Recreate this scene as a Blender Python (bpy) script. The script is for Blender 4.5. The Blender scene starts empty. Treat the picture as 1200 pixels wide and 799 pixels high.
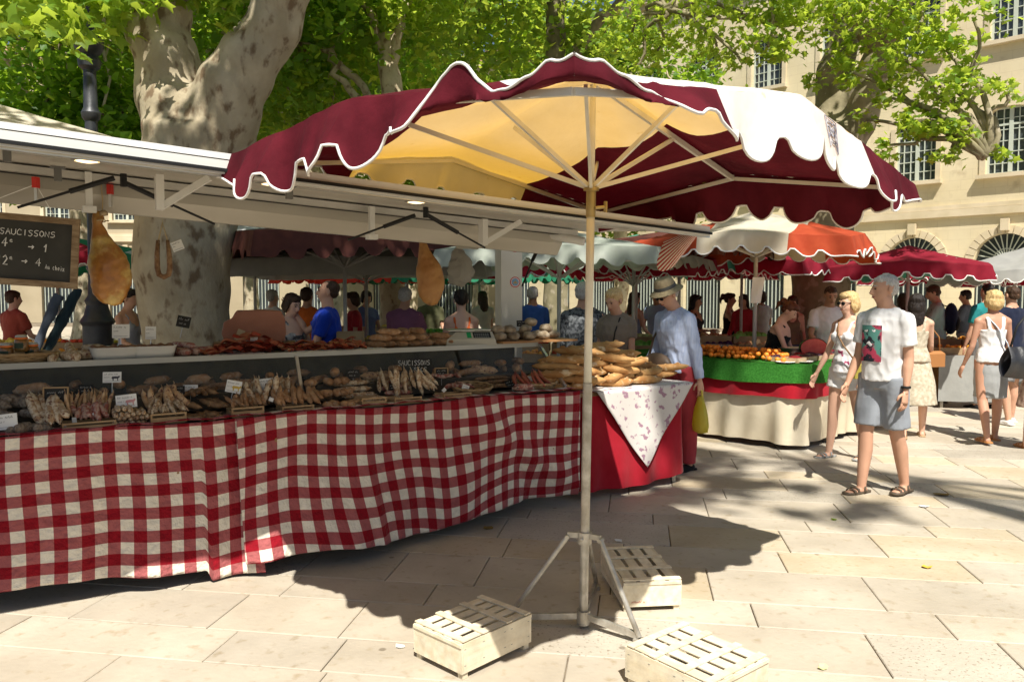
import bpy, bmesh, math, random
import numpy as np
from mathutils import Vector, Matrix, noise
S = bpy.context.scene
random.seed(7); np.random.seed(7)
R = math.radians
# ---------------------------------------------------------------- camera, sky, sun, exposure
FPX = 922.0; HOR = 343.0; CAMH = 1.65
PITCH = math.atan((399.5 - HOR) / FPX)
cd = bpy.data.cameras.new('camera'); cam = bpy.data.objects.new('camera', cd)
S.collection.objects.link(cam); S.camera = cam
cam.location = (0, 0, CAMH); cam.rotation_euler = (math.pi / 2 - PITCH, 0, 0)
cd.sensor_width = 36; cd.lens = FPX / 1200 * 36; cd.clip_end = 2000; cd.clip_start = .05
SUN = Vector((.085, -.655, 1)).normalized()
W = bpy.data.worlds.new('World'); S.world = W; W.use_nodes = True
nt = W.node_tree; bg = nt.nodes['Background']
sky = nt.nodes.new('ShaderNodeTexSky'); sky.sky_type = 'NISHITA'; sky.sun_disc = False
sky.sun_elevation = math.asin(SUN.z); sky.sun_rotation = math.atan2(SUN.x, SUN.y)
nt.links.new(sky.outputs[0], bg.inputs[0]); bg.inputs[1].default_value = .055
sl = bpy.data.lights.new('sun', 'SUN'); sl.energy = 5.0; sl.angle = R(.5); sl.color = (1, .95, .86)
so = bpy.data.objects.new('sun', sl); S.collection.objects.link(so)
so.rotation_euler = SUN.to_track_quat('Z', 'Y').to_euler()
S.view_settings.view_transform = 'Standard'; S.view_settings.look = 'None'
S.view_settings.exposure = .62; S.view_settings.gamma = 1
S.cycles.max_bounces = 8; S.cycles.transparent_max_bounces = 16

# ---------------------------------------------------------------- helpers
def at(px, py, Y):
    u = (px - 600) / FPX; v = (399.5 - py) / FPX
    c, s = math.cos(PITCH), math.sin(PITCH)
    d = Vector((u, c + v * s, -s + v * c)); k = Y / d.y
    return Vector((d.x * k, Y, CAMH + d.z * k))
def atz(px, py, z=0.):
    p = at(px, py, 1.); dz = p.z - CAMH
    return at(px, py, (z - CAMH) / dz)
COL = S.collection
_mat = {}
def thing(name, label, cat, loc=(0, 0, 0), rz=0., group=None):
    o = bpy.data.objects.new(name, None); COL.objects.link(o)
    o.location = loc; o.rotation_euler = (0, 0, rz)
    o.empty_display_size = .1
    tag(o, label, cat, group)
    return o
def tag(o, label=None, cat=None, group=None, kind=None):
    if label: o['label'] = label
    if cat: o['category'] = cat
    if group: o['group'] = group
    if kind: o['kind'] = kind
    return o
def wmat(o):
    m = Matrix.LocRotScale(o.location, o.rotation_euler, o.scale)
    return wmat(o.parent) @ m if o.parent else m
def kids(o): return [c for c in bpy.data.objects if c.parent is o]
def copy_thing(o, loc=None, rot=None, label=None, group=None, scale=None, children=None):
    r = o.copy(); COL.objects.link(r)
    if loc is not None: r.location = loc
    if rot is not None: r.rotation_euler = rot
    if scale is not None: r.scale = (scale,) * 3 if not hasattr(scale, '__len__') else scale
    if label: r['label'] = label
    if group: r['group'] = group
    for ch in (children if children is not None else (kids(o) if o.data is None else [])):
        c = ch.copy(); COL.objects.link(c); c.parent = r
    return r

class MB:
    def __init__(s): s.v = []; s.f = []; s.m = []; s.uv = {}
    def add(s, vs, fs, mi=0):
        b = len(s.v); s.v += [tuple(p) for p in vs]; s.f += [tuple(i + b for i in f) for f in fs]; s.m += [mi] * len(fs)
        return b
    def box(s, c, d, M=None, mi=0, ch=0.):
        x, y, z = d[0] / 2, d[1] / 2, d[2] / 2; c = Vector(c)
        if ch <= 0:
            vs = [Vector((i * x, j * y, k * z)) for i in (-1, 1) for j in (-1, 1) for k in (-1, 1)]
            fs = [(0, 1, 3, 2), (4, 6, 7, 5), (0, 4, 5, 1), (2, 3, 7, 6), (0, 2, 6, 4), (1, 5, 7, 3)]
        else:
            # top face chamfered
            vs = [Vector(p) for p in [(-x, -y, -z), (x, -y, -z), (x, y, -z), (-x, y, -z), (-x, -y, z - ch), (x, -y, z - ch), (x, y, z - ch), (-x, y, z - ch),
                  (-x + ch, -y + ch, z), (x - ch, -y + ch, z), (x - ch, y - ch, z), (-x + ch, y - ch, z)]]
            fs = [(3, 2, 1, 0)] + [(i, (i + 1) % 4, (i + 1) % 4 + 4, i + 4) for i in range(4)] + [(i + 4, (i + 1) % 4 + 4, (i + 1) % 4 + 8, i + 8) for i in range(4)] + [(8, 9, 10, 11)]
        if M is not None: vs = [M @ p for p in vs]
        s.add([c + p for p in vs], fs, mi); return s
    def beam(s, a, b, w, h, up=(0, 0, 1), mi=0):
        a, b = Vector(a), Vector(b); t = (b - a); L = t.length; t.normalize(); up = Vector(up)
        x = t.cross(up)
        if x.length < 1e-4: x = Vector((1, 0, 0))
        x.normalize(); u = x.cross(t)
        M = Matrix((x, t, u)).transposed()
        return s.box((a + b) / 2, (w, L, h), M, mi)
    def tube(s, pts, rad, n=10, side=None, cap=True, mi=0):
        pts = [Vector(p) for p in pts]; N = len(pts)
        if not hasattr(rad, '__len__'): rad = [rad] * N
        rad = [(r, r) if not hasattr(r, '__len__') else r for r in rad]
        vs = []; px = Vector(side) if side is not None else None
        for i, p in enumerate(pts):
            t = (pts[min(i + 1, N - 1)] - pts[max(i - 1, 0)])
            if t.length < 1e-9: t = Vector((0, 0, 1))
            t.normalize()
            if px is None:
                px = t.cross(Vector((0, 0, 1)))
                if px.length < .05: px = t.cross(Vector((0, 1, 0)))
            x = px - t * px.dot(t)
            if x.length < 1e-4: x = t.orthogonal()
            x.normalize(); y = t.cross(x)
            if side is None: px = x
            for k in range(n):
                a = 2 * math.pi * k / n
                vs.append(p + x * (rad[i][0] * math.cos(a)) + y * (rad[i][1] * math.sin(a)))
        fs = [(i * n + k, i * n + (k + 1) % n, (i + 1) * n + (k + 1) % n, (i + 1) * n + k) for i in range(N - 1) for k in range(n)]
        if cap:
            fs.append(tuple(reversed(range(n)))); fs.append(tuple((N - 1) * n + k for k in range(n)))
        s.add(vs, fs, mi); return s
    def sphere(s, c, r, n=10, m=7, M=None, mi=0):
        c = Vector(c); r = (r,) * 3 if not hasattr(r, '__len__') else r
        vs = [Vector((0, 0, -r[2]))]
        for i in range(1, m):
            th = math.pi * i / m
            for k in range(n):
                a = 2 * math.pi * k / n
                vs.append(Vector((r[0] * math.sin(th) * math.cos(a), r[1] * math.sin(th) * math.sin(a), -r[2] * math.cos(th))))
        vs.append(Vector((0, 0, r[2])))
        if M is not None: vs = [M @ p for p in vs]
        fs = [(0, 1 + (k + 1) % n, 1 + k) for k in range(n)]
        for i in range(m - 2):
            for k in range(n):
                a = 1 + i * n + k; b = 1 + i * n + (k + 1) % n
                fs.append((a, b, b + n, a + n))
        e = len(vs) - 1; o = 1 + (m - 2) * n
        fs += [(o + k, o + (k + 1) % n, e) for k in range(n)]
        s.add([c + p for p in vs], fs, mi); return s
    def lathe(s, prof, c=(0, 0, 0), n=14, mi=0):
        c = Vector(c); N = len(prof)
        vs = [c + Vector((r * math.cos(2 * math.pi * k / n), r * math.sin(2 * math.pi * k / n), z)) for r, z in prof for k in range(n)]
        fs = [(i * n + k, i * n + (k + 1) % n, (i + 1) * n + (k + 1) % n, (i + 1) * n + k) for i in range(N - 1) for k in range(n)]
        fs.append(tuple(reversed(range(n)))); fs.append(tuple((N - 1) * n + k for k in range(n)))
        s.add(vs, fs, mi); return s
    def grid(s, fn, nu, nv, mi=0, uv=None):
        b = len(s.v); fs = []
        vs = [fn(i / nu, j / nv) for j in range(nv + 1) for i in range(nu + 1)]
        for j in range(nv):
            for i in range(nu):
                a = j * (nu + 1) + i; fs.append((a, a + 1, a + nu + 2, a + nu + 1))
        s.add(vs, fs, mi)
        if uv:
            for j in range(nv + 1):
                for i in range(nu + 1): s.uv[b + j * (nu + 1) + i] = uv(i / nu, j / nv)
        return s
    def prism(s, poly, depth, fr=None, mi=0):
        # poly: 2D outline (x,z), extruded along +y by depth, mapped by fr (Matrix 4x4)
        n = len(poly); vs = [Vector((x, 0, z)) for x, z in poly] + [Vector((x, depth, z)) for x, z in poly]
        if fr is not None: vs = [fr @ p for p in vs]
        fs = [tuple(range(n)), tuple(reversed(range(n, 2 * n)))] + [(i, i + n, (i + 1) % n + n, (i + 1) % n) for i in range(n)]
        s.add(vs, fs, mi); return s
    def mesh(s, name, mats, smooth=False, inv=None):
        me = bpy.data.meshes.new(name)
        vs = s.v if inv is None else [tuple(inv @ Vector(p)) for p in s.v]
        me.from_pydata(vs, [], s.f)
        mats = mats if isinstance(mats, (list, tuple)) else [mats]
        for m in mats: me.materials.append(m)
        if len(mats) > 1: me.polygons.foreach_set('material_index', s.m)
        if smooth: me.polygons.foreach_set('use_smooth', [True] * len(me.polygons))
        if s.uv:
            L = me.uv_layers.new(name='UVMap')
            for l in me.loops:
                L.data[l.index].uv = s.uv.get(l.vertex_index, (0, 0))
        me.update(); return me
    def build(s, name, mats, parent=None, smooth=False, world=True, auto=None):
        inv = wmat(parent).inverted() if (parent is not None and world) else None
        me = s.mesh(name, mats, smooth, inv)
        if auto is not None:
            bm = bmesh.new(); bm.from_mesh(me)
            for e in bm.edges:
                e.smooth = not (len(e.link_faces) == 2 and e.calc_face_angle(0) > auto)
            for f in bm.faces: f.smooth = True
            bm.to_mesh(me); bm.free()
        o = bpy.data.objects.new(name, me); COL.objects.link(o)
        if parent is not None: o.parent = parent
        return o

def remesh(mb, vox, sm=2, disp=None):
    me = mb.mesh('tmp', []); 
    bm = bmesh.new(); bm.from_mesh(me); bmesh.ops.triangulate(bm, faces=bm.faces); bmesh.ops.recalc_face_normals(bm, faces=bm.faces); bm.to_mesh(me); bm.free()
    o = bpy.data.objects.new('tmp', me); COL.objects.link(o)
    m = o.modifiers.new('r', 'REMESH'); m.mode = 'VOXEL'; m.voxel_size = vox
    if sm:
        m2 = o.modifiers.new('s', 'SMOOTH'); m2.factor = .5; m2.iterations = sm
    dg = bpy.context.evaluated_depsgraph_get()
    r = bpy.data.meshes.new_from_object(o.evaluated_get(dg)); 
    bpy.data.objects.remove(o); bpy.data.meshes.remove(me)
    n = len(r.vertices); co = np.empty(n * 3); r.vertices.foreach_get('co', co)
    out = MB(); co = co.reshape(-1, 3)
    if disp:
        no = np.empty(n * 3); r.vertices.foreach_get('normal', no); no = no.reshape(-1, 3)
        for i in range(n):
            co[i] += no[i] * disp(Vector(co[i]))
    out.v = [tuple(p) for p in co]; out.f = [tuple(p.vertices) for p in r.polygons]; out.m = [0] * len(out.f)
    bpy.data.meshes.remove(r)
    return out

# ---------------------------------------------------------------- materials
def mat(name, c1, c2=None, scale=6., rough=.75, bump=0., bscale=None, metal=0., spec=.3, transl=None, per=0., ramp=(.35, .65), coord='Object', detail=5, island=0., alpha=1., stretch=None, sheen=0., c3=None, c3s=1., c3r=(.55, .62)):
    if name in _mat: return _mat[name]
    m = bpy.data.materials.new(name); m.use_nodes = True; n = m.node_tree.nodes; l = m.node_tree.links
    b = n['Principled BSDF']; b.inputs['Roughness'].default_value = rough; b.inputs['Metallic'].default_value = metal
    b.inputs['Specular IOR Level'].default_value = spec
    if sheen: b.inputs['Sheen Weight'].default_value = sheen
    c1 = tuple(c1) + (1,); tc = n.new('ShaderNodeTexCoord'); src = tc.outputs[coord]
    if stretch:
        mp = n.new('ShaderNodeMapping'); mp.inputs['Scale'].default_value = stretch; l.new(src, mp.inputs[0]); src = mp.outputs[0]
    if per and coord == 'Object':
        oi = n.new('ShaderNodeObjectInfo'); ad = n.new('ShaderNodeVectorMath'); ad.operation = 'ADD'
        ml = n.new('ShaderNodeMath'); ml.operation = 'MULTIPLY'; ml.inputs[1].default_value = 37.
        l.new(oi.outputs['Random'], ml.inputs[0]); l.new(src, ad.inputs[0]); l.new(ml.outputs[0], ad.inputs[1]); src = ad.outputs[0]
    col = None
    if c2 is not None:
        nz = n.new('ShaderNodeTexNoise'); nz.inputs['Scale'].default_value = scale; nz.inputs['Detail'].default_value = detail
        l.new(src, nz.inputs['Vector']); cr = n.new('ShaderNodeValToRGB')
        cr.color_ramp.elements[0].position = ramp[0]; cr.color_ramp.elements[1].position = ramp[1]
        cr.color_ramp.elements[0].color = c1; cr.color_ramp.elements[1].color = tuple(c2) + (1,)
        l.new(nz.outputs['Fac'], cr.inputs[0]); col = cr.outputs[0]
    if c3 is not None:
        nz = n.new('ShaderNodeTexNoise'); nz.inputs['Scale'].default_value = c3s; nz.inputs['Detail'].default_value = 6
        l.new(src, nz.inputs['Vector']); cr = n.new('ShaderNodeValToRGB')
        cr.color_ramp.elements[0].position = c3r[0]; cr.color_ramp.elements[1].position = c3r[1]
        l.new(nz.outputs['Fac'], cr.inputs[0]); mx = n.new('ShaderNodeMixRGB'); l.new(cr.outputs[0], mx.inputs[0])
        if col: l.new(col, mx.inputs[1])
        else: mx.inputs[1].default_value = c1
        mx.inputs[2].default_value = tuple(c3) + (1,); col = mx.outputs[0]
    if per or island:
        hs = n.new('ShaderNodeHueSaturation')
        if col: l.new(col, hs.inputs['Color'])
        else: hs.inputs['Color'].default_value = c1
        mr = n.new('ShaderNodeMapRange'); k = per or island
        mr.inputs['To Min'].default_value = 1 - k; mr.inputs['To Max'].default_value = 1 + k
        if per: l.new(oi.outputs['Random'] if coord == 'Object' else n.new('ShaderNodeObjectInfo').outputs['Random'], mr.inputs[0])
        else: l.new(n.new('ShaderNodeNewGeometry').outputs['Random Per Island'], mr.inputs[0])
        l.new(mr.outputs[0], hs.inputs['Value']); col = hs.outputs[0]
    if col: l.new(col, b.inputs['Base Color'])
    else: b.inputs['Base Color'].default_value = c1
    if bump:
        nb = n.new('ShaderNodeTexNoise'); nb.inputs['Scale'].default_value = bscale or scale * 3; nb.inputs['Detail'].default_value = 6
        l.new(src, nb.inputs['Vector']); bp = n.new('ShaderNodeBump'); bp.inputs['Strength'].default_value = bump; bp.inputs['Distance'].default_value = .01
        l.new(nb.outputs['Fac'], bp.inputs['Height']); l.new(bp.outputs[0], b.inputs['Normal'])
    out = n['Material Output']
    if transl:
        tr = n.new('ShaderNodeBsdfTranslucent'); tr.inputs[0].default_value = tuple(transl[0]) + (1,)
        mx = n.new('ShaderNodeMixShader'); mx.inputs[0].default_value = transl[1]
        l.new(b.outputs[0], mx.inputs[1]); l.new(tr.outputs[0], mx.inputs[2]); l.new(mx.outputs[0], out.inputs[0])
    if alpha < 1:
        tr = n.new('ShaderNodeBsdfTransparent'); mx = n.new('ShaderNodeMixShader'); mx.inputs[0].default_value = alpha
        l.new(tr.outputs[0], mx.inputs[1]); l.new(b.outputs[0], mx.inputs[2]); l.new(mx.outputs[0], out.inputs[0])
    _mat[name] = m; return m
def emis(name, c, s):
    m = mat(name, c); b = m.node_tree.nodes['Principled BSDF']; b.inputs['Emission Color'].default_value = tuple(c) + (1,); b.inputs['Emission Strength'].default_value = s; return m

STONE = mat('paving limestone', (.44, .38, .29), (.56, .50, .405), 1.6, .62, .3, 30, spec=.35, per=.08, ramp=(.25, .75), c3=(.40, .33, .23), c3s=16, c3r=(.58, .74))
STONE2 = mat('paving ochre', (.49, .40, .27), (.57, .495, .37), 2.2, .65, .35, 34, spec=.35, per=.08, ramp=(.3, .7), c3=(.43, .34, .21), c3s=24, c3r=(.58, .72))
STONE3 = mat('paving grey', (.42, .375, .30), (.53, .48, .395), 2., .62, .4, 36, spec=.35, per=.10, ramp=(.3, .7), c3=(.28, .24, .18), c3s=60, c3r=(.60, .66))
JOINT = mat('joint dirt', (.15, .12, .085), (.27, .22, .16), 5, .9)
BURG = mat('burgundy canvas', (.075, .005, .011), (.12, .010, .019), 5, .85, .6, 16, spec=.15, transl=((.25, .01, .02), .05))
WHITEC = mat('white canvas', (.90, .89, .86), (.92, .915, .89), 5, .85, .3, 22, spec=.15, transl=((1.0, .55, .06), .32), c3=(.74, .68, .55), c3s=14, c3r=(.68, .76))
TRIM = mat('white piping', (.82, .8, .76), rough=.8)
GALV = mat('galvanised tube', (.42, .38, .31), (.62, .59, .52), 14, .45, .15, 40, metal=.55, spec=.5)
CREAM = mat('cream painted tube', (.66, .63, .52), (.76, .73, .63), 6, .4, 0, metal=.15, spec=.5)
BRASS = mat('worn brass', (.42, .32, .12), (.5, .4, .2), 10, .4, 0, metal=.7)
PINE = mat('pale crate wood', (.76, .65, .45), (.86, .78, .60), 3, .7, .2, 60, per=.10, stretch=(1, 9, 9))
BARK = mat('plane bark', (.40, .33, .215), (.54, .465, .33), 5, .9, .9, 26, c3=(.21, .145, .085), c3s=8, c3r=(.54, .66), ramp=(.3, .7), stretch=(1, 1, .6))
BARKG = mat('mossy bark', (.17, .15, .085), (.31, .27, .17), 3.5, .95, .7, 16, c3=(.36, .31, .22), c3s=4, c3r=(.56, .6))
LEAF = mat('leaf', (.075, .165, .014), (.12, .24, .028), 1.5, .5, spec=.35, transl=((.66, .80, .08), .52), island=.35)
LEAFD = mat('deep leaf', (.055, .13, .014), (.09, .19, .024), 1.5, .5, spec=.35, transl=((.48, .70, .05), .5), island=.35)
WMETAL = mat('white enamel', (.66, .66, .62), (.72, .71, .66), 3, .38, 0, spec=.5)
CEIL = mat('awning underside', (.42, .39, .32), (.50, .47, .40), 1.2, .32, .05, 6, spec=.6, stretch=(1, 6, 1))
ALU = mat('aluminium rail', (.6, .6, .57), (.7, .69, .65), 8, .3, metal=.8)
DARK = mat('dark steel', (.03, .03, .03), (.05, .05, .045), 5, .4)
BLACK = mat('black plastic', (.012, .012, .012), rough=.5)
WOOD = mat('brown wood', (.16, .085, .035), (.26, .15, .07), 5, .6, .2, 40, stretch=(1, 8, 8))
TRAYW = mat('tray wood', (.33, .21, .10), (.44, .30, .16), 6, .65, .2, 40)
SLATE = mat('slate board', (.022, .022, .02), (.045, .043, .04), 5, .8)
CHALK = mat('chalk', (.78, .78, .74), rough=.95)
INK = mat('printed ink', (.05, .05, .06), rough=.8)
REDINK = mat('red ink', (.5, .03, .03), rough=.8)
CARD = mat('white card', (.80, .80, .76), rough=.7)
def skin(c): return mat('skin %.2f' % c[0], c, tuple(x * 1.12 for x in c), 8, .5, .05, 60, spec=.35)
SK1 = skin((.52, .29, .19)); SK2 = skin((.42, .22, .13)); SK3 = skin((.62, .37, .26)); SK4 = skin((.30, .15, .09))
def cloth(nm, c, k=1.15, tr=None): return mat(nm, c, tuple(min(.9, x * k) for x in c), 7, .88, .35, 22, spec=.12, transl=tr, sheen=.1)
HWHITE = mat('grey hair', (.38, .36, .33), (.58, .56, .52), 40, .7, .5, 90, stretch=(3, 3, 1))
HBLOND = mat('blond hair', (.50, .32, .12), (.72, .53, .27), 40, .6, .6, 90, stretch=(3, 3, 1))
HBROWN = mat('brown hair', (.035, .018, .01), (.08, .04, .02), 40, .5, .6, 90, stretch=(3, 3, 1))
HDARK = mat('black hair', (.012, .009, .008), (.03, .022, .018), 40, .5, .6, 90, stretch=(3, 3, 1))

def stain(m, amt=.16, sc=.9, gum=0.):
    n = m.node_tree.nodes; l = m.node_tree.links; b = n['Principled BSDF']; lk = b.inputs['Base Color'].links[0].from_socket
    g = n.new('ShaderNodeNewGeometry'); z = n.new('ShaderNodeTexNoise'); z.inputs['Scale'].default_value = sc; z.inputs['Detail'].default_value = 7; z.inputs['Roughness'].default_value = .65; l.new(g.outputs['Position'], z.inputs[0])
    r = n.new('ShaderNodeMapRange'); r.inputs[1].default_value = .35; r.inputs[2].default_value = .65; r.inputs[3].default_value = 1 - amt; r.inputs[4].default_value = 1.03; l.new(z.outputs[0], r.inputs[0])
    x = n.new('ShaderNodeMixRGB'); x.blend_type = 'MULTIPLY'; x.inputs[0].default_value = 1; l.new(lk, x.inputs[1]); l.new(r.outputs[0], x.inputs[2]); o = x.outputs[0]
    if gum:
        v = n.new('ShaderNodeTexVoronoi'); v.inputs['Scale'].default_value = 2.6; l.new(g.outputs['Position'], v.inputs[0]); c = n.new('ShaderNodeValToRGB'); c.color_ramp.elements[0].position = .035; c.color_ramp.elements[1].position = .055; c.color_ramp.elements[0].color = (.45, .42, .38, 1); c.color_ramp.elements[1].color = (1, 1, 1, 1); l.new(v.outputs['Distance'], c.inputs[0])
        y = n.new('ShaderNodeMixRGB'); y.blend_type = 'MULTIPLY'; y.inputs[0].default_value = gum; l.new(o, y.inputs[1]); l.new(c.outputs[0], y.inputs[2]); o = y.outputs[0]
    l.new(o, b.inputs['Base Color'])
for m_ in (STONE, STONE2, STONE3): stain(m_, .17, 1.3, .8)
stain(BURG, .22, 3.5); stain(WHITEC, .10, 4.); stain(PINE, .22, 9.); stain(BARK, .25, 1.2); stain(GALV, .25, 14)
# ---------------------------------------------------------------- ground
g = MB(); g.add([(-400, -60, -.014), (400, -60, -.014), (400, 600, -.014), (-400, 600, -.014)], [(0, 1, 2, 3)])
GROUND = g.build('ground', JOINT); tag(GROUND, kind='structure')
pave = thing('pavement', None, None); tag(pave, kind='structure')
RA = Vector((.987, -.158, 0)).normalized(); RB = Vector((-RA.y, RA.x, 0))
slabs = []; rw = [.46, .28, .52, .34, .44, .30, .50, .38]
rng = random.Random(3)
b = 1.9; i = 0
while b < 34:
    w = rw[i % 8] * rng.uniform(.95, 1.05); i += 1
    a = -.8 * b - 4 - rng.random()
    amax = .95 * b + 3.5
    while a < amax:
        L = rng.choice([.55, .7, .8, .95, 1.1]) * rng.uniform(.92, 1.08)
        slabs.append((a, b, L, w)); a += L
    b += w
def slabmb(mb, a, b, L, w):
    j = .003; z = rng.uniform(-.0015, .0015); e = .004
    P = lambda x, y, zz: RA * x + RB * y + Vector((0, 0, zz))
    x0, x1, y0, y1 = a + j, a + L - j, b + j, b + w - j
    vs = [P(x0, y0, -.05), P(x1, y0, -.05), P(x1, y1, -.05), P(x0, y1, -.05), P(x0, y0, z - e), P(x1, y0, z - e), P(x1, y1, z - e), P(x0, y1, z - e),
          P(x0 + e, y0 + e, z), P(x1 - e, y0 + e, z), P(x1 - e, y1 - e, z), P(x0 + e, y1 - e, z)]
    fs = [(i, (i + 1) % 4, (i + 1) % 4 + 4, i + 4) for i in range(4)] + [(i + 4, (i + 1) % 4 + 4, (i + 1) % 4 + 8, i + 8) for i in range(4)] + [(8, 9, 10, 11)]
    mb.add(vs, fs)
def vis(s):
    c = RA * (s[0] + s[2] / 2) + RB * (s[1] + s[3] / 2)
    px = 600 + FPX * c.x / c.y; py = HOR + CAMH * FPX / c.y
    if py > 860 or px < -80 or px > 1290: return None
    # hidden behind the long stall front
    t = c.x * .533 - c.y * .846 + (2.6 * .533 + 4.0 * .846)
    if t < -.5 and c.x < .4: return None
    return c.y
cand = sorted([s for s in slabs if vis(s)], key=vis)[:296]
cs = set(cand); rest = MB()
for s in slabs:
    if s in cs:
        m = MB(); slabmb(m, *s)
        m.build('paving_slab', rng.choice([STONE, STONE, STONE, STONE2, STONE3]), pave)
    else: slabmb(rest, *s)
o = rest.build('paving_slabs_beyond', STONE, pave); o['kind'] = 'stuff'
# small litter
for k, (px, py, sz, c, lab, nm, cat) in enumerate([
    (1083, 594, .07, CARD, 'crumpled white and pink paper scrap on the paving right of the sandals', 'paper_scrap', 'litter'),
    (725, 634, .05, CARD, 'small white paper scrap in the parasol shade beside the rear crate', 'paper_scrap', 'litter'),
    (1086, 665, .05, mat('yellow leaf', (.6, .42, .06), rough=.8), 'small yellow fallen leaf on the sunlit slabs', 'fallen_leaf', 'leaf'),
    (572, 619, .08, mat('dry leaf', (.28, .19, .05), rough=.8), 'dry brown curled leaf in the shade under the chequered cloth', 'fallen_leaf', 'leaf'),
    (470, 758, .04, CARD, 'tiny pale scrap on the paving left of the front crate', 'paper_scrap', 'litter'),
    (964, 783, .04, mat('pale leaf', (.6, .6, .3), rough=.8), 'tiny pale green leaf fallen near the right crate', 'fallen_leaf', 'leaf'),
    (1102, 580, .11, mat('dry leaf', (.28, .19, .05)), 'dark dried leaf lying on the joint behind the paper scrap', 'fallen_leaf', 'leaf'),
    (977, 609, .05, LEAF, 'small green leaf in the dappled shade on the paving', 'fallen_leaf', 'leaf')]):
    p = atz(px, py, .0); m = MB(); r2 = random.Random(k)
    n = 7; vs = [Vector((0, 0, .006))]
    for q in range(n):
        a = 6.283 * q / n; r = sz * .5 * r2.uniform(.6, 1.1); vs.append(Vector((r * math.cos(a) * 1.3, r * math.sin(a), .004 + .012 * r2.random())))
    m.add([v + p for v in vs], [(0, 1 + q, 1 + (q + 1) % n) for q in range(n)])
    m.add([v + p - Vector((0, 0, .0025)) for v in vs], [(0, 1 + (q + 1) % n, 1 + q) for q in range(n)])
    tag(m.build(nm, c), lab, cat)

# ---------------------------------------------------------------- stone building with rows of windows
WALL = mat('ochre limestone wall', (.70, .59, .375), (.78, .68, .47), .5, .9, .2, 18, c3=(.54, .44, .28), c3s=1.6, c3r=(.6, .75), ramp=(.3, .7))
def blocks(m, w=.75, h=.36, k=.35):
    n = m.node_tree.nodes; l = m.node_tree.links; b = n['Principled BSDF']; lk = b.inputs['Base Color'].links[0].from_socket
    tc = n.new('ShaderNodeTexCoord'); sp = n.new('ShaderNodeSeparateXYZ'); cb_ = n.new('ShaderNodeCombineXYZ'); l.new(tc.outputs['Object'], sp.inputs[0]); l.new(sp.outputs[0], cb_.inputs[0]); l.new(sp.outputs[2], cb_.inputs[1])
    t = n.new('ShaderNodeTexBrick'); t.inputs['Scale'].default_value = 1; t.inputs['Brick Width'].default_value = w; t.inputs['Row Height'].default_value = h; t.inputs['Mortar Size'].default_value = .012; t.inputs['Color1'].default_value = (1, 1, 1, 1); t.inputs['Color2'].default_value = (.86, .85, .82, 1); t.inputs['Mortar'].default_value = (.6, .55, .5, 1); l.new(cb_.outputs[0], t.inputs[0])
    x = n.new('ShaderNodeMixRGB'); x.blend_type = 'MULTIPLY'; x.inputs[0].default_value = k; l.new(lk, x.inputs[1]); l.new(t.outputs[0], x.inputs[2]); l.new(x.outputs[0], b.inputs['Base Color'])
blocks(WALL, k=.22); stain(WALL, .14, .35)
TRIMS = mat('dressed stone', (.56, .47, .31), (.66, .56, .40), 1.5, .85, .2, 25)
ROOFT = mat('clay roof', (.33, .17, .09), (.45, .26, .15), 6, .9)
GLASSD = mat('window glass', (.03, .04, .045), (.07, .08, .085), 1.2, .12, spec=.6)
FRAMEG = mat('pale grey-green paint', (.50, .54, .46), rough=.6)
CURT = mat('net curtain', (.45, .42, .36), rough=.9)
IRON = mat('wrought iron', (.05, .05, .05), rough=.5)
def win_unit(mb_unused, bld, cx, z0, w, h, cols=6, rows=6, depth=.28):
    f = MB()   # frame and glazing bars of one window
    t = .07
    for x in (cx - w / 2 + t / 2, cx + w / 2 - t / 2): f.box((x, depth - .05, z0 + h / 2), (t, .07, h))
    for z in (z0 + t / 2, z0 + h - t / 2): f.box((cx, depth - .055, z), (w - 2 * t, .06, t))
    f.box((cx, depth - .06, z0 + h / 2), (.13, .07, h - 2 * t)); f.box((cx, depth - .052, z0 + h * .74), (w - 2 * t, .055, .07))
    for k in range(1, cols):
        if k != cols // 2: f.box((cx - w / 2 + w * k / cols, depth - .045, z0 + h / 2), (.035, .04, h - 2 * t))
    for k in range(1, rows): f.box((cx, depth - .048, z0 + h * k / rows), (w - 2 * t, .04, .03))
    fo = f.build('window', FRAMEG, bld, world=False)
    p = MB(); p.add([(cx - w / 2, depth, z0), (cx + w / 2, depth, z0), (cx + w / 2, depth, z0 + h), (cx - w / 2, depth, z0 + h)], [(0, 1, 2, 3)])
    g = p.build('pane', GLASSD, fo, world=False)
    s = MB(); s.box((cx, -.06, z0 - .07), (w + .5, .34, .14)); s.build('sill', TRIMS, fo, world=False)
def arch_top(mb, cx, w, z, ztop, y0, y1, rise, n=12):
    # solid above a segmental arch: bottom follows the arch
    pts = []
    for k in range(n + 1):
        u = -1 + 2 * k / n; pts.append((cx + u * w / 2, z + rise * math.sqrt(max(0, 1 - u * u))))
    for k in range(n):
        (xa, za), (xb, zb) = pts[k], pts[k + 1]
        vs = [(xa, y0, za), (xb, y0, zb), (xb, y0, ztop), (xa, y0, ztop), (xa, y1, za), (xb, y1, zb)]
        mb.add(vs, [(0, 1, 2, 3), (0, 4, 5, 1)])
WALL2 = mat('dull far wall', (.36, .30, .20), (.45, .38, .26), .5, .9, .2, 18)
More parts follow.
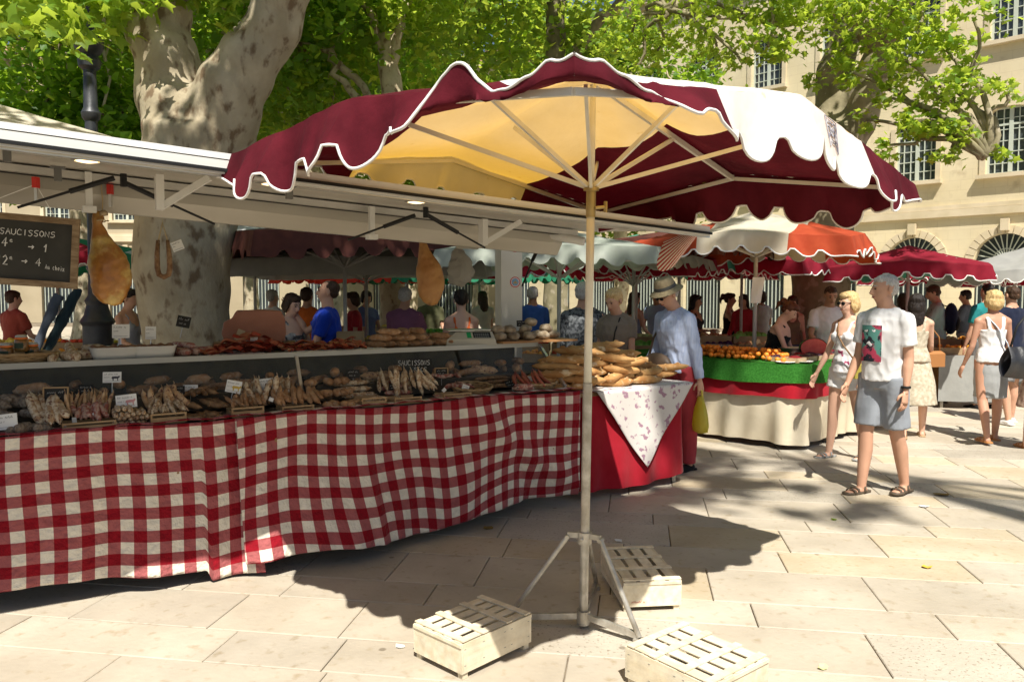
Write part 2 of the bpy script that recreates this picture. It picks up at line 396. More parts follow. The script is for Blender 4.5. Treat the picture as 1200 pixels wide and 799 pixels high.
def facade(bld, xa, xb, pitch, off, rowsz, cornice, ground_arch=True, nstuff=0):
    w = MB(); D = .3
    xs = []; x = off
    while x - pitch > xa + 1: x -= pitch
    while x < xb - .8: xs.append(x); x += pitch
    ww = 1.45
    z = 0; bands = []
    # ground storey with arches
    def wall_rect(x0, x1, z0, z1): w.box(((x0 + x1) / 2, D / 2, (z0 + z1) / 2), (x1 - x0, D, z1 - z0))
    gz = 4.45; aw = 2.0; spring = 2.75
    prev = xa
    for c in xs:
        wall_rect(prev, c - aw / 2, 0, gz); arch_top(w, c, aw, spring, gz, 0, D, aw / 2, 14); prev = c + aw / 2
    wall_rect(prev, xb, 0, gz)
    top = gz
    for (sz, h, rise) in rowsz:
        wall_rect(xa, xb, top, sz); prev = xa
        zt = sz + h + rise + .02
        for c in xs:
            wall_rect(prev, c - ww / 2, sz, zt); arch_top(w, c, ww, sz + h, zt, 0, D, rise, 8); prev = c + ww / 2
        wall_rect(prev, xb, sz, zt); top = zt
    wall_rect(xa, xb, top, cornice)
    w.build('wall', WALL if xb < 10 else WALL2, bld, world=False)
    # trims
    t = MB(); t.box(((xa + xb) / 2, -.07, gz + .12), (xb - xa, .14, .26)); t.box(((xa + xb) / 2, -.045, gz + .34), (xb - xa, .09, .16)); t.build('string_course', TRIMS, bld, world=False)
    t = MB()
    for k, (dy, dz, hh) in enumerate([(.18, 0, .22), (.34, .22, .2), (.52, .42, .24)]): t.box(((xa + xb) / 2, -dy / 2, cornice + dz + hh / 2 - .3), (xb - xa, dy, hh - .003))
    t.build('cornice', TRIMS, bld, world=False)
    t = MB(); t.add([(xa, -.6, cornice + .4), (xb, -.6, cornice + .4), (xb, 5, cornice + 2.3), (xa, 5, cornice + 2.3)], [(0, 1, 2, 3)])
    t.add([(xa, -.6, cornice + .36), (xb, -.6, cornice + .36), (xb, 5, cornice + 2.26), (xa, 5, cornice + 2.26)], [(3, 2, 1, 0)]); t.build('roof', ROOFT, bld, world=False)
    for (sz, h, rise) in rowsz:
        for c in xs:
            win_unit(None, bld, c, sz, ww, h + rise)
            # moulding around
            for sx in (-1, 1):
                m = MB(); m.box((c + sx * (ww / 2 + .09), -.02, sz + h / 2 + .01), (.18, .05, h - .01)); m.build('window_jamb', TRIMS, bld, world=False)
    for c in xs:
        # voussoir ring
        m = MB(); n = 14; r0, r1 = aw / 2, aw / 2 + .28
        for k in range(n):
            a0, a1 = math.pi * k / n + .012, math.pi * (k + 1) / n - .012
            q = [(c - r * math.cos(a), spring + r * math.sin(a)) for r, a in ((r0, a0), (r1, a0), (r1, a1), (r0, a1))]
            m.prism([(x, z) for x, z in q], .1, Matrix.Translation((0, -.06, 0)))
        m.box((c, -.13, spring + r1 + .02), (.26, .2, .42)); m.build('arch_surround', TRIMS, bld, world=False)
        d = MB(); d.add([(c - aw / 2, .29, 0), (c + aw / 2, .29, 0), (c + aw / 2, .29, gz - .6), (c - aw / 2, .29, gz - .6)], [(0, 1, 2, 3)])
        d.build('doorway', GLASSD, bld, world=False)
        f = MB()
        for k in range(1, 14):
            a = math.pi * k / 14
            f.beam((c - .16 * math.cos(a), .2, spring + .05 + .16 * math.sin(a)), (c - .93 * math.cos(a), .2, spring + .05 + .93 * math.sin(a)), .035, .03, (0, 1, 0))
        f.box((c, .2, spring + .02), (aw, .06, .09)); 
        for k in range(15):
            a, b2 = math.pi * k / 15, math.pi * (k + 1) / 15
            f.beam((c - .42 * math.cos(a), .2, spring + .05 + .42 * math.sin(a)), (c - .42 * math.cos(b2), .2, spring + .05 + .42 * math.sin(b2)), .03, .03, (0, 1, 0))
        for k in range(11): f.box((c - .9 + .18 * k, .2, spring / 2), (.035, .035, spring))
        f.build('iron_grille', FRAMEG, bld, world=False)
    return xs
B1 = thing('stone_building', 'long ochre stone building with arched ground floor and paned windows', 'building', (17.46, 28, 0), math.atan2(-.721, .692))
facade(B1, -27, 7.5, 3.1, 0, [(5.85, 2.05, .3), (10.5, 2.0, .2)], 15.4)
pp = MB()
for z0 in (4.9, 14.0): pp.tube([(1.55, -.09, 0), (1.55, -.09, 15.2)], .06, 8); break
pp.build('drainpipe', mat('pale zinc', (.42, .36, .26), rough=.6), B1, world=False)
B2 = thing('far_building', 'pale far building seen in gaps behind the trees and stalls on the left', 'building', (-14, 44, 0), R(4))
facade(B2, -22, 17, 3.6, 0, [(5.6, 2.0, .1), (9.8, 1.9, .1)], 14)

# ---------------------------------------------------------------- trees
def leafmesh(name, P, size, mat_, parent, star=False, seed=0, updown=.55):
    rs = np.random.RandomState(seed); n = len(P)
    if star:
        k = 10; tv = [(0, 0, .05)]
        rad = [1, .5, .85, .42, .62, .25, .62, .42, .85, .5]
        for i in range(k):
            a = 2 * math.pi * i / k + math.pi / 2; tv.append((rad[i] * math.cos(a) * .9, rad[i] * math.sin(a), -.10 * rad[i]))
        tf = [(0, 1 + i, 1 + (i + 1) % k) for i in range(k)]
    else:
        tv = [(0, -.8, 0), (.75, -.1, .12), (.35, .5, .05), (0, 1, -.1), (-.4, .55, .05), (-.75, -.1, .12)]
        tf = [(0, 1, 2), (0, 2, 3), (0, 3, 4), (0, 4, 5)]
    tv = np.array(tv, float); tf = np.array(tf)
    nz = rs.normal(0, 1, (n, 3)); nz[:, 2] = np.abs(nz[:, 2]) + updown; nz /= np.linalg.norm(nz, axis=1)[:, None]
    h = rs.normal(0, 1, (n, 3)); h -= nz * (h * nz).sum(1)[:, None]; h /= np.linalg.norm(h, axis=1)[:, None]
    t = np.cross(nz, h); sz = size * rs.uniform(.6, 1.25, n)
    V = P[:, None, :] + sz[:, None, None] * (tv[None, :, 0:1] * h[:, None, :] + tv[None, :, 1:2] * t[:, None, :] + tv[None, :, 2:3] * nz[:, None, :])
    F = (tf[None] + (np.arange(n) * len(tv))[:, None, None]).reshape(-1, 3)
    V = V.reshape(-1, 3)
    if parent is not None: V = V - np.array(parent.location)
    me = bpy.data.meshes.new(name); me.vertices.add(len(V)); me.vertices.foreach_set('co', V.ravel())
    me.loops.add(F.size); me.loops.foreach_set('vertex_index', F.ravel().astype(np.int32))
    me.polygons.add(len(F)); me.polygons.foreach_set('loop_start', np.arange(0, F.size, 3, dtype=np.int32)); me.polygons.foreach_set('loop_total', np.full(len(F), 3, dtype=np.int32))
    me.update(); me.validate(); me.materials.append(mat_)
    o = bpy.data.objects.new(name, me); COL.objects.link(o)
    if parent is not None: o.parent = parent
    return o
def clump(c, r, n, rs, sub=14, spread=.28):
    c = np.array(c, float); r = np.array(r if hasattr(r, '__len__') else (r, r, r), float)
    d = rs.normal(0, 1, (sub, 3)); d /= np.linalg.norm(d, axis=1)[:, None]
    ctr = c + d * r * rs.uniform(.35, 1., (sub, 1))
    idx = rs.randint(0, sub, n)
    return ctr[idx] + rs.normal(0, 1, (n, 3)) * r.mean() * spread * np.array([1, 1, .55])
def wob(pts, k=.12, seed=0, n=4):
    r = random.Random(seed); out = []
    pts = [Vector(p) for p in pts]
    for i in range(len(pts) - 1):
        for j in range(n):
            f = j / n; p = pts[i].lerp(pts[i + 1], f)
            if i + j: p += Vector((r.uniform(-1, 1), r.uniform(-1, 1), r.uniform(-.4, .4))) * k
            out.append(p)
    out.append(pts[-1]); return out
def barkmb(mb, pts, r0, r1, n=14, seed=0, wobk=.05, lump=.06, flare=0.):
    pts = wob(pts, wobk, seed); N = len(pts)
    rad = [(r0 + (r1 - r0) * (i / (N - 1)) ** .8) for i in range(N)]
    if flare: rad = [r * (1 + flare * math.exp(-i / (N * .09))) for i, r in enumerate(rad)]
    b = len(mb.v); mb.tube(pts, rad, n)
    for q in range(b, len(mb.v)):
        v = Vector(mb.v[q]); k = noise.noise(v * 1.4 + Vector((seed, 0, 0)))
        i = min(N - 1, (q - b) // n); d = v - pts[i]
        mb.v[q] = tuple(v + d * k * lump * 3)
def tree(label, base, trunk, limbs, clumps, lsize, seed, group=None, star=False, bark=None, leaf=None, name='plane_tree', lm=None, sub=14, spread=.28, sm=True, vox=None):
    t = thing(name, label, 'tree', (base[0], base[1], 0), 0, group)
    rs = np.random.RandomState(seed)
    m = MB(); barkmb(m, trunk[0], trunk[1], trunk[2], 20, seed, trunk[3] if len(trunk) > 3 else .05, .05, .25)
    for i, (pts, r0, r1) in enumerate(limbs):
        if r0 > trunk[1] * .5 or vox: barkmb(m, pts, r0, r1, 16, seed + i + 1, .05 if r0 > .2 else .12)
    tgt = m
    if vox:
        m = remesh(m, vox, 4)
    m.build('trunk', bark or BARK, t, smooth=True)
    l2 = MB(); any_ = False
    for i, (pts, r0, r1) in enumerate(limbs):
        if not (r0 > trunk[1] * .5 or vox): barkmb(l2, pts, r0, r1, 8, seed + i + 1, .12); any_ = True
    # twigs to the clumps
    ends = [Vector(p[0][-1]) for p in limbs] or [Vector(trunk[0][-1])]
    for c in clumps:
        cc = Vector(c[0]); e = min(ends, key=lambda q: (q - cc).length)
        if (e - cc).length > .3: barkmb(l2, [e, (e + cc) / 2 + Vector((0, 0, .2)), cc], .05, .02, 6, seed, .1); any_ = True
    if any_: l2.build('limbs', bark or BARK, t, smooth=True)
    P = np.concatenate([clump(c[0], c[1], c[2], rs, c[3] if len(c) > 3 else sub, spread) for c in clumps])
    leafmesh('crown', P, lsize, leaf or LEAF, t, star, seed)
    return t
def autoclumps(c, R_, n, per, rs, zlo=-.5, cr=.36):
    out = []
    for i in range(n):
        d = Vector((rs.uniform(-1, 1), rs.uniform(-1, 1), rs.uniform(zlo, 1)))
        while d.length > 1: d = Vector((rs.uniform(-1, 1), rs.uniform(-1, 1), rs.uniform(zlo, 1)))
        out.append(((c[0] + d.x * R_[0], c[1] + d.y * R_[1], c[2] + d.z * R_[2]), min(R_) * cr, per))
    return out
rr = random.Random(11)
# the great forked plane tree behind the charcuterie stall
T = lambda px, py, Y: tuple(at(px, py, Y))
cl = autoclumps((-3.4, 9.4, 9.0), (4.6, 4.6, 2.4), 26, 1000, rr, -.4) + autoclumps((-1.6, 5.0, 9.4), (4.6, 2.3, 1.3), 10, 500, rr, -.6, .75) + autoclumps((-2.6, 2.2, 9.2), (4.2, 1.0, .7), 18, 420, rr, -.9, 1.2)  # last two groups: unseen foliage added overhead to shade the stalls and trunk
cl += [(T(60, 2, 8.0), (1.0, .7, .32), 260), (T(225, -8, 8.4), (.55, .4, .26), 110, 6), (T(262, 12, 7.9), (.16, .1, .14), 26, 4), (T(15, 20, 7.8), (.8, .6, .3), 160), (T(130, -4, 8.), (.6, .4, .25), 120)]
tree('great forked plane tree with mottled bark behind the sausage stall', (-3.6, 8.5),
     ([T(222, 480, 8.5), T(220, 400, 8.5), T(217, 320, 8.5), T(222, 240, 8.5), T(232, 150, 8.5)], .36, .58, .02),
     [([T(222, 190, 8.5), T(200, 110, 8.5), T(186, 40, 8.5), T(178, -60, 8.6), (-4.4, 8.8, 8.2)], .46, .2),
      ([T(240, 190, 8.5), T(268, 120, 8.4), T(308, 50, 8.3), T(345, -30, 8.2), (-1.4, 8.2, 8.2)], .45, .2),
      ([(-4.4, 8.8, 8.2), (-6, 8, 9.5)], .18, .06), ([(-1.4, 8.2, 8.2), (0, 9.5, 9.6)], .18, .06)],
     cl, .13, 21, star=True, vox=.05)
# right plane tree in front of the facade
cl = []
for (px, py, Y, rx, rz, n) in [(700, -30, 14, 1.2, .6, 500), (745, 30, 13, .7, .45, 330), (770, 60, 13, .6, .35, 300), (720, 60, 13.5, .55, .3, 220), (800, 20, 13, .7, .5, 420), (840, 55, 12.6, .5, .35, 260),
        (790, -20, 12.5, 1.2, .5, 500), (870, 15, 12, .8, .45, 420), (900, 55, 11.6, .45, .3, 200), (925, 20, 11.8, .6, .4, 300), (990, 20, 11.5, .6, .35, 260), (1040, 20, 11.2, .7, .4, 330), (1075, 40, 11, .5, .35, 230),
        (985, 60, 11.3, .35, .3, 140), (1000, 85, 11.2, .25, .2, 80), (1060, 70, 11, .5, .28, 220), (1110, 60, 10.8, .4, .35, 170), (1100, 100, 10.8, .5, .28, 190), (1140, 90, 10.6, .3, .2, 70), (1090, 140, 10.7, .35, .25, 130),
        (1060, 150, 10.8, .28, .3, 90), (1120, 150, 10.6, .3, .22, 90), (1155, 185, 10.6, .22, .12, 50), (1100, 185, 10.7, .25, .15, 60), (1040, 170, 11, .22, .22, 60), (1180, 110, 10.5, .3, .15, 60), (1075, -20, 10.8, 1., .5, 450),
        (1140, 20, 10.4, .4, .3, 100), (940, -30, 11.2, 1.1, .5, 420), (1045, 115, 11, .2, .3, 60), (870, 75, 11.8, .22, .12, 40), (955, 95, 12, .15, .2, 30), (1015, 140, 11.2, .14, .2, 28), (740, 85, 13, .35, .18, 90)]:
    cl.append((T(px, py, Y), (rx, rx, rz), int(n * (.62 if px < 900 else .95)), max(4, int(n / 22))))
cl += autoclumps((5.3, 12.8, 9.2), (4.6, 3.6, 2.0), 16, 650, rr, -.5)
tree('plane tree with dark curved fork in front of the ochre building', (5.1, 13),
     ([T(960, 462, 13), T(958, 380, 13), T(962, 320, 13), T(972, 220, 13), T(985, 150, 13)], .46, .44, .03),
     [([T(982, 190, 13), T(1010, 130, 12.8), T(1035, 60, 12.6), T(1010, 10, 12.4), T(965, -30, 12), T(900, -90, 11.8)], .34, .16),
      ([T(980, 190, 13), T(975, 120, 13.1), T(985, 50, 13.2), T(1000, -40, 13.3)], .34, .22),
      ([T(1035, 70, 12.6), T(1060, 0, 12), T(1075, -60, 11.6)], .24, .1),
      ([T(1060, 20, 12), T(1070, 90, 11.2), T(1095, 140, 10.8), T(1150, 185, 10.6)], .05, .015),
      ([T(1010, 10, 12.4), T(930, 25, 12), T(860, 20, 12), T(780, 10, 12.6)], .12, .03)],
     cl, .085, 22, star=True, bark=BARKG, vox=.06, spread=.34)
# plane tree whose limb leans over behind the parasol
cl = []
for (px, py, Y, rx, rz, n) in [(640, 20, 19, 1.6, 1.1, 700), (560, 40, 20, 1.5, 1.1, 700), (600, 85, 21, 1.3, .7, 500), (700, 60, 19, 1., .6, 330), (530, 100, 20, 1.2, .5, 360), (480, 30, 18, 1.2, 1.0, 600), (670, 100, 20, 1., .4, 200), (620, -40, 18, 2.2, 1., 900)]:
    cl.append((T(px, py, Y), (rx, rx, rz), n))
cl = [(c[0], c[1], int(c[2] * .72)) for c in cl] + autoclumps((.4, 19, 11), (4, 4, 2.4), 12, 800, rr)
tree('slim plane tree with leaning limb directly behind the burgundy parasol', (1.1, 19),
     ([(1.1, 19, -.1), (1.05, 19, 3), T(650, 70, 19), T(652, -20, 19)], .30, .22, .04),
     [([T(655, 90, 19), T(690, 45, 18.5), T(725, 0, 18), T(770, -60, 17.5)], .17, .09), ([T(652, -20, 19), (-.4, 19, 11)], .2, .08)],
     cl, .115, 23, bark=BARKG, spread=.3)
# tree with double limbs at px 455
cl = []
for (px, py, Y, rx, rz, n) in [(420, 30, 17, 1.2, .9, 600), (370, 90, 18, 1.3, .8, 600), (340, 130, 18, 1., .6, 420), (500, 20, 17, 1.1, .8, 500), (430, -30, 16, 2, .9, 900), (395, 150, 19, .8, .3, 220), (330, 60, 17, .7, .7, 330)]:
    cl.append((T(px, py, Y), (rx, rx, rz), n))
cl = [(c[0], c[1], int(c[2] * .72)) for c in cl] + autoclumps((-2.6, 17, 10.5), (4, 4, 2.4), 10, 800, rr)
tree('pale trunked plane tree with two upright limbs left of the parasol top', (-2.6, 17),
     ([(-2.6, 17, -.1), (-2.6, 17, 3.0), T(458, 110, 17), T(452, 40, 17)], .30, .2, .05),
     [([T(458, 80, 17), T(440, 20, 16.8), T(408, -30, 16.6)], .15, .07), ([T(457, 80, 17), T(470, 20, 17), T(480, -50, 17)], .13, .07),
      ([T(456, 150, 17), T(420, 90, 17), T(375, 55, 17), T(345, 50, 17)], .11, .05), ([T(440, 130, 17), T(400, 95, 17), T(385, 60, 17)], .1, .05)],
     cl, .115, 24, spread=.3)
far = [((-7.5, 17), 9.2, 'leafy plane tree behind the lamp post at the far left'), ((-12, 22), 10, 'tall plane tree filling the upper left corner of the square'), ((-5.6, 25), 9.6, 'dense plane tree behind the great forked trunk'),
       ((-1.2, 29), 9.8, 'distant plane tree in the middle behind the slim leaning one'), ((4.2, 31), 9.4, 'distant plane tree nearest the end of the ochre building'), ((-11, 33), 10, 'hazy distant plane tree behind all the others on the left'), ((-5, 39), 10, 'farthest plane tree in the centre before the far building')]
for k, ((x, y), h, lab) in enumerate(far):
    rs = random.Random(k + 50)
    cl = autoclumps((x, y, h - 1.2), (4.6, 4.2, 3.9), 30 if k < 3 else 24, 800 if k < 3 else 600, rs, -.85, .34)
    if k < 1: cl += [((x + rs.uniform(-3.5, 3.5), y - 2.5 + rs.uniform(-1, 1), rs.uniform(3.6, 5.5)), .9, 700) for _ in range(9)]
    lm = []
    for q in range(4):
        a = q * 1.6 + k; lm.append(([(x, y, 4.6), (x + 1.2 * math.cos(a), y + 1.2 * math.sin(a), 6.6), (x + 2.6 * math.cos(a), y + 2.6 * math.sin(a), 9)], .17, .06))
    tree(lab, (x, y), ([(x, y, -.1), (x + .1, y, 2.5), (x, y, 5.2)], .33, .24, .06), lm, cl, (.115 if k < 3 else .145), 70 + k, leaf=LEAF if k % 2 else LEAFD, spread=.32)
# trees standing behind the photographer, whose crowns throw the dappled shade
rs = random.Random(5)
cl = [((sx + .085 * 18, sy - .655 * 18, 18), (r1, r2, .4), n, 7) for sx, sy, r1, r2, n in [(1.3, 6.2, .7, .25, 80), (2.1, 6.7, .8, .25, 90), (2.6, 5.9, .45, .15, 40), (1.5, 7.2, .6, .3, 110), (1.9, 7.9, .5, .3, 80), (1.2, 8.6, .8, .5, 200), (1.9, 9.6, .6, .5, 110), (.5, 7.6, .6, .5, 140), (1.0, 10, .9, .6, 200), (3.0, 11.2, .9, .6, 150), (4.8, 12, 1., .8, 180)]]
cl += autoclumps((9, -10, 17), (3, 2., 1.8), 8, 260, rs)
tree('plane tree behind the camera shading the paving', (6.5, -5), ([(6.5, -5, -.1), (6.4, -5, 3), (6.2, -4.6, 6)], .4, .3), [([(6.2, -4.6, 6), (5.6, -4.6, 12), (4.6, -4, 17.6)], .26, .08)], cl, .15, 91, spread=.3)
cl = [((sx + .085 * 17, sy - .655 * 17, 17), (r1, r2, .5), n, 12) for sx, sy, r1, r2, n in [(-3.7, 3.3, .8, .5, 420), (-4.1, 4.5, .8, .6, 480), (-4.6, 3.8, 1., .9, 500), (-5.2, 5.6, 1.2, 1., 600), (-3.3, 5.8, .8, .5, 300)]]
tree('plane tree behind the camera on the left', (-6.5, -4), ([(-6.5, -4, -.1), (-6.4, -3.8, 3), (-6.2, -3, 6)], .4, .3), [([(-6.2, -3, 6), (-4.6, -5.6, 12), (-3., -6.6, 16.5)], .26, .08)], cl, .15, 92, spread=.3)
# ---------------------------------------------------------------- parasols
def smooth01(x): x = max(0., min(1., x)); return x * x * (3 - 2 * x)
def parasol(label, c, th, a, b, hc, hm, hapex, pole_base, panels, frame_m, group=None, val=.26, scal=.16, nscal=9, main=False, name='market_parasol', hubh=2.1, trimm=None, flare=.05, pitch_=.26, G=36, trad=.0065, polerad=.024):
    # panels: list of (w0, w1, material) stripes running along u across the canopy
    t = thing(name, label, 'parasol', (pole_base[0], pole_base[1], 0), 0, group)
    u = Vector((math.cos(th), math.sin(th), 0)); w = Vector((-u.y, u.x, 0)); cc = Vector((c[0], c[1], 0))
    hcd = hc if isinstance(hc, dict) else dict(N=hc, R=hc, F=hc, L=hc); hmd = hm if isinstance(hm, dict) else dict(NR=hm, FR=hm, FL=hm, NL=hm)
    def hper(i, j):
        # height on the perimeter (i, j in -1..1, max=1)
        if abs(j) >= abs(i):
            e = (hcd['N'], hmd['NL'], hcd['L']) if j < 0 else (hcd['R'], hmd['FR'], hcd['F']); s = i
            return e[1] + (e[0] - e[1]) * s if s > 0 else e[1] + (e[2] - e[1]) * -s
        e = (hcd['R'], hmd['NR'], hcd['N']) if i > 0 else (hcd['F'], hmd['FL'], hcd['L']); s = j
        return e[1] + (e[0] - e[1]) * s if s > 0 else e[1] + (e[2] - e[1]) * -s
    def surf(i, j):
        r = max(abs(i), abs(j))
        if r < 1e-6: return cc + Vector((0, 0, hapex))
        hp = hper(i / r, j / r); h = hapex + (hp - hapex) * r
        ang = math.atan2(j, i); sag = .05 * math.sin(math.pi * r) * abs(math.sin(4 * ang)) 
        p = cc + u * (i * a) + w * (j * b)
        return Vector((p.x, p.y, h - sag + .010 * noise.noise(p * 4) + .004 * noise.noise(Vector((p.x * 14, p.y * 14, 0)))))
    # perimeter path as 4 sides, each s in 0..1
    corners = {'NL': ((1, -1), (-1, -1)), 'FL': ((-1, -1), (-1, 1)), 'FR': ((-1, 1), (1, 1)), 'NR': ((1, 1), (1, -1))}
    outv = {'NL': -w, 'FL': -u, 'FR': w, 'NR': u}
    def hem(side, s, v):
        # v 0..1 down the valance
        (i0, j0), (i1, j1) = corners[side]; i = i0 + (i1 - i0) * s; j = j0 + (j1 - j0) * s
        p = surf(i, j); o = outv[side]
        ns_ = max(2, round((2 * (a if side in ('NL', 'FR') else b)) / pitch_)); x_ = abs((s * ns_) % 1 - .5)
        sc = (max(0., 1 - (x_ / .37) ** 2)) ** .5 if scal > .03 else .5
        ce_ = smooth01(min(s, 1 - s) / .13); sc = .62 + (sc - .62) * ce_
        L = val - scal * .62 * (1 - sc)
        if main:
            cr_ = {'NL': s, 'FL': 1 - s, 'FR': s, 'NR': 1 - s}[side]
            L *= 1 - .62 * smooth01((cr_ - .80) / .2)
        if main and side == 'FL':
            dd = p - Vector((-1.13, 3.35, 0)); tt_ = dd.x * .846 + dd.y * .533; oo = -dd.x * .533 + dd.y * .846
            if tt_ < 2.8 and oo < 1.3: L = min(L, max(.03, p.z - (2.15 - .052 * tt_ + .075 + .065 * max(0, oo) + .045 * (1 - sc))))
        if main and side == 'FR' and s < .25: L = min(L, .14)
        fl = flare * (1 + .5 * math.sin(s * 23 + 2) * min(1, min(s, 1 - s) / .12))
        if main: fl *= 1 - .7 * smooth01((cr_ - .80) / .2) 
        # outward spread at the corners so that adjoining valances meet
        cn = Vector((0, 0, 0))
        e0 = max(0, 1 - s / .06); e1 = max(0, 1 - (1 - s) / .06)
        prevo = {'NL': outv['NR'], 'FL': outv['NL'], 'FR': outv['FL'], 'NR': outv['FR']}[side]; nexto = {'NL': outv['FL'], 'FL': outv['FR'], 'FR': outv['NR'], 'NR': outv['NL']}[side]
        cn = prevo * e0 + nexto * e1
        q = p + (o + cn) * fl * v - Vector((0, 0, L * v)) + o * (.012 * math.sin(s * 61) * v)
        if main:
            k = 0.
            if side == 'NL': sn = s; k = 1 - smooth01((sn - .255) / .05)
            if side == 'NR': sn = 1 - s; k = 1 - smooth01((sn - .13) / .06)
            if side in ('NL', 'NR') and sn < .52:
                Lk = (.50 + .5 * smooth01((sn - .30) / .16)) if side == 'NL' else (.45 + .55 * smooth01((sn - .16) / .22))
                q = p + (o + cn) * fl * v - Vector((0, 0, L * Lk * v)) + o * (.012 * math.sin(s * 61) * v)
            if k > 0:
                f = .02 + .43 * sn if side == 'NL' else .02 + .6 * sn
                e = .052 - .62 * sn if side == 'NL' else .05 - .58 * sn
                if side == 'NL': e = max(e, -.004) + .055 * math.exp(-((sn - .215) / .04) ** 4)
                pt0, pt1, pt2 = p, p + (o + cn) * .05 - Vector((0, 0, f)), p + (o + cn) * .02 + Vector((0, 0, e + .006 * sc))
                vv = v; m_ = pt0.lerp(pt1, vv).lerp(pt1.lerp(pt2, vv), vv)
                m_ = m_ + (o * .03 * math.sin(sn * 55) * v * (1 - v) * 2 + Vector((0, 0, .012 * math.sin(sn * 37) * v)) + Vector((0, 0, .012 * noise.noise(Vector((sn * 40, v * 4, 1)))))) * smooth01(sn / .04)
                q = q.lerp(m_, k)
        return q
    # canopy panels
    VN = 150 if main else 64
    for (w0, w1, mt) in panels:
        m = MB(); nj = max(4, int(G * (w1 - w0) / 2)); 
        m.grid(lambda x, y: surf(-1 + 2 * x, w0 + (w1 - w0) * y), G, nj)
        for side in ('FL', 'NR'):
            s0, s1 = ((w0 + 1) / 2, (w1 + 1) / 2) if side == 'FL' else ((1 - w1) / 2, (1 - w0) / 2)
            m.grid(lambda x, y: hem(side, s0 + (s1 - s0) * x, y), max(12, int(VN * (s1 - s0))), 6 if main else 3)
        if w0 <= -1: m.grid(lambda x, y: hem('NL', x, y), VN, 6 if main else 3)
        if w1 >= 1: m.grid(lambda x, y: hem('FR', x, y), VN, 6 if main else 3)
        m.build('canopy_panel', mt, t, smooth=True)
    if trimm:
        m = MB(); pts = []
        for side in ('NL', 'FL', 'FR', 'NR'):
            n = VN; pts += [hem(side, k / n, 1.0) for k in range(n)]
        pts.append(pts[0]); m.tube(pts, trad, 5, cap=False); m.build('hem_piping', trimm, t, smooth=True)
    # frame
    top = Vector((c[0], c[1], hapex - .03)); base = Vector((pole_base[0], pole_base[1], 0.))
    axis = lambda h: base.lerp(top, h / top.z)
    hub = axis(hubh); P8 = {}
    for nm, (i, j) in dict(N=(1, -1), R=(1, 1), F=(-1, 1), L=(-1, -1), NR=(1, 0), FR=(0, 1), FL=(-1, 0), NL=(0, -1)).items():
        P8[nm] = surf(i * .985, j * .985) - Vector((0, 0, .03))
    for nm, p in P8.items():
        if not (main and nm in 'NRFL'): m = MB(); m.beam(top - Vector((0, 0, .02)), p, .018, .026); m.build('rib', frame_m, t)
        mid = top.lerp(p, .52) - Vector((0, 0, .015)); m = MB(); m.beam(hub, mid, .014, .02)
        m.build('strut', frame_m, t)
    for q in (('N', 'NL'), ('NL', 'L'), ('L', 'FL'), ('FL', 'F'), ('F', 'FR'), ('FR', 'R'), ('R', 'NR'), ('NR', 'N')):
        m = MB(); m.beam(P8[q[0]], P8[q[1]], .016, .02); m.build('frame_bar', frame_m, t)
    return t, axis, hub, top, surf, hem
t, axis, hub, top, surfM, hemM = parasol('large burgundy and white market parasol on a tripod in front of the sausage stall', (.37, 3.65), -.773, .976, 1.309,
    dict(L=2.215, N=2.19, R=2.18, F=2.20), dict(NL=2.31, NR=2.385, FR=2.33, FL=2.385), 2.66, (.352, 3.80),
    [(-1, -.46, BURG), (-.46, .46, WHITEC), (.46, 1, BURG)], CREAM, None, .245, .125, 11, True, hubh=2.13, trimm=TRIM, flare=.07, G=44, trad=.0055)
m = MB(); m.tube([axis(1.22), axis(2.12)], .0190, 18); m.tube([axis(2.12), axis(2.64)], .015, 14); m.build('upper_pole', CREAM, t, smooth=True)
m = MB(); m.tube([axis(.02), axis(1.22)], .0225, 18); m.tube([axis(.02), axis(.028)], .032, 16); m.build('lower_pole', GALV, t, auto=.7)
m = MB(); m.tube([axis(2.00), axis(2.12)], .0225, 18); m.tube([axis(2.12), axis(2.135)], .036, 18); m.tube([axis(2.04) + Vector((.02, -.02, 0)), axis(2.04) + Vector((.065, -.02, .005))], .008, 8)
m.tube([axis(2.04) + Vector((.066, -.02, -.02)), axis(2.04) + Vector((.066, -.02, .03))], .009, 8); m.build('slider_collar', BRASS, t, auto=.7)
feet = [Vector((-.02, 3.84, .0)), Vector((.60, 3.62, .0)), Vector((.47, 4.30, .0))]
for f in feet:
    m = MB(); c0 = axis(.46); d = (f - Vector((c0.x, c0.y, 0))).normalized(); k = c0 + d * .085
    m.beam(c0 + Vector((0, 0, .01)), k + Vector((0, 0, .01)), .016, .026); m.tube([k, f + Vector((0, 0, .03))], .013, 10)
    m.tube([k + Vector((-.02 * d.y, .02 * d.x, 0)), k - Vector((-.02 * d.y, .02 * d.x, 0))], .011, 8)
    m.beam(axis(.06) + d * .02, f + Vector((0, 0, .035)), .02, .03); m.box(f + Vector((0, 0, .012)), (.045, .045, .024), Matrix.Rotation(math.atan2(d.y, d.x), 3, 'Z'))
    m.build('leg', GALV, t, auto=.7)
m = MB(); m.tube([axis(.03), axis(.09)], .034, 18); m.build('base_collar', GALV, t, auto=.7)
m = MB(); m.tube([axis(.43), axis(.49)], .035, 18)
for a in range(3): m.sphere(axis(.46) + Vector((.04 * math.cos(a * 2.1), .04 * math.sin(a * 2.1), .0)), .011, 8, 5)
m.build('leg_collar', GALV, t, auto=.7)
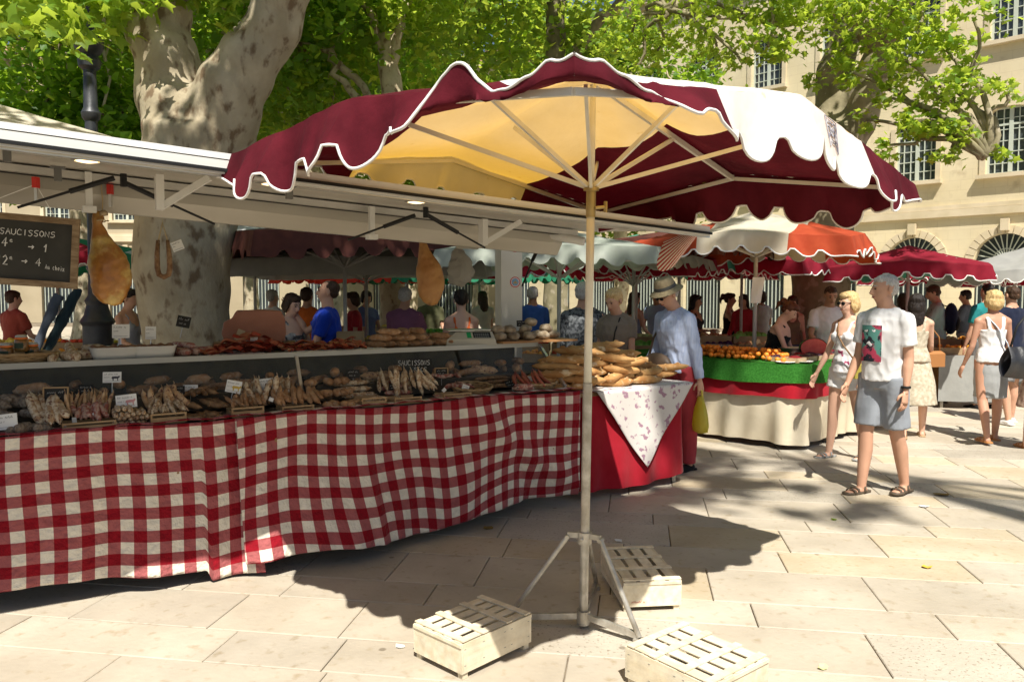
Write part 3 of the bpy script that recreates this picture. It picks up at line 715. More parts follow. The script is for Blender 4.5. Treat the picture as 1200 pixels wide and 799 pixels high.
# printed maker's mark on the white panel: frame and squiggly lettering
fc = hemM('NR', .445, .05); n0 = Vector((math.cos(-.773), math.sin(-.773), 0)); wv = Vector((-n0.y, n0.x, 0))
m = MB(); rs = random.Random(2)
def on_val(x, z): # x along side (m), z fraction 0..1 down
    return hemM('NR', .40 - x / 2.6, z) + n0 * .004
INKF = mat('faded print', (.16, .15, .2), (.45, .44, .45), 30, .8)
for (x0, z0, x1, z1) in [(-.055, .05, .055, .05), (-.055, .62, .055, .62), (-.055, .05, -.055, .62), (.055, .05, .055, .62), (-.045, .56, .045, .56)]:
    m.tube([on_val(x0 + (x1 - x0) * q / 4, z0 + (z1 - z0) * q / 4) for q in range(5)], .0022, 4)
for row, (zc, hh) in enumerate([(.15, .03), (.3, .07), (.42, .05)]):
    x = -.045
    while x < .04:
        pts = [on_val(x + dx * .012, zc + rs.uniform(-1, 1) * hh) for dx in (0, .35, .7, 1.)]; m.tube(pts, .003, 4); x += .014
m.build('printed_mark', INKF, t)
# ---------------------------------------------------------------- people
def person(label, loc, rz, H=1.75, sex='m', sk=SK1, top=('tee', None), bottom=('trousers', None), hair=('short', HBROWN), lean=0, head=(0, 0), arms=((5, 8, 12), (5, 8, 12)), legs=((0, 3, 0), (0, 3, 0)),
           vox=.013, shoes=('shoe', None), group=None, glasses=False, fat=1., lower=True, yaw=0, name='person'):
    """arms: (forward, outward, elbow, inward) per side (-x side first); legs: (forward, outward, knee)"""
    t = thing(name, label, 'person', (loc[0], loc[1], 0), rz, group)
    k = H / 1.75; fem = sex == 'f'
    dn = lambda f, o, s: Vector((s * math.sin(R(o)), -math.sin(R(f)) * math.cos(R(o)), -math.cos(R(f)) * math.cos(R(o))))
    legJ = []
    for s, (f, o, kn) in zip((-1, 1), legs):
        h = Vector((s * .09, 0, .92)); a = h + dn(f, o, s) * .43; b = a + dn(f - kn, o * .3, s) * .41
        legJ.append((h, a, b))
    zmin = min(j[2].z for j in legJ); dz = .075 - zmin
    legJ = [tuple(p + Vector((0, 0, dz)) for p in j) for j in legJ]
    piv = Vector((0, 0, .93 + dz)); ML = Matrix.Rotation(R(lean), 3, 'X') @ Matrix.Rotation(R(yaw), 3, 'Z')
    TT = lambda p: piv + ML @ (Vector(p) - Vector((0, 0, .93)))
    nb = Vector((0, .0, 1.47)); MH = Matrix.Rotation(R(head[0]), 3, 'Z') @ Matrix.Rotation(R(head[1]), 3, 'X')
    HT = lambda p: TT(nb + MH @ (Vector(p) - nb - Vector((0, 0, .022))) )
    hw = ML @ MH
    sh = .155 if fem else .172
    rings = [(.84, .145, .11, 0), (.92, .168 if fem else .158, .125, .005), (1.0, .160 if fem else .152, .115, 0), (1.10, .125 if fem else .142, .098, -.005), (1.2, .135 if fem else .152, .105, -.008), (1.29, .148 if fem else .166, .12 if fem else .115, -.012), (1.37, .152 if fem else .17, .10, .0), (1.425, .125 if fem else .145, .078, .008), (1.455, .075, .062, .01)]
    rings = [(z, rx * .94 * (fat if z < 1.4 else 1), ry * (fat if z < 1.4 else 1), y) for z, rx, ry, y in rings]
    armJ = []
    for s, A in zip((-1, 1), arms):
        f, o, e = A[:3]; inn = A[3] if len(A) > 3 else 0
        S_ = Vector((s * sh, .005, 1.385)); up = dn(f, o, s); E_ = S_ + up * .29
        fa = dn(f + e, o - inn, s); Wr = E_ + fa * .255
        armJ.append((TT(S_), TT(E_), TT(Wr), (ML @ fa).normalized(), s))
    def body_tubes(mb, infl=0., z0=0, z1=9, sl=1., sleeves=False, arm0=0., slr=.0):
        rs_ = [r for r in rings if z0 <= r[0] <= z1]
        mb.tube([TT((0, r[3], r[0])) for r in rs_], [(r[1] + infl, r[2] + infl) for r in rs_], 18, side=ML @ Vector((1, 0, 0)))
    # body
    m = MB(); body_tubes(m)
    m.tube([TT((0, .012, 1.43)), TT((0, .006, 1.48)), HT((0, -.004, 1.55)), HT((0, -.01, 1.60))], [(.07, .066), (.052 if fem else .063, .06), (.052 if fem else .062, .06), (.052, .058)], 12, side=(1, 0, 0))
    # head: skull, face, jaw, nose, brow
    E3 = lambda c, r: m.sphere(HT(c), r, 14, 10, hw)
    E3((0, .012, 1.665), (.074, .092, .088)); E3((0, -.022, 1.62), (.062, .068, .082)); E3((0, -.042, 1.562), (.038, .036, .028)); E3((0, -.03, 1.655), (.062, .062, .045))
    m.tube([HT((0, -.082, 1.658)), HT((0, -.100, 1.634)), HT((0, -.108, 1.617)), HT((0, -.088, 1.606))], [.009, .012, .0155, .012], 8)
    E3((0, -.082, 1.583), (.024, .014, .011))
    for S_, E_, Wr, fa, s in armJ:
        m.sphere(S_, .058 if not fem else .048, 10, 8); m.tube([TT((0, .02, 1.475)), TT((s * .09, .012, 1.425)), S_ + Vector((0, 0, .01))], [(.045, .05), (.045, .045), (.035, .04)], 10)
        r = (.05, .043, .037, .039, .026) if not fem else (.043, .037, .032, .033, .022)
        m.tube([S_, S_.lerp(E_, .5), E_, E_.lerp(Wr, .3), Wr, Wr + fa * .03], [r[0], r[1], r[2], r[3], (r[4], r[4] * .8), (r[4], r[4] * .7)], 12)
    for (h, a, b), s in zip(legJ, (-1, 1)):
        lr = (.088, .075, .055, .056, .036) if not fem else (.09, .076, .054, .052, .033)
        lr = [x * (1 + (fat - 1) * .6) for x in lr]
        m.tube([h + Vector((0, 0, .03)), h.lerp(a, .45), a, a.lerp(b, .35) + Vector((0, .012, 0)), b, b - Vector((0, 0, .03))], [lr[0], lr[1], lr[2], lr[3], lr[4], lr[4]], 14)
        ft = b + Vector((0, 0, -.05)); fy = 0
        m.tube([ft + Vector((0, .045, -.0)), ft + Vector((0, 0, .0)), ft + Vector((s * .012, -.08, -.008)), ft + Vector((s * .02, -.15, -.014))], [(.026, .022), (.034, .028), (.04, .020), (.034, .011)], 12, side=(1, 0, 0))
    m = remesh(m, vox, 2)
    # hands with separate fingers, ears
    for S_, E_, Wr, fa, s in armJ:
        back = ML @ Vector((s, 0, 0)); back = (back - fa * back.dot(fa)).normalized(); side = fa.cross(back).normalized()  # palm faces the body
        if side.dot(ML @ Vector((0, -1, 0))) < 0 and abs(fa.z) > .3: side = -side   # thumb side forward
        pc = Wr + fa * .01
        m.tube([pc - fa * .015, pc + fa * .03, pc + fa * .075, pc + fa * .092], [(.024, .017), (.034, .016), (.039, .014), (.036, .011)], 12, side=side)
        for q, (off, L) in enumerate([(.028, .068), (.009, .078), (-.010, .072), (-.028, .056)]):
            b0 = pc + side * off + fa * .082; c1 = (fa - back * .22).normalized(); c2 = (fa - back * .75).normalized()
            p1 = b0 + c1 * L * .45; p2 = p1 + c2 * L * .33; p3 = p2 + (fa * .7 - back).normalized() * L * .25
            m.tube([b0 - fa * .01, p1, p2, p3], [.0088, .0082, .0075, .0055], 7)
        b0 = pc + side * .026 + fa * .02 - back * .006; m.tube([b0, b0 + side * .028 + fa * .022 - back * .008, b0 + side * .036 + fa * .056 - back * .018], [.0125, .0105, .007], 7)
    for s in (-1, 1): m.sphere(HT((s * .074, .012, 1.635)), (.010, .019, .031), 8, 6, hw)
    m.v = [tuple(Vector(p) * k) for p in m.v]
    body = m.build('body', sk, t, smooth=True, world=False)
    def part(nm, mb, mt, sm=True):
        mb.v = [tuple(Vector(p) * k) for p in mb.v]; return mb.build(nm, mt, t, smooth=sm, world=False)
    if vox < .02:
        for s in (-1, 1):
            e = MB(); e.sphere(HT((s * .029, -.0835, 1.648)), (.0125, .006, .0065), 8, 6, hw); part('eye', e, mat('eye', (.05, .035, .03), rough=.25))
        e = MB(); e.tube([HT((-.024, -.087, 1.585)), HT((0, -.097, 1.583)), HT((.024, -.087, 1.585))], [.003, .0058, .003], 6); part('mouth', e, mat('lips', (.33, .10, .08), rough=.5))
        for s in (-1, 1):
            e = MB(); e.tube([HT((s * .014, -.092, 1.668)), HT((s * .03, -.088, 1.673)), HT((s * .046, -.076, 1.668))], [.0035, .004, .0025], 6); part('eyebrow', e, hair[1] or HBROWN)
    if glasses:
        e = MB()
        for s in (-1, 1):
            e.sphere(HT((s * .031, -.096, 1.647)), (.028, .009, .019), 10, 6, hw); e.tube([HT((s * .055, -.088, 1.65)), HT((s * .077, .01, 1.652))], .003, 5)
        e.tube([HT((-.01, -.102, 1.652)), HT((.01, -.102, 1.652))], .003, 5); part('sunglasses', e, BLACK)
    wr = lambda amp, sc: (lambda p: amp * noise.noise(p * sc + Vector((k * 9, rz, 0))) + amp * .5 * noise.noise(Vector((p.x * sc * 3, p.y * sc * 3, p.z * sc))))
    # clothes
    tk, tm = top
    if tk:
        m = MB(); z0 = .90 if tk in ('tee', 'shirt') else .92; inf = .016 if tk in ('tee', 'shirt') else .009
        rs_ = [r for r in rings if z0 <= r[0] <= (1.43 if tk != 'tank' else 1.30)]
        fl = lambda z: .012 * max(0, (1.1 - z) / .2) + (.012 if 1.02 < z < 1.25 and tk in ('tee', 'shirt') else 0)
        P_ = [TT((0, r[3], r[0])) for r in rs_]; rad = [(r[1] + inf + fl(r[0]), r[2] + inf + fl(r[0])) for r in rs_]
        if tk != 'tank':
            P_.append(TT((0, .012, 1.462))); rad.append((.078, .07))
        m.tube(P_, rad, 22, side=ML @ Vector((1, 0, 0)))
        if fem and tk != 'shirt':
            for s in (-1, 1): m.sphere(TT((s * .065, -.085, 1.275)), (.062, .055, .06), 10, 8)
        if tk in ('tee', 'shirt'):
            for S_, E_, Wr, fa, s in armJ:
                d = (E_ - S_).normalized(); r0 = .058 if fem else .066
                m.sphere(S_, (r0 * .96, r0 * .96, r0 * .98), 12, 8); m.tube([TT((0, .02, 1.455)), TT((s * .09, .012, 1.42)), S_ + Vector((0, 0, .012))], [(.05, .055), (.055, .055), (.045, .05)], 10)
                if tk == 'tee': m.tube([S_ - d * .0, S_ + d * .08, S_ + d * (.2 if not fem else .15)], [r0, r0 * .97, r0 * 1.0], 14)
                else: m.tube([S_, S_.lerp(E_, .5), E_, E_.lerp(Wr, .5), Wr - fa * .01], [r0, r0 * .92, r0 * .85, r0 * .72, r0 * .6], 14)
        else:
            for s in (-1, 1): m.tube([TT((s * .075, -.105, 1.30)), TT((s * .085, -.07, 1.40)), TT((s * .085, .0, 1.452)), TT((s * .085, .07, 1.42)), TT((s * .07, .095, 1.30))], [(.022, .012)] * 5, 8, side=ML @ Vector((1, 0, 0)))
        m = remesh(m, max(vox * .95, .009), 1, lambda p: .007 * noise.noise(Vector((p.x * 9, p.y * 9, p.z * 7 + p.x * 6 + rz))) + .0055 * (1 - abs(noise.noise(Vector((p.x * 16 + p.z * 6, p.y * 16, p.z * 9 - p.x * 8)))) * 4) * .6); part({'tee': 't_shirt', 'shirt': 'shirt', 'tank': 'tank_top'}[tk], m, tm)
    bk, bm_ = bottom
    if bk:
        m = MB(); hp = [r for r in rings if .84 <= r[0] <= 1.0]
        if bk in ('trousers', 'shorts', 'mini'):
            m.tube([TT((0, r[3], r[0])) for r in hp] + [TT((0, 0, 1.02))], [(r[1] + .012, r[2] + .012) for r in hp] + [(hp[-1][1] + .004, hp[-1][2] + .006)], 20, side=(1, 0, 0))
        if bk in ('trousers', 'shorts', 'mini'):
            for (h, a, b), s in zip(legJ, (-1, 1)):
                if bk == 'trousers': m.tube([h + Vector((0, 0, .03)), h.lerp(a, .5), a, a.lerp(b, .5), b + Vector((0, 0, -.01))], [.106 * fat, .098 * fat, .082 * fat, .078, .068], 14)
                else:
                    e = .88 if bk == 'shorts' else .42
                    m.tube([h + Vector((0, 0, .03)), h.lerp(a, e * .5), h.lerp(a, e)], [.106 * fat, .102 * fat, (.100 if bk == 'shorts' else .104) * fat], 16)
        if bk in ('skirt', 'pencil', 'dress'):
            c0 = (legJ[0][1] + legJ[1][1]) / 2; zt = 1.02; L = {'skirt': .52, 'pencil': .50, 'dress': .60}[bk]; fl = {'skirt': .09, 'pencil': .0, 'dress': .07}[bk]
            pts = []; rad = []
            for q in range(6):
                f = q / 5; pts.append(TT((0, 0, zt)).lerp(Vector((c0.x, c0.y * .8, zt + dz - L)), f)); rad.append((.142 + .05 * min(1, f * 2) + fl * f - (.02 if bk == 'pencil' and f > .5 else 0), .105 + .04 * min(1, f * 2) + fl * f))
            m.tube(pts, rad, 22, side=(1, 0, 0))
        m = remesh(m, max(vox, .0115), 1, wr(.007, 8)); part({'mini': 'shorts', 'pencil': 'skirt'}.get(bk, bk), m, bm_)
    # footwear
    shk, shm = shoes
    if shk:
        for (h, a, b), s in zip(legJ, (-1, 1)):
            ft = b + Vector((0, 0, -.05)); m = MB()
            if shk == 'shoe':
                m.tube([ft + Vector((0, .062, .0)), ft + Vector((0, .03, .0)), ft + Vector((0, -.02, .005)), ft + Vector((s * .012, -.09, -.006)), ft + Vector((s * .02, -.165, -.012))], [(.022, .022), (.04, .036), (.043, .036), (.048, .025), (.03, .012)], 14, side=(1, 0, 0))
            pl = [(-.034, .062), (-.03, .08), (.03, .08), (.034, .062), (.036, -.0), (.05 + s * .014, -.10), (.036 + s * .02, -.165), (.0 + s * .02, -.185), (-.034 + s * .02, -.165), (-.05 + s * .014, -.10), (-.036, 0)]
            z0 = ft.z - .0275
            m.add([Vector((ft.x + x, ft.y + y, z0 + .0)) for x, y in pl] + [Vector((ft.x + x, ft.y + y, z0 + .02)) for x, y in pl], [tuple(reversed(range(11))), tuple(range(11, 22))] + [(i, (i + 1) % 11, (i + 1) % 11 + 11, i + 11) for i in range(11)])
            if shk == 'sandal':
                for y, r, h_ in ((-.11, .046, .018), (-.065, .044, .026), (.0, .040, .05)):
                    m.tube([ft + Vector((s * .01 * (y < -.03) - r, y, -.02)), ft + Vector((s * .01 * (y < -.03) - r * .8, y, h_ * .6)), ft + Vector((s * .01 * (y < -.03), y, h_)), ft + Vector((s * .01 * (y < -.03) + r * .8, y, h_ * .6)), ft + Vector((s * .01 * (y < -.03) + r, y, -.02))], [(.004, .012)] * 5, 6, side=(0, 0, 1))
            part('shoe' if shk == 'shoe' else 'sandal', m, shm)
    # hair
    hk, hm_ = hair
    if hk and hk != 'bald':
        m = MB(); H3 = lambda c, r: m.sphere(HT(c), r, 14, 10, hw)
        if hk in ('short', 'crop'):
            e = .0 if hk == 'crop' else .008
            H3((0, .022, 1.68), (.0775 + e, .0885 + e, .0775 + e)); H3((0, .045, 1.635), (.071 + e, .060 + e, .055 + e)); H3((0, -.014, 1.712), (.062 + e, .060, .034 + e))
        if hk == 'fringe':
            H3((0, .028, 1.678), (.077, .086, .074)); H3((0, .05, 1.63), (.068, .055, .05))
        if hk in ('bob', 'long', 'bun'):
            H3((0, .026, 1.685), (.087, .094, .085)); H3((0, -.025, 1.722), (.066, .068, .042))
            if hk == 'bob':
                H3((0, .055, 1.62), (.088, .07, .09)); [H3((s * .078, .012, 1.635), (.022, .05, .075)) for s in (-1, 1)]
            if hk == 'long':
                H3((0, .06, 1.60), (.085, .06, .12)); H3((0, .075, 1.48), (.085, .04, .13)); [H3((s * .074, .02, 1.60), (.024, .045, .11)) for s in (-1, 1)]
            if hk == 'bun':
                H3((0, .055, 1.64), (.075, .058, .065)); H3((0, .135, 1.70), (.045, .045, .045))
                m.tube([HT((0, .13, 1.70)), HT((0, .17, 1.63)), HT((0, .155, 1.54))], [.035, .03, .008], 10)
        m = remesh(m, max(vox * .8, .008), 1, lambda p: .007 * noise.noise(Vector((p.x * 55, p.y * 55, p.z * 14))) + .005 * noise.noise(p * 30)); part('hair', m, hm_)
    t['_k'] = k
    del t['_k']
    J = dict(TT=lambda p: t_world(t, TT(p) * k), HT=lambda p: t_world(t, HT(p) * k), arms=[tuple(t_world(t, p * k) for p in a[:3]) for a in armJ], hands=[t_world(t, (a[2] + a[3] * .09) * k) for a in armJ], legs=legJ, part=part, k=k, HTl=HT, TTl=TT, hw=hw)
    return t, J
def t_world(t, p): return wmat(t) @ Vector(p)
WHT = mat('white cotton', (.74, .73, .72), (.80, .79, .78), 7, .88, .3, 22, spec=.1)
GREYC = cloth('grey cotton', (.20, .20, .20)); LGREY = cloth('light grey cotton', (.40, .40, .40)); NAVY = cloth('navy cotton', (.012, .016, .035)); BLK = cloth('black cotton', (.012, .012, .013))
def facing(dx, dy): return math.atan2(dx, -dy)   # rotation so the figure's front (-y) points to (dx, dy)
# man in the white printed tee, grey shorts and sandals
L1 = atz(1031, 578); t1, J1 = person('tall grey-haired man in white printed tee and grey shorts walking in strap sandals', L1, facing(-.86, -.5), 1.83, 'm', SK1, ('tee', WHT), ('shorts', cloth('grey shorts', (.25, .27, .30))), ('crop', HWHITE),
    arms=((8, 4, 18), (-4, 4, 16)), legs=((9, 0, 4), (-8, 0, 8)), head=(-30, 4), vox=.0085, shoes=('sandal', mat('brown sandal', (.10, .075, .05), rough=.6)), group=None)
m = MB(); rs = random.Random(4)
def chest_patch(J, x0, x1, z0, z1, mt, nm, infl=.030, yb=-.0):
    m = MB(); TT = J['TTl']
    def f(u, v):
        z = z0 + (z1 - z0) * v; x = x0 + (x1 - x0) * u
        return TT((x, -(.112 + .03) * math.sqrt(max(.02, 1 - (x / .205) ** 2)) - .0, z))
    m.grid(f, 8, 10)
    J['part'](nm, m, mt)
PRINT = mat('tee print', (.10, .28, .24), (.45, .05, .10), 9, .85, ramp=(.47, .53), c3=(.02, .02, .03), c3s=14, c3r=(.52, .56))
chest_patch(J1, -.11, .07, 1.06, 1.34, PRINT, 'shirt_print')
e = MB(); p = J1['TTl']; a = None
tag(e.lathe([(.034, 0), (.038, .004), (.038, .016), (.034, .02)], (0, 0, 0), 14).build('wristband', BLACK, t1, world=False), None); wb = bpy.data.objects[-1] if False else [o for o in kids(t1) if o.name.startswith('wristband')][0]
wl = wmat(t1).inverted() @ J1['arms'][1][2]; wb.location = wl + Vector((0, 0, .02))
# woman in front of him to the left
L2 = atz(990, 537); t2, J2 = person('blond woman in white flower-print tank top and short white shorts beside the fruit table', L2, facing(-.9, -.45), 1.68, 'f', SK3, ('tank', mat('flower print cotton', (.78, .77, .76), (.76, .73, .73), 10, .85, .2, 30, c3=(.42, .07, .16), c3s=12, c3r=(.60, .63))), ('mini', WHT), ('bob', HBLOND),
    arms=((14, 8, 14), (-2, 6, 10)), legs=((7, 4, 2), (-6, 4, 6)), head=(-6, 3), vox=.0095, shoes=('sandal', mat('black white sandal', (.03, .03, .03), (.5, .5, .48), 20)), glasses=True)
TT = J2['TT']
m = MB(); m.tube([TT((-.08, -.05, 1.44)), TT((.0, -.145, 1.30)), TT((.09, -.17, 1.2)), TT((.17, -.13, 1.08)), TT((.20, -.05, 1.0))], .008, 6); m.tube([TT((-.08, -.05, 1.44)), TT((-.07, .06, 1.42)), TT((.06, .14, 1.25)), TT((.19, .05, 1.0))], .008, 6); m.build('bag_strap', WOOD, t2, smooth=True)
bagT = thing('handbag', 'small yellow shoulder bag hanging at the blond woman hip', 'handbag', tuple(TT((.20, -.06, .86))), facing(-.9, -.45))
m = MB(); m.box((0, 0, .08), (.05, .17, .14), ch=.015); m.box((-.028, 0, .1), (.01, .172, .09)); m.build('bag_body', mat('yellow leather', (.55, .45, .08), rough=.5), bagT, world=False)
m = MB(); m.box((-.035, 0, .075), (.008, .03, .03)); m.build('clasp', BRASS, bagT, world=False)
# woman in lace dress just behind them
L3 = atz(1069, 512); t3, J3 = person('dark-haired woman in cream lace dress and wedge sandals behind the tall man', L3, facing(.3, .9), 1.66, 'f', SK3, ('tank', mat('cream lace', (.60, .54, .42), (.42, .36, .26), 30, .85, .4, 60)), ('dress', _mat['cream lace']), ('long', HDARK),
    arms=((20, 6, 30), (12, 8, 40)), legs=((8, 3, 2), (-8, 3, 6)), vox=.012, shoes=('sandal', mat('tan wedge', (.4, .27, .15), rough=.6)))
bg_ = thing('handbag', 'tan leather handbag beside the lace dress', 'handbag', (L3[0] + .26, L3[1] + .1, .80), .3)
m = MB(); m.box((0, 0, .09), (.26, .1, .18), ch=.03); m.build('bag_body', mat('tan leather', (.38, .17, .06), rough=.5), bg_, world=False)
m = MB(); m.tube([(-.1, 0, .18), (-.08, 0, .34), (0, 0, .42), (.08, 0, .34), (.1, 0, .18)], .008, 6); m.build('handle', mat('tan leather', (1, 1, 1)), bg_, world=False, smooth=True)
# student with backpack
L4 = atz(1094, 470); t4, J4 = person('young man in pale green tee and brown trousers with dark backpack, turned away', L4, facing(-.9, .35), 1.80, 'm', SK1, ('tee', cloth('pale green tee', (.34, .48, .42))), ('trousers', cloth('brown trousers', (.27, .14, .05))), ('short', HBROWN),
    arms=((35, 6, 60), (30, 6, 70)), legs=((6, 4, 0), (-4, 4, 4)), head=(0, 22), vox=.013, shoes=('shoe', cloth('brown shoe', (.12, .07, .04))))
bk = thing('backpack', 'dark backpack on the back of the man in the pale green tee', 'backpack', tuple(J4['TT']((0, .19, 1.08))), facing(-.9, .35))
m = MB(); m.sphere((0, 0, .16), (.15, .1, .24), 14, 10); m.build('bag_body', NAVY, bk, world=False, smooth=True)
m = MB(); m.sphere((0, .07, .1), (.11, .06, .12), 12, 8); m.build('front_pocket', BLK, bk, world=False, smooth=True)
for s in (-1, 1):
    m = MB(); m.tube([(s * .09, -.04, .34), (s * .11, -.16, .38), (s * .12, -.28, .30), (s * .12, -.30, .14), (s * .11, -.12, .0), (s * .1, -.04, .0)], [(.02, .006)] * 6, 6, side=(1, 0, 0)); m.build('shoulder_strap', NAVY, bk, world=False, smooth=True)
# blond woman from behind
L5 = atz(1158, 517); t5, J5 = person('blond woman seen from behind in white racer top and short grey skirt', L5, facing(.1, 1), 1.70, 'f', mat('warm skin', (.50, .26, .17), (.56, .31, .21), 8, .5), ('tank', WHT), ('pencil', cloth('grey skirt', (.30, .31, .31))), ('bob', HBLOND),  # warm, slightly mottled skin tone of her own
    arms=((10, 12, 60), (4, 10, 20)), legs=((9, 3, 4), (-9, 3, 12)), vox=.011, shoes=('sandal', mat('orange sandal', (.45, .20, .07), rough=.5)))
m = MB(); TT = J5['TT']; m.tube([TT((.07, .06, 1.43)), TT((.0, .125, 1.32)), TT((-.10, .14, 1.15)), TT((-.17, .10, .98))], [(.014, .004)] * 4, 6); m.build('bag_strap', mat('pale blue strap', (.5, .58, .66)), t5)
# woman cut by the frame edge with black bag
L6 = (5.56, 8.15); t6, J6 = person('woman at the right edge in dark purple top and patterned skirt with large black bag', L6, facing(.15, 1), 1.66, 'f', SK3, ('tank', cloth('purple top', (.03, .02, .07))), ('skirt', mat('patterned skirt', (.22, .12, .10), (.5, .38, .3), 22, .85)), ('long', HBROWN),
    arms=((-2, 16, 50, 20), (5, 8, 12)), legs=((-9, 3, 14), (10, 3, 2)), vox=.012, shoes=('sandal', mat('orange sandal', (1, 1, 1))))
bb = thing('handbag', 'large black leather bag carried at the right edge of the photo', 'handbag', (5.22, 8.02, .80), .15)
m = MB(); m.tube([(-.2, 0, .02), (-.19, 0, .14), (-.15, 0, .26)], .02, 6) if False else None
m.grid(lambda u, v: Vector(((u - .5) * .46 * (1 - .25 * v), -.085 * math.sin(math.pi * min(1, max(0, v * .9 + .08))) - .01 * math.sin(u * 17), .30 * v + .03 * math.sin(u * 3.14) * -1 * (1 - v))), 12, 10)
m.grid(lambda u, v: Vector(((.5 - u) * .46 * (1 - .25 * v), .085 * math.sin(math.pi * min(1, max(0, v * .9 + .08))) + .01 * math.sin(u * 17), .30 * v + .03 * math.sin(u * 3.14) * -1 * (1 - v))), 12, 10)
m.build('bag_body', mat('black leather', (.018, .018, .02), (.03, .03, .032), 9, .35, .3, 40, spec=.6), bb, world=False, smooth=True)
m = MB(); m.tube([(-.15, 0, .27), (-.08, 0, .5), (.02, 0, .62), (.1, 0, .5), (.15, 0, .27)], .011, 8); m.build('handle', BLACK, bb, world=False, smooth=True)
person('dark-haired man in teal tee among the shoppers at the far right', (6.75, 11.2), facing(-.2, 1), 1.80, 'm', SK1, ('tee', cloth('teal tee', (.02, .20, .20))), ('trousers', GREYC), ('crop', HDARK), vox=.016, shoes=('shoe', BLK))
person('short-haired man in navy tee in front of the teal one at the right edge', (6.28, 9.9), facing(-.1, 1), 1.76, 'm', SK1, ('tee', NAVY), ('shorts', GREYC), ('crop', HBROWN), vox=.015, legs=((8, 3, 4), (-8, 3, 8)), shoes=('shoe', WHT))
# old man in straw hat and striped shirt
L9 = at(797, 470, 7.35); t9, J9 = person('old man in straw hat, pale blue striped shirt and red trousers holding a bag', L9, facing(-.75, -.45), 1.80, 'm', SK1, ('shirt', mat('blue striped shirt', (.38, .46, .66), (.50, .57, .74), 9, .85, .3, 25, stretch=(9, 9, 1), spec=.1)), ('trousers', cloth('red trousers', (.38, .05, .06))), ('crop', HWHITE),
    lean=10, head=(-6, 18), arms=((14, 8, 30), (0, 8, 6)), vox=.0105, fat=1.12, shoes=('shoe', BLK), glasses=True)
h = MB(); Hh = J9['HTl']; kk = J9['k']
hs = [(.072, .075), (.085, .066), (.092, .05), (.094, .0), (.098, -.006), (.155, -.022), (.158, -.018), (.10, .0)]
hatT = thing('straw_hat', 'beige straw hat with grey band on the old man head', 'hat', tuple(J9['HT']((0, .005, 1.70))), facing(-.75, -.45))
hatT.rotation_euler = (R(24), 0, facing(-.75, -.45)); hatT.rotation_mode = 'XYZ'
STRAW = mat('straw', (.27, .21, .12), (.36, .29, .17), 40, .8, .5, 120)
m = MB(); m.lathe([(.03, .088), (.05, .098), (.072, .094), (.088, .07), (.095, .03), (.098, .0), (.102, -.004), (.150, -.03), (.156, -.028), (.150, -.024), (.104, .004)], n=26); m.build('crown_and_brim', STRAW, hatT, smooth=True, world=False)
m = MB(); m.lathe([(.0975, .004), (.1005, .006), (.098, .034), (.0955, .034)], n=26); m.build('hat_band', cloth('hat band grey', (.08, .08, .075)), hatT, world=False)
hatT.scale = (kk, kk, kk)
sb = thing('shoulder_bag', 'dark brown satchel slung at the old man belly', 'bag', tuple(J9['TT']((-.05, -.24, .93))), facing(-.75, -.45))
m = MB(); m.sphere((0, 0, .07), (.19, .07, .12), 16, 10); m.build('bag_body', mat('brown leather', (.06, .04, .028), (.09, .06, .04), 8, .5, .2, 30), sb, world=False, smooth=True)
m = MB(); m.tube([(-.15, .02, .12), (-.12, .06, .32), (-.05, .12, .50), (.0, .22, .56)], [(.016, .004)] * 4, 6, side=(1, 0, 0)); m.build('strap', _mat['brown leather'], sb, world=False)
hd = J9['hands'][1]; yb = thing('plastic_bag', 'yellow plastic carrier bag with fruit hanging from the old man hand', 'bag', (hd.x, hd.y, hd.z - .40), facing(-.9, -.3))
m = MB(); rs = random.Random(1)
m.lathe([(.03, .0), (.085, .02), (.10, .08), (.095, .15), (.075, .22), (.045, .29), (.03, .34)], n=16)
m.v = [(x * 1.1 * (1 + .12 * math.sin(5 * math.atan2(y, x) + z * 9)), y * .6, z) for x, y, z in m.v]
for s in (-1, 1): m.tube([(s * .03, 0, .32), (s * .022, 0, .38), (0, 0, .41)], [(.012, .004), (.01, .004), (.012, .004)], 6)
m.build('bag_body', mat('yellow plastic', (.75, .68, .08), (.82, .76, .2), 6, .35, .3, 20, transl=((.9, .8, .1), .45)), yb, world=False, smooth=True)
# woman in the grey-brown tee, man in chequered shirt
Lx = at(724, 470, 7.75); t10, J10 = person('short-haired woman in taupe tee looking down at the bread', Lx, facing(-.5, -.8), 1.72, 'f', SK1, ('tee', cloth('taupe tee', (.20, .165, .13))), ('trousers', GREYC), ('short', HBLOND), lean=6, head=(-8, 16), arms=((10, 5, 24), (16, 6, 12)), vox=.011, fat=1.12)
m = MB(); TT = J10['TT']; m.tube([TT((.07, -.06, 1.45)), TT((.05, -.15, 1.32)), TT((.02, -.16, 1.15)), TT((-.02, -.15, 1.0))], .008, 6); m.build('bag_strap', BLACK, t10)
m = MB(); m.tube([TT((.0 + .068 * math.cos(a), .0 - .078 * math.sin(a), 1.462 - .035 * math.sin(a))) for a in [i * math.pi / 8 for i in range(9)]], .006, 6); m.build('necklace', mat('pearl', (.6, .5, .35), rough=.3), t10)
Lx = at(683, 470, 8.3); person('man in dark chequered shirt seen from behind the pole', Lx, facing(.25, .9), 1.78, 'm', SK1, ('shirt', mat('dark checks', (.05, .055, .06), (.16, .17, .18), 30, .85, ramp=(.48, .52))), ('trousers', cloth('jeans', (.04, .06, .12))), ('short', HWHITE), arms=((10, 6, 30), (10, 6, 20)), vox=.013, fat=1.15)
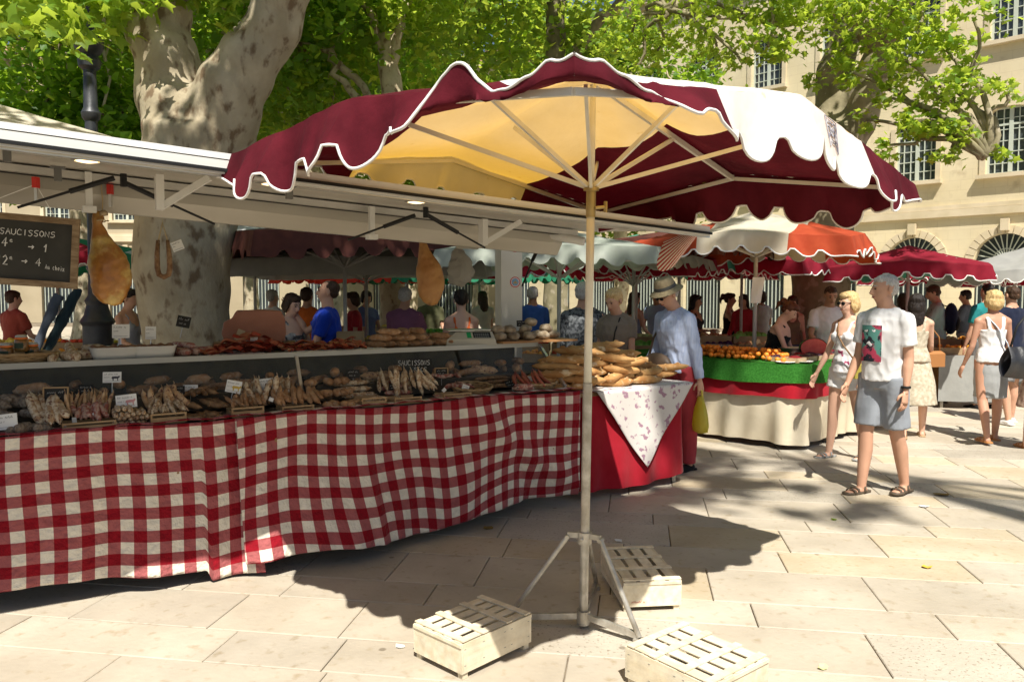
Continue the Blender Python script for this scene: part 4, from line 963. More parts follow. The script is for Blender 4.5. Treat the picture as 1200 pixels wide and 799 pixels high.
# fruit sellers
Lx = at(903, 470, 9.35); person('stallholder woman in black tank top leaning over the berries', Lx, facing(.75, -.5), 1.60, 'f', SK3, ('tank', BLK), ('trousers', GREYC), ('bun', mat('auburn hair', (.08, .025, .012), (.14, .05, .02), 30, .5)), lean=14, head=(0, 22), arms=((38, 8, 40), (30, 8, 52)), vox=.012, fat=1.18)
Lx = at(968, 470, 10.0); person('cropped-hair man in white V-neck tee behind the fruit table', Lx, facing(-.1, -1), 1.76, 'm', SK2, ('tee', WHT), ('trousers', cloth('jeans', (.04, .06, .12))), ('crop', HBROWN), lean=4, head=(0, 16), arms=((26, 14, 36, 20), (24, 10, 50, 22)), vox=.013)
# couple tasting behind the counter
Lx = at(385, 470, 7.9); person('balding man in royal blue polo drinking behind the sausage counter', Lx, facing(-.95, -.1), 1.80, 'm', SK1, ('tee', cloth('royal blue polo', (.008, .035, .33))), ('trousers', BLK), ('fringe', HBROWN), head=(0, -4), arms=((55, 8, 92), (20, 6, 60)), vox=.011, fat=1.1)
Lx = at(342, 470, 8.1); person('dark-haired woman in patterned sleeveless dress facing the man in blue', Lx, facing(.7, -.5), 1.66, 'f', SK3, ('tank', mat('black white pattern', (.07, .07, .075), (.38, .36, .33), 26, .85, ramp=(.46, .54))), ('dress', _mat['black white pattern']), ('bob', HBROWN), head=(0, 16), arms=((26, 6, 55), (26, 6, 60)), vox=.012, fat=1.1)
# distant crowd
crowd = [
 (475, 9.6, facing(.2, .9), 1.74, 'm', ('tee', 'mauve', (.22, .09, .15)), ('short', HWHITE), 'grey-haired man in mauve tee seen from behind beyond the stall'),
 (541, 8.6, facing(-.2, 1), 1.70, 'f', ('tank', 'orange', (.62, .12, .03)), ('bun', HDARK), 'woman in orange tank top with dark hair pinned up, back turned'),
 (624, 11.5, facing(0, 1), 1.76, 'm', ('tee', 'mid blue', (.04, .11, .38)), ('short', HWHITE), 'man in mid blue shirt with dark cap behind the white pillar'),
 (153, 9.2, facing(.9, -.2), 1.72, 'f', ('tank', 'dove', (.30, .31, .35)), ('bun', HDARK), 'woman in profile with pinned dark hair left of the big trunk'),
 (416, 11.0, facing(-.8, -.3), 1.68, 'f', ('tee', 'crimson', (.42, .03, .04)), ('bob', HBROWN), 'woman in crimson tee working at a stall beyond the man in blue'),
 (322, 11.8, facing(.5, .8), 1.72, 'm', ('tee', 'white', (.7, .7, .68)), ('short', HWHITE), 'white-haired man in white tee near the big trunk'),
 (430, 12.5, facing(.4, -.6), 1.70, 'f', ('tee', 'stripe blue', (.12, .15, .3)), ('bob', HDARK), 'person in blue striped top at the far stall under the red canopy'),
 (362, 10.4, facing(.3, .9), 1.74, 'm', ('tee', 'hot orange', (.7, .16, .03)), ('short', HBROWN), 'person in hot orange top partly hidden behind the couple'),
 (870, 13.2, facing(-.4, -.8), 1.64, 'f', ('shirt', 'red cardigan', (.38, .03, .04)), ('long', HDARK), 'woman in red cardigan and cream top with folded arms in the distance'),
 (853, 13.6, facing(.8, -.3), 1.66, 'f', ('tank', 'black', (.015, .015, .015)), ('bun', HBROWN), 'woman in black top beside the red cardigan'),
 (813, 12.6, facing(.7, -.6), 1.64, 'f', ('tank', 'charcoal', (.03, .03, .035)), ('long', HDARK), 'dark-haired woman with bare arms in charcoal top behind the old man'),
 (890, 14.4, facing(.1, 1), 1.70, 'f', ('tee', 'plain white', (.62, .62, .6)), ('bob', HBROWN), 'person in plain white tee between the distant women'),
 (926, 12.4, facing(-.3, -.9), 1.62, 'f', ('tank', 'brown print', (.16, .10, .06)), ('bob', HBROWN), 'woman in brown print dress with sunglasses near the right trunk'),
 (742, 12.8, facing(.6, .5), 1.68, 'f', ('tank', 'grey blue', (.2, .24, .32)), ('long', HBROWN), 'woman in grey blue top behind the taupe tee'),
 (768, 14.5, facing(-.5, -.8), 1.70, 'm', ('tee', 'blue print', (.25, .32, .5)), ('short', HDARK), 'person in blue print shirt far behind the straw hat'),
 (505, 13.4, facing(.3, -.9), 1.72, 'm', ('tee', 'olive', (.10, .10, .05)), ('short', HDARK), 'man in olive tee at the distant stall beside the second ham'),
 (566, 14.0, facing(-.3, .9), 1.70, 'f', ('tee', 'cream', (.5, .45, .36)), ('long', HBROWN), 'person in cream top standing far back near the pillar'),
 (20, 10.5, facing(.4, .9), 1.70, 'm', ('tee', 'brick', (.30, .06, .04)), ('short', HBROWN), 'person in brick red top under the chalkboard at the far left'),
 (1128, 14.0, facing(-.6, .6), 1.72, 'm', ('tee', 'slate', (.10, .12, .15)), ('short', HDARK), 'man in slate tee at the table beyond the blond woman'),
 (1055, 12.6, facing(.6, .7), 1.66, 'f', ('tee', 'wine', (.20, .03, .05)), ('long', HBROWN), 'woman in wine top glimpsed behind the tall man'),
]
for k, (px, Y, rz, H, sex, (tk, nm, c), hr, lab) in enumerate(crowd):
    p = at(px, 470, Y)
    person(lab, (p.x, p.y), rz, H, sex, [SK1, SK3, SK2, SK1][k % 4], (tk, cloth('crowd ' + nm, c)), ('trousers', [cloth('jeans', (1, 1, 1)), BLK, GREYC, cloth('khaki', (.25, .19, .11))][k % 4]), hr,
           head=(rr.uniform(-15, 15), rr.uniform(0, 14)), arms=((rr.uniform(8, 35), 7, rr.uniform(20, 70)), (rr.uniform(5, 30), 7, rr.uniform(15, 60))), legs=((rr.uniform(0, 10), 3, 4), (rr.uniform(-8, 0), 3, 6)), vox=.02, shoes=('shoe', BLK), group=None)
# ---------------------------------------------------------------- the long sausage stall
CO = Vector((-2.6, 4.0, 0)); CD = Vector((.846, .533, 0)).normalized(); CN = Vector((-CD.y, CD.x, 0)); CROT = math.atan2(CD.y, CD.x)
def P(t, off=0., z=0.): return CO + CD * t + CN * off + Vector((0, 0, z))
def tcol(px, off=0.):
    r = (px - 600) / FPX; o = CO + CN * off
    return (r * o.y - o.x) / (CD.x - r * CD.y)
CX = Matrix((CD, CN, (0, 0, 1))).transposed()       # stall axes
TA, TB = -1.6, 3.62
stall = thing('market_stall', 'long sausage stall trailer with glass counter and lifted white roof flap', 'market stall', tuple(P(1, .6)), CROT)
m = MB()
tm_ = (TA + TB) / 2
m.box(P(tm_, .56, .55), (TB - TA, .54, .64), CX); m.build('counter_body', mat('dull steel panel', (.04, .04, .038), (.07, .068, .06), 2, .6, spec=.3), stall)
m = MB(); m.box(P(tm_, .27, .885), (TB - TA - .04, .48, .03), CX); m.build('lower_shelf', mat('shelf steel', (.16, .15, .13), (.22, .2, .18), 4, .5), stall)
m = MB(); m.box(P(tm_, .84, 1.06), (TB - TA, .04, .33), CX); m.build('case_back', mat('dark case back', (.03, .025, .018), (.09, .07, .045), 5, .6, spec=.15), stall)
m = MB(); m.box(P(tm_, .70, 1.238), (TB - TA, .44, .018), CX); m.box(P(tm_, .478, 1.235), (TB - TA, .012, .034), CX); m.build('upper_shelf', mat('pale shelf', (.42, .42, .38), (.5, .5, .45), 3, .25, spec=.5), stall)
GL = mat('counter glass', (.5, .55, .52), rough=.06, spec=.7, alpha=.05)
for k, (a, b) in enumerate([(TA, tcol(347, .45)), (tcol(347, .45) + .02, tcol(535, .45)), (tcol(535, .45) + .02, TB)]):
    m = MB(); h0, h1 = .34, .462
    for (t0, t1) in ((a, b - .01),):
        q = [P(t0, h0, 1.02), P(t1, h0, 1.02), P(t1, h1, 1.215), P(t0, h1, 1.215)]; q2 = [p + CN * .006 for p in q]
        m.add(q + q2, [(0, 1, 2, 3), (7, 6, 5, 4), (0, 4, 5, 1), (1, 5, 6, 2), (2, 6, 7, 3), (3, 7, 4, 0)])
    m.build('glass_pane', GL, stall)
for px in (347,):
    tt = tcol(px, .45); m = MB(); m.beam(P(tt, .33, .95), P(tt, .462, 1.22), .022, .02); m.build('glass_post', ALU, stall)
tt = TB; m = MB(); m.beam(P(tt, .10, .93), P(tt, .46, 1.235), .022, .022, CN); m.beam(P(tt, .10, .93), P(tt, .82, .93), .022, .022); m.beam(P(tt, .82, .93), P(tt, .82, 1.235), .022, .022, CN); m.build('end_frame', ALU, stall)
m = MB(); m.box(P(TB + .06, .2, .80), (.12, .16, .05), CX); m.box(P(TB + .03, .16, .68), (.05, .1, .26), CX); m.tube([P(TB + .02, .1, .84), P(TB + .13, .1, .84)], .014, 8); m.build('corner_bracket', WMETAL, stall)
# roof flap: sloping slightly down to the right as in the place
FE = Vector((-1.13, 3.35, 2.15)); SL = -.052
def Fp(t, off, dz=0.): return FE + CD * t + CN * off + Vector((0, 0, SL * t + dz))
FA, FB = -2.0, 2.74
m = MB()
def slab(mb, t0, t1, o0, o1, z0, z1, zz0=None, zz1=None):
    # z0/z1 bottom & top at o0 ; zz0/zz1 at o1
    zz0 = z0 if zz0 is None else zz0; zz1 = z1 if zz1 is None else zz1
    q = [Fp(t0, o0, z0), Fp(t1, o0, z0), Fp(t1, o1, zz0), Fp(t0, o1, zz0), Fp(t0, o0, z1), Fp(t1, o0, z1), Fp(t1, o1, zz1), Fp(t0, o1, zz1)]
    mb.add(q, [(3, 2, 1, 0), (4, 5, 6, 7), (0, 1, 5, 4), (1, 2, 6, 5), (2, 3, 7, 6), (3, 0, 4, 7)])
slab(m, FA, FB, .03, 1.22, .02, .05, .09, .12); m.build('roof_flap', CEIL, stall)
m = MB(); slab(m, FA - .02, FB + .02, 0, .026, -.012, .045, -.01, .05); m.build('front_fascia', WMETAL, stall)
m = MB(); slab(m, FA, FB + .03, -.012, -.002, -.004, .010); m.build('rubber_edge', BLACK, stall)
m = MB(); slab(m, FA, FB + .05, .028, .10, -.02, .018, -.012, .024); m.build('front_rail', ALU, stall)
m = MB(); slab(m, FA, FB - .1, .45, .47, .035, .045, .036, .046); m.build('seam_strip', ALU, stall)
m = MB(); slab(m, FA, FB - .2, 1.10, 1.14, .035, .08, .035, .08); m.build('hinge_bar', BLACK, stall)
m = MB(); slab(m, FA, FB - .2, 1.04, 1.08, .035, .07, .035, .07); m.build('hinge_rail', ALU, stall)
# header of the trailer body and its roof
m = MB(); slab(m, FA, FB - .25, 1.22, 1.26, -.10, .12, -.10, .12); slab(m, FA, FB - .25, 1.16, 1.22, -.02, .06, -.10, -.07); m.build('header_panel', CEIL, stall)
m = MB(); slab(m, FA, FB - .25, 1.26, 2.3, .02, .10, .05, .13); m.build('trailer_roof', CEIL, stall)
m = MB(); slab(m, FA, .12, .0, 1.3, .05, .075, .15, .20); m.build('roof_cover', mat('white tarpaulin', (.70, .70, .68), (.78, .78, .76), 2, .6), stall)
# white end pillar with round badges
pc = at(596, 400, 6.8); 
m = MB(); m.box((pc.x, pc.y, 1.20), (.19, .16, 2.1), Matrix.Rotation(R(20), 3, 'Z'), ch=.0); po = m.build('pillar', mat('cream enamel', (.56, .53, .44), (.62, .59, .50), 2, .4, spec=.5), stall)
M20 = Matrix.Rotation(R(20), 3, 'Z')
BADGE = mat('badge red', (.55, .08, .07), rough=.6); BADGE2 = mat('badge blue', (.18, .36, .50), rough=.6); BADGE3 = mat('badge ochre', (.45, .30, .12), rough=.6)
for zb in (2.04, 1.74):
    c = Vector((pc.x, pc.y, zb)) + M20 @ Vector((.03, -.0815, 0)); d = MB()
    for r_, y, mi in ((.046, -.001, 0), (.038, -.002, 1), (.033, -.003, 0), (.031, -.0035, 2)):
        n = 20; vs = [c + M20 @ Vector((0, y, 0))] + [c + M20 @ Vector((r_ * math.cos(2 * math.pi * q / n), y, r_ * math.sin(2 * math.pi * q / n))) for q in range(n)]
        d.add(vs, [(0, 1 + q, 1 + (q + 1) % n) for q in range(n)], mi)
    d.add([c + M20 @ Vector(v) for v in [(-.02, -.005, -.012), (.02, -.005, -.012), (.018, -.005, .0), (.006, -.005, .004), (.002, -.005, .018), (-.008, -.005, .002), (-.018, -.005, .0)]], [tuple(range(7))], 3)
    d.build('round_badge', [BADGE, CARD, BADGE2, BADGE3], po)
# round ceiling lamps of the flap
LAMP = emis('warm lamp lens', (1., .72, .38), 2.2)
for px, py in ((105, 206), (323, 229), (490, 250)):
    best = min(((Fp(t / 50, .30, .03)) for t in range(-70, 130)), key=lambda q: abs(600 + FPX * q.x / q.y - px))
    rg = MB(); rg.lathe([(.062, .02), (.062, -.012), (.048, -.016), (.048, .0)], best, 18); ro = rg.build('ceiling_lamp', ALU, stall, smooth=False)
    le = MB(); le.sphere(best + Vector((0, 0, -.012)), (.045, .045, .010), 14, 6); le.build('lens', LAMP, ro, smooth=True)
# brackets, struts, small fittings under the flap
def br(px, off, kind):
    t = min(range(-200, 280), key=lambda q: abs(600 + FPX * Fp(q / 100, off).x / Fp(q / 100, off).y - px)) / 100
    m = MB()
    if kind == 'v':
        m.beam(Fp(t, off, .03), Fp(t, off, -.13), .035, .055, CN); m.beam(Fp(t, off, -.12), Fp(t + .20, off - .12, .03), .02, .03); m.build('flap_bracket', WMETAL, stall)
    if kind == 'gas':
        m.tube([Fp(t, off, .0), Fp(t + .22, off + .03, -.08)], .012, 10); m.tube([Fp(t + .22, off + .03, -.08), Fp(t + .42, off + .06, -.15)], .006, 8); m.tube([Fp(t, off, .04), Fp(t, off, -.02)], .016, 8); m.build('gas_strut', BLACK, stall)
    if kind == 'gasl':
        m.tube([Fp(t, off, .0), Fp(t - .18, off + .03, -.08)], .012, 10); m.tube([Fp(t - .18, off + .03, -.08), Fp(t - .38, off + .06, -.17)], .006, 8); m.build('gas_strut', BLACK, stall)
    if kind == 'clip':
        m.box(Fp(t, off, .0), (.03, .03, .06), CX); m.box(Fp(t, off, .03), (.06, .05, .008), CX); m.build('ceiling_clip', GREYM, stall)
    if kind == 'post':
        m.beam(Fp(t, off, .06), Fp(t, off, -.12), .03, .03, CN); m.box(Fp(t, off, -.12), (.06, .05, .03), CX); m.build('hinge_post', WMETAL, stall)
GREYM = mat('grey fitting', (.16, .16, .15), rough=.5)
for a in ((192, .55, 'v'), (566, .75, 'v'), (150, .72, 'gas'), (500, .6, 'gas'), (138, .6, 'gasl'), (487, .7, 'gasl'), (15, .28, 'clip'), (341, .4, 'clip'), (75, .7, 'clip'), (108, .95, 'post'), (437, .98, 'post')): br(*a)
tt = MB(); a = at(624, 271, 5.7); b = at(684, 283, 5.5); tt.tube([a, b], .03, 12); tt.build('tube_light', WMETAL, stall, smooth=True)
m = MB(); m.tube([at(638, 276, 5.65), at(624, 305, 5.9)], .014, 8); m.tube([at(624, 305, 5.9), at(612, 335, 6.1)], .007, 8); m.build('gas_strut', BLACK, stall, smooth=True)
m = MB(); m.add([at(515, 262, 5.4), at(560, 262, 5.2), at(575, 270, 5.6), at(560, 292, 5.6), at(535, 291, 5.6)], [(0, 1, 2, 3, 4)]); vs = [Vector(v) + Vector((0, .03, 0)) for v in m.v]; m.add(vs, [(4, 3, 2, 1, 0)]); m.build('gusset_plate', CEIL, stall)
# striped fabric bundle tied at the flap end
fb = thing('tied_awning', 'red and white striped awning fabric tied up at the end of the roof flap', 'awning', tuple(Fp(FB + .02, .3, -.2)))
m = MB(); RW = mat('red white stripes', (.8, .75, .68)); nt_ = RW.node_tree; 
wv_ = nt_.nodes.new('ShaderNodeTexWave'); wv_.inputs['Scale'].default_value = 3.4; wv_.bands_direction = 'X'; uvn = nt_.nodes.new('ShaderNodeTexCoord'); nt_.links.new(uvn.outputs['UV'], wv_.inputs[0])
cr_ = nt_.nodes.new('ShaderNodeValToRGB'); cr_.color_ramp.interpolation = 'CONSTANT'; cr_.color_ramp.elements[0].color = (.74, .68, .58, 1); cr_.color_ramp.elements[1].color = (.42, .02, .02, 1); cr_.color_ramp.elements[1].position = .5
nt_.links.new(wv_.outputs[1], cr_.inputs[0]); nt_.links.new(cr_.outputs[0], nt_.nodes['Principled BSDF'].inputs[0])
A0 = at(822, 266, 4.85); A1 = at(780, 300, 4.95)
ax_ = (A1 - A0); m.grid(lambda u, v: A0 + ax_ * v * (1 + .12 * math.sin(u * 12.6)) + Vector((.05 * math.cos(u * 6.283), .05 * math.sin(u * 6.283), 0)) * (.4 + 1.1 * v) + Vector((-.03 * math.cos(u * 6.28) * v, 0, .09 * math.sin(u * 6.28) * v)), 24, 8, uv=lambda u, v: (u * 2, v))
m.build('folded_fabric', RW, fb, smooth=True)

# chequered tablecloths
def gingham():
    m = mat('red white gingham', (.7, .66, .6), rough=.9, spec=.1); m.node_tree.nodes['Principled BSDF'].inputs['Sheen Weight'].default_value = .1
    n = m.node_tree.nodes; l = m.node_tree.links; tc = n.new('ShaderNodeTexCoord'); sp = n.new('ShaderNodeSeparateXYZ'); l.new(tc.outputs['UV'], sp.inputs[0])
    outs = []
    for ax in (0, 1):
        f = n.new('ShaderNodeMath'); f.operation = 'FRACT'; l.new(sp.outputs[ax], f.inputs[0]); g = n.new('ShaderNodeMath'); g.operation = 'GREATER_THAN'; g.inputs[1].default_value = .5; l.new(f.outputs[0], g.inputs[0]); outs.append(g.outputs[0])
    a = n.new('ShaderNodeMath'); a.operation = 'ADD'; l.new(outs[0], a.inputs[0]); l.new(outs[1], a.inputs[1]); d = n.new('ShaderNodeMath'); d.operation = 'MULTIPLY'; d.inputs[1].default_value = .5; l.new(a.outputs[0], d.inputs[0])
    cr = n.new('ShaderNodeValToRGB'); cr.color_ramp.interpolation = 'CONSTANT'; e = cr.color_ramp.elements; e[0].color = (.76, .70, .58, 1); e[0].position = 0; e[1].color = (.36, .105, .105, 1); e[1].position = .25; e2 = e.new(.75); e2.color = (.25, .006, .014, 1)
    l.new(d.outputs[0], cr.inputs[0])
    # weave and faint wear
    nz = n.new('ShaderNodeTexNoise'); nz.inputs['Scale'].default_value = 2.2; nz.inputs['Detail'].default_value = 6; l.new(tc.outputs['UV'], nz.inputs[0]); mr = n.new('ShaderNodeMapRange'); mr.inputs[1].default_value = .3; mr.inputs[2].default_value = .7; mr.inputs[3].default_value = .86; mr.inputs[4].default_value = 1.06; l.new(nz.outputs[0], mr.inputs[0])
    hs = n.new('ShaderNodeHueSaturation'); l.new(cr.outputs[0], hs.inputs['Color']); l.new(mr.outputs[0], hs.inputs['Value'])
    n2 = n.new('ShaderNodeTexNoise'); n2.inputs['Scale'].default_value = 1.3; n2.inputs['Detail'].default_value = 2; l.new(tc.outputs['UV'], n2.inputs[0]); c2 = n.new('ShaderNodeValToRGB'); c2.color_ramp.elements[0].position = .745; c2.color_ramp.elements[1].position = .76; l.new(n2.outputs[0], c2.inputs[0])
    mx = n.new('ShaderNodeMixRGB'); l.new(c2.outputs[0], mx.inputs[0]); l.new(hs.outputs[0], mx.inputs[1]); mx.inputs[2].default_value = (.3, .17, .08, 1); l.new(mx.outputs[0], n['Principled BSDF'].inputs[0])
    nb = n.new('ShaderNodeTexNoise'); nb.inputs['Scale'].default_value = 3; nb.inputs['Detail'].default_value = 3; l.new(tc.outputs['UV'], nb.inputs[0]); bp = n.new('ShaderNodeBump'); bp.inputs['Strength'].default_value = .6; bp.inputs['Distance'].default_value = .04; l.new(nb.outputs[0], bp.inputs['Height']); l.new(bp.outputs[0], n['Principled BSDF'].inputs['Normal'])
    return m
GING = gingham()
SQ = .127
def cloth_pt(t, v, which):
    h_top = .915 + .008 * math.sin(t * 5) 
    hem = .10 + .02 * math.sin(t * 4.3 + 1)
    if which == 0: hem -= .07 * smooth01((t - .93) / .04); hem += .02 * smooth01((1.2 - t) / 2.2)
    else: hem += .03 * smooth01((t - 3.2) / .4)
    z = h_top + (hem - h_top) * v
    bil = .30 * math.exp(-((t - 1.75) / .62) ** 2) + .10 * math.exp(-((t - .6) / .55) ** 2) - .07 * math.exp(-((t - 3.35) / .28) ** 2) + .08 * math.exp(-((t - 2.75) / .22) ** 2)
    o = .012 + bil * v ** 1.6
    amp = .012 + .032 * v
    if which == 0:
        o += amp * (.6 * math.sin(t * 9.2 + .6 * v) + .35 * math.sin(t * 19 + 1.3 + v) + .25 * noise.noise(Vector((t * 4, v * 1.5, 3))))
        o += .03 * smooth01((t - 1.02) / .2) * v
    else:
        o += .7 * amp * (.5 * math.sin(t * 10.5 + 1.6 * v) + .55 * noise.noise(Vector((t * 3.2 + v * 1.5, v * 1.2, 7))) * 2 + .3 * math.sin(t * 23 + 4 * v))
        # vertical tuck at the bend and sweeping folds to the right
        o += .035 * math.exp(-((t - 1.9 - .05 * v) / .045) ** 2) * v * 1.2 - .03 * math.exp(-((t - 3.22 + .22 * (1 - v)) / .07) ** 2)
        o += .05 * math.exp(-((t - (2.6 + 1.1 * v)) / .16) ** 2) * math.sin(math.pi * v)
        o += .018 + .014 * math.exp(-((t - 1.22) / .12) ** 2)
    return P(t, -o, z)
def hang_cloth(which, t0, t1, lab, uvt):
    m = MB(); n = int((t1 - t0) * 60)
    m.grid(lambda u, v: P(t0 + (t1 - t0) * u, .09 - .09 * v - .012 * v, .921 + .002 * which + .004 * math.sin(u * 60)), n, 2, uv=lambda u, v: ((t0 + (t1 - t0) * u) / SQ + uvt[0], 5 - v * .6 + uvt[1]))
    def uvf(u, v):
        t = t0 + (t1 - t0) * u
        if which == 1: return (t / SQ + uvt[0] + .10 * math.sin(v * 5 + t * 3) + .5 * v * (t - 2.2) * -.15, 4.4 - v * (.84 / SQ) + uvt[1] + .14 * math.sin(t * 3.1) + .16 * math.sin(t * 7.3 + 2 * v) * (.3 + v) + .10 * noise.noise(Vector((t * 5, v * 3, 0))))
        return (t / SQ + uvt[0] + .05 * math.sin(v * 6 + t * 2), 4.4 - v * (.84 / SQ) + uvt[1] + .06 * math.sin(t * 8) * v + .05 * math.sin(t * 2.3))
    m.grid(lambda u, v: cloth_pt(t0 + (t1 - t0) * u, v, which), n * 2, 44, uv=uvf)
    o = m.build('tablecloth', GING, None, smooth=True); tag(o, lab, 'tablecloth')
    s = o.modifiers.new('thick', 'SOLIDIFY'); s.thickness = .003
    return o
hang_cloth(0, TA, 1.245, 'left red and white gingham cloth hanging down the stall front with a longer corner flap', (.0, .2))
hang_cloth(1, 1.14, 3.66, 'right red and white gingham cloth billowing along the stall front towards the pole', (.3, .45))

# ---------------------------------------------------------------- goods
def sausage(name, L, r, n=9, rings=9, bend=.0, seed=0, taper=.55, knob=True):
    m = MB(); rs = random.Random(seed); pts = []; rad = []
    for i in range(rings + 1):
        f = i / rings; x = (f - .5) * L; e = min(1, math.sqrt(max(0, 1 - abs(2 * f - 1) ** 5)) + .0)
        rr_ = r * (max(.22, e)) * (1 + .12 * noise.noise(Vector((f * 4, seed, 0)))); pts.append(Vector((x, bend * (4 * f * (1 - f)) - bend * .5, 0))); rad.append(rr_)
    m.tube(pts, rad, n)
    if knob: m.tube([(L / 2 - .002, -bend * .5, 0), (L / 2 + .006, -bend * .5, .001), (L / 2 + .018, -bend * .5 + .004, .004)], [r * .3, .0025, .0015], 5); m.sphere((-L / 2 - .003, -bend * .5, 0), r * .26, 6, 4)
    return m
S_WHITE = mat('dusty white sausage skin', (.42, .27, .15), (.66, .55, .39), 38, .85, .5, 90, per=.12, ramp=(.42, .58), c3=(.20, .09, .06), c3s=60, c3r=(.58, .63))
S_BEIGE = mat('beige sausage skin', (.46, .27, .13), (.62, .44, .26), 30, .8, .5, 80, per=.14, c3=(.22, .10, .07), c3s=55, c3r=(.56, .62))
S_BROWN = mat('brown sausage skin', (.29, .14, .06), (.46, .28, .15), 30, .65, .5, 80, per=.22, c3=(.42, .31, .22), c3s=45, c3r=(.58, .66))
S_DARK = mat('dark sausage skin', (.15, .075, .035), (.29, .18, .09), 30, .6, .5, 80, per=.25, c3=(.28, .2, .14), c3s=50, c3r=(.62, .7))
S_GREY = mat('pepper coated sausage', (.16, .12, .09), (.34, .28, .21), 70, .9, .8, 150, per=.2)
S_PINK = mat('pink marbled sausage', (.34, .12, .09), (.5, .34, .27), 40, .65, .4, 80, per=.15, ramp=(.45, .55))
S_RED = mat('red dried sausage', (.26, .05, .03), (.38, .10, .05), 20, .45, .4, 60, per=.2, spec=.5)
protos = {}
def proto(kind, L, r, bend, mt):
    key = (kind, L, r, bend)
    if key not in protos: protos[key] = [sausage('s', L * q, r * (1.05 - .05 * i), bend=bend, seed=i + len(protos) * 3).mesh(kind, mt, True) for i, q in enumerate((1, .9, 1.08))]
    return random.Random(len(bpy.data.objects)).choice(protos[key])
def put(name, me, loc, eul, label, cat, group, sc=1.):
    o = bpy.data.objects.new(name, me); COL.objects.link(o); o.location = loc; o.rotation_euler = eul; o.scale = (sc,) * 3 if not hasattr(sc, '__len__') else sc
    return tag(o, label, cat, group)
rs = random.Random(77)
# (px0, px1, kind, length, radius, bend, material, arrangement, count, label)
CL = [
 (-60, 42, 'sausage', .15, .028, .0, S_GREY, 'pile', 16, 'pepper-grey thick sausage in the pile at the left end of the front row'),
 (33, 72, 'sausage', .22, .022, .01, S_WHITE, 'lean', 5, 'long floury white sausage leaning at the left behind the gingham cloth'),
 (60, 128, 'sausage', .13, .010, .012, S_BEIGE, 'stand', 22, 'thin beige stick sausage in the bundle left of the two white cards'),
 (84, 122, 'sausage', .12, .017, .01, S_PINK, 'lean', 9, 'small white-tied pink sausage lying over the thin sticks'),
 (127, 168, 'sausage', .16, .0155, .0, S_WHITE, 'ends', 17, 'floury sausage stacked end-on beside the first small wooden tray'),
 (172, 214, 'sausage', .12, .011, .008, S_WHITE, 'lean', 11, 'thin white sausage inside the first small wooden tray'),
 (168, 216, 'sausage', .14, .018, .01, S_BEIGE, 'stand', 7, 'sausage standing behind the first small wooden tray'),
 (214, 264, 'sausage', .17, .017, .012, S_DARK, 'pile', 16, 'dark glossy sausage in the pile between the first two wooden trays'),
 (266, 308, 'sausage', .12, .013, .008, S_BROWN, 'lean', 10, 'brown sausage inside the second wooden tray'),
 (282, 345, 'sausage', .16, .017, .012, S_WHITE, 'stand', 14, 'white speckled sausage standing up behind the second wooden tray'),
 (318, 372, 'sausage', .15, .018, .015, S_BROWN, 'lean', 12, 'brown sausage leaning behind the long tray left of the glass post'),
 (368, 416, 'round_sausage', .07, .026, .01, S_BROWN, 'pile', 18, 'short knobbly brown sausage in the heap right of the glass post'),
 (392, 446, 'sausage', .16, .019, .0, S_WHITE, 'flatpile', 9, 'white sausage in green netting above the small open tray'),
 (420, 450, 'sausage', .12, .011, .0, S_WHITE, 'flat', 5, 'thin white sausage inside the small open tray at the middle'),
 (452, 512, 'sausage', .17, .0145, .008, S_WHITE, 'stand', 16, 'floury stick sausage standing in the bundle below the dry sausage slate'),
 (450, 500, 'sausage', .12, .017, .01, S_BROWN, 'flatpile', 9, 'small brown sausage heaped left of the standing stick bundle'),
 (508, 552, 'sausage', .12, .015, .01, S_PINK, 'pile', 13, 'pink sausage in plastic wrap left of the round wicker basket'),
 (572, 612, 'sausage', .16, .013, .02, S_DARK, 'flatpile', 12, 'thin dark sausage between the two wicker baskets'),
 (600, 640, 'sausage', .16, .012, .01, S_RED, 'lean', 9, 'thin red dried sausage in the right wicker basket'),
 (588, 628, 'sausage', .13, .016, .01, S_PINK, 'flat', 6, 'pink marbled sausage at the right end of the front row'),
]
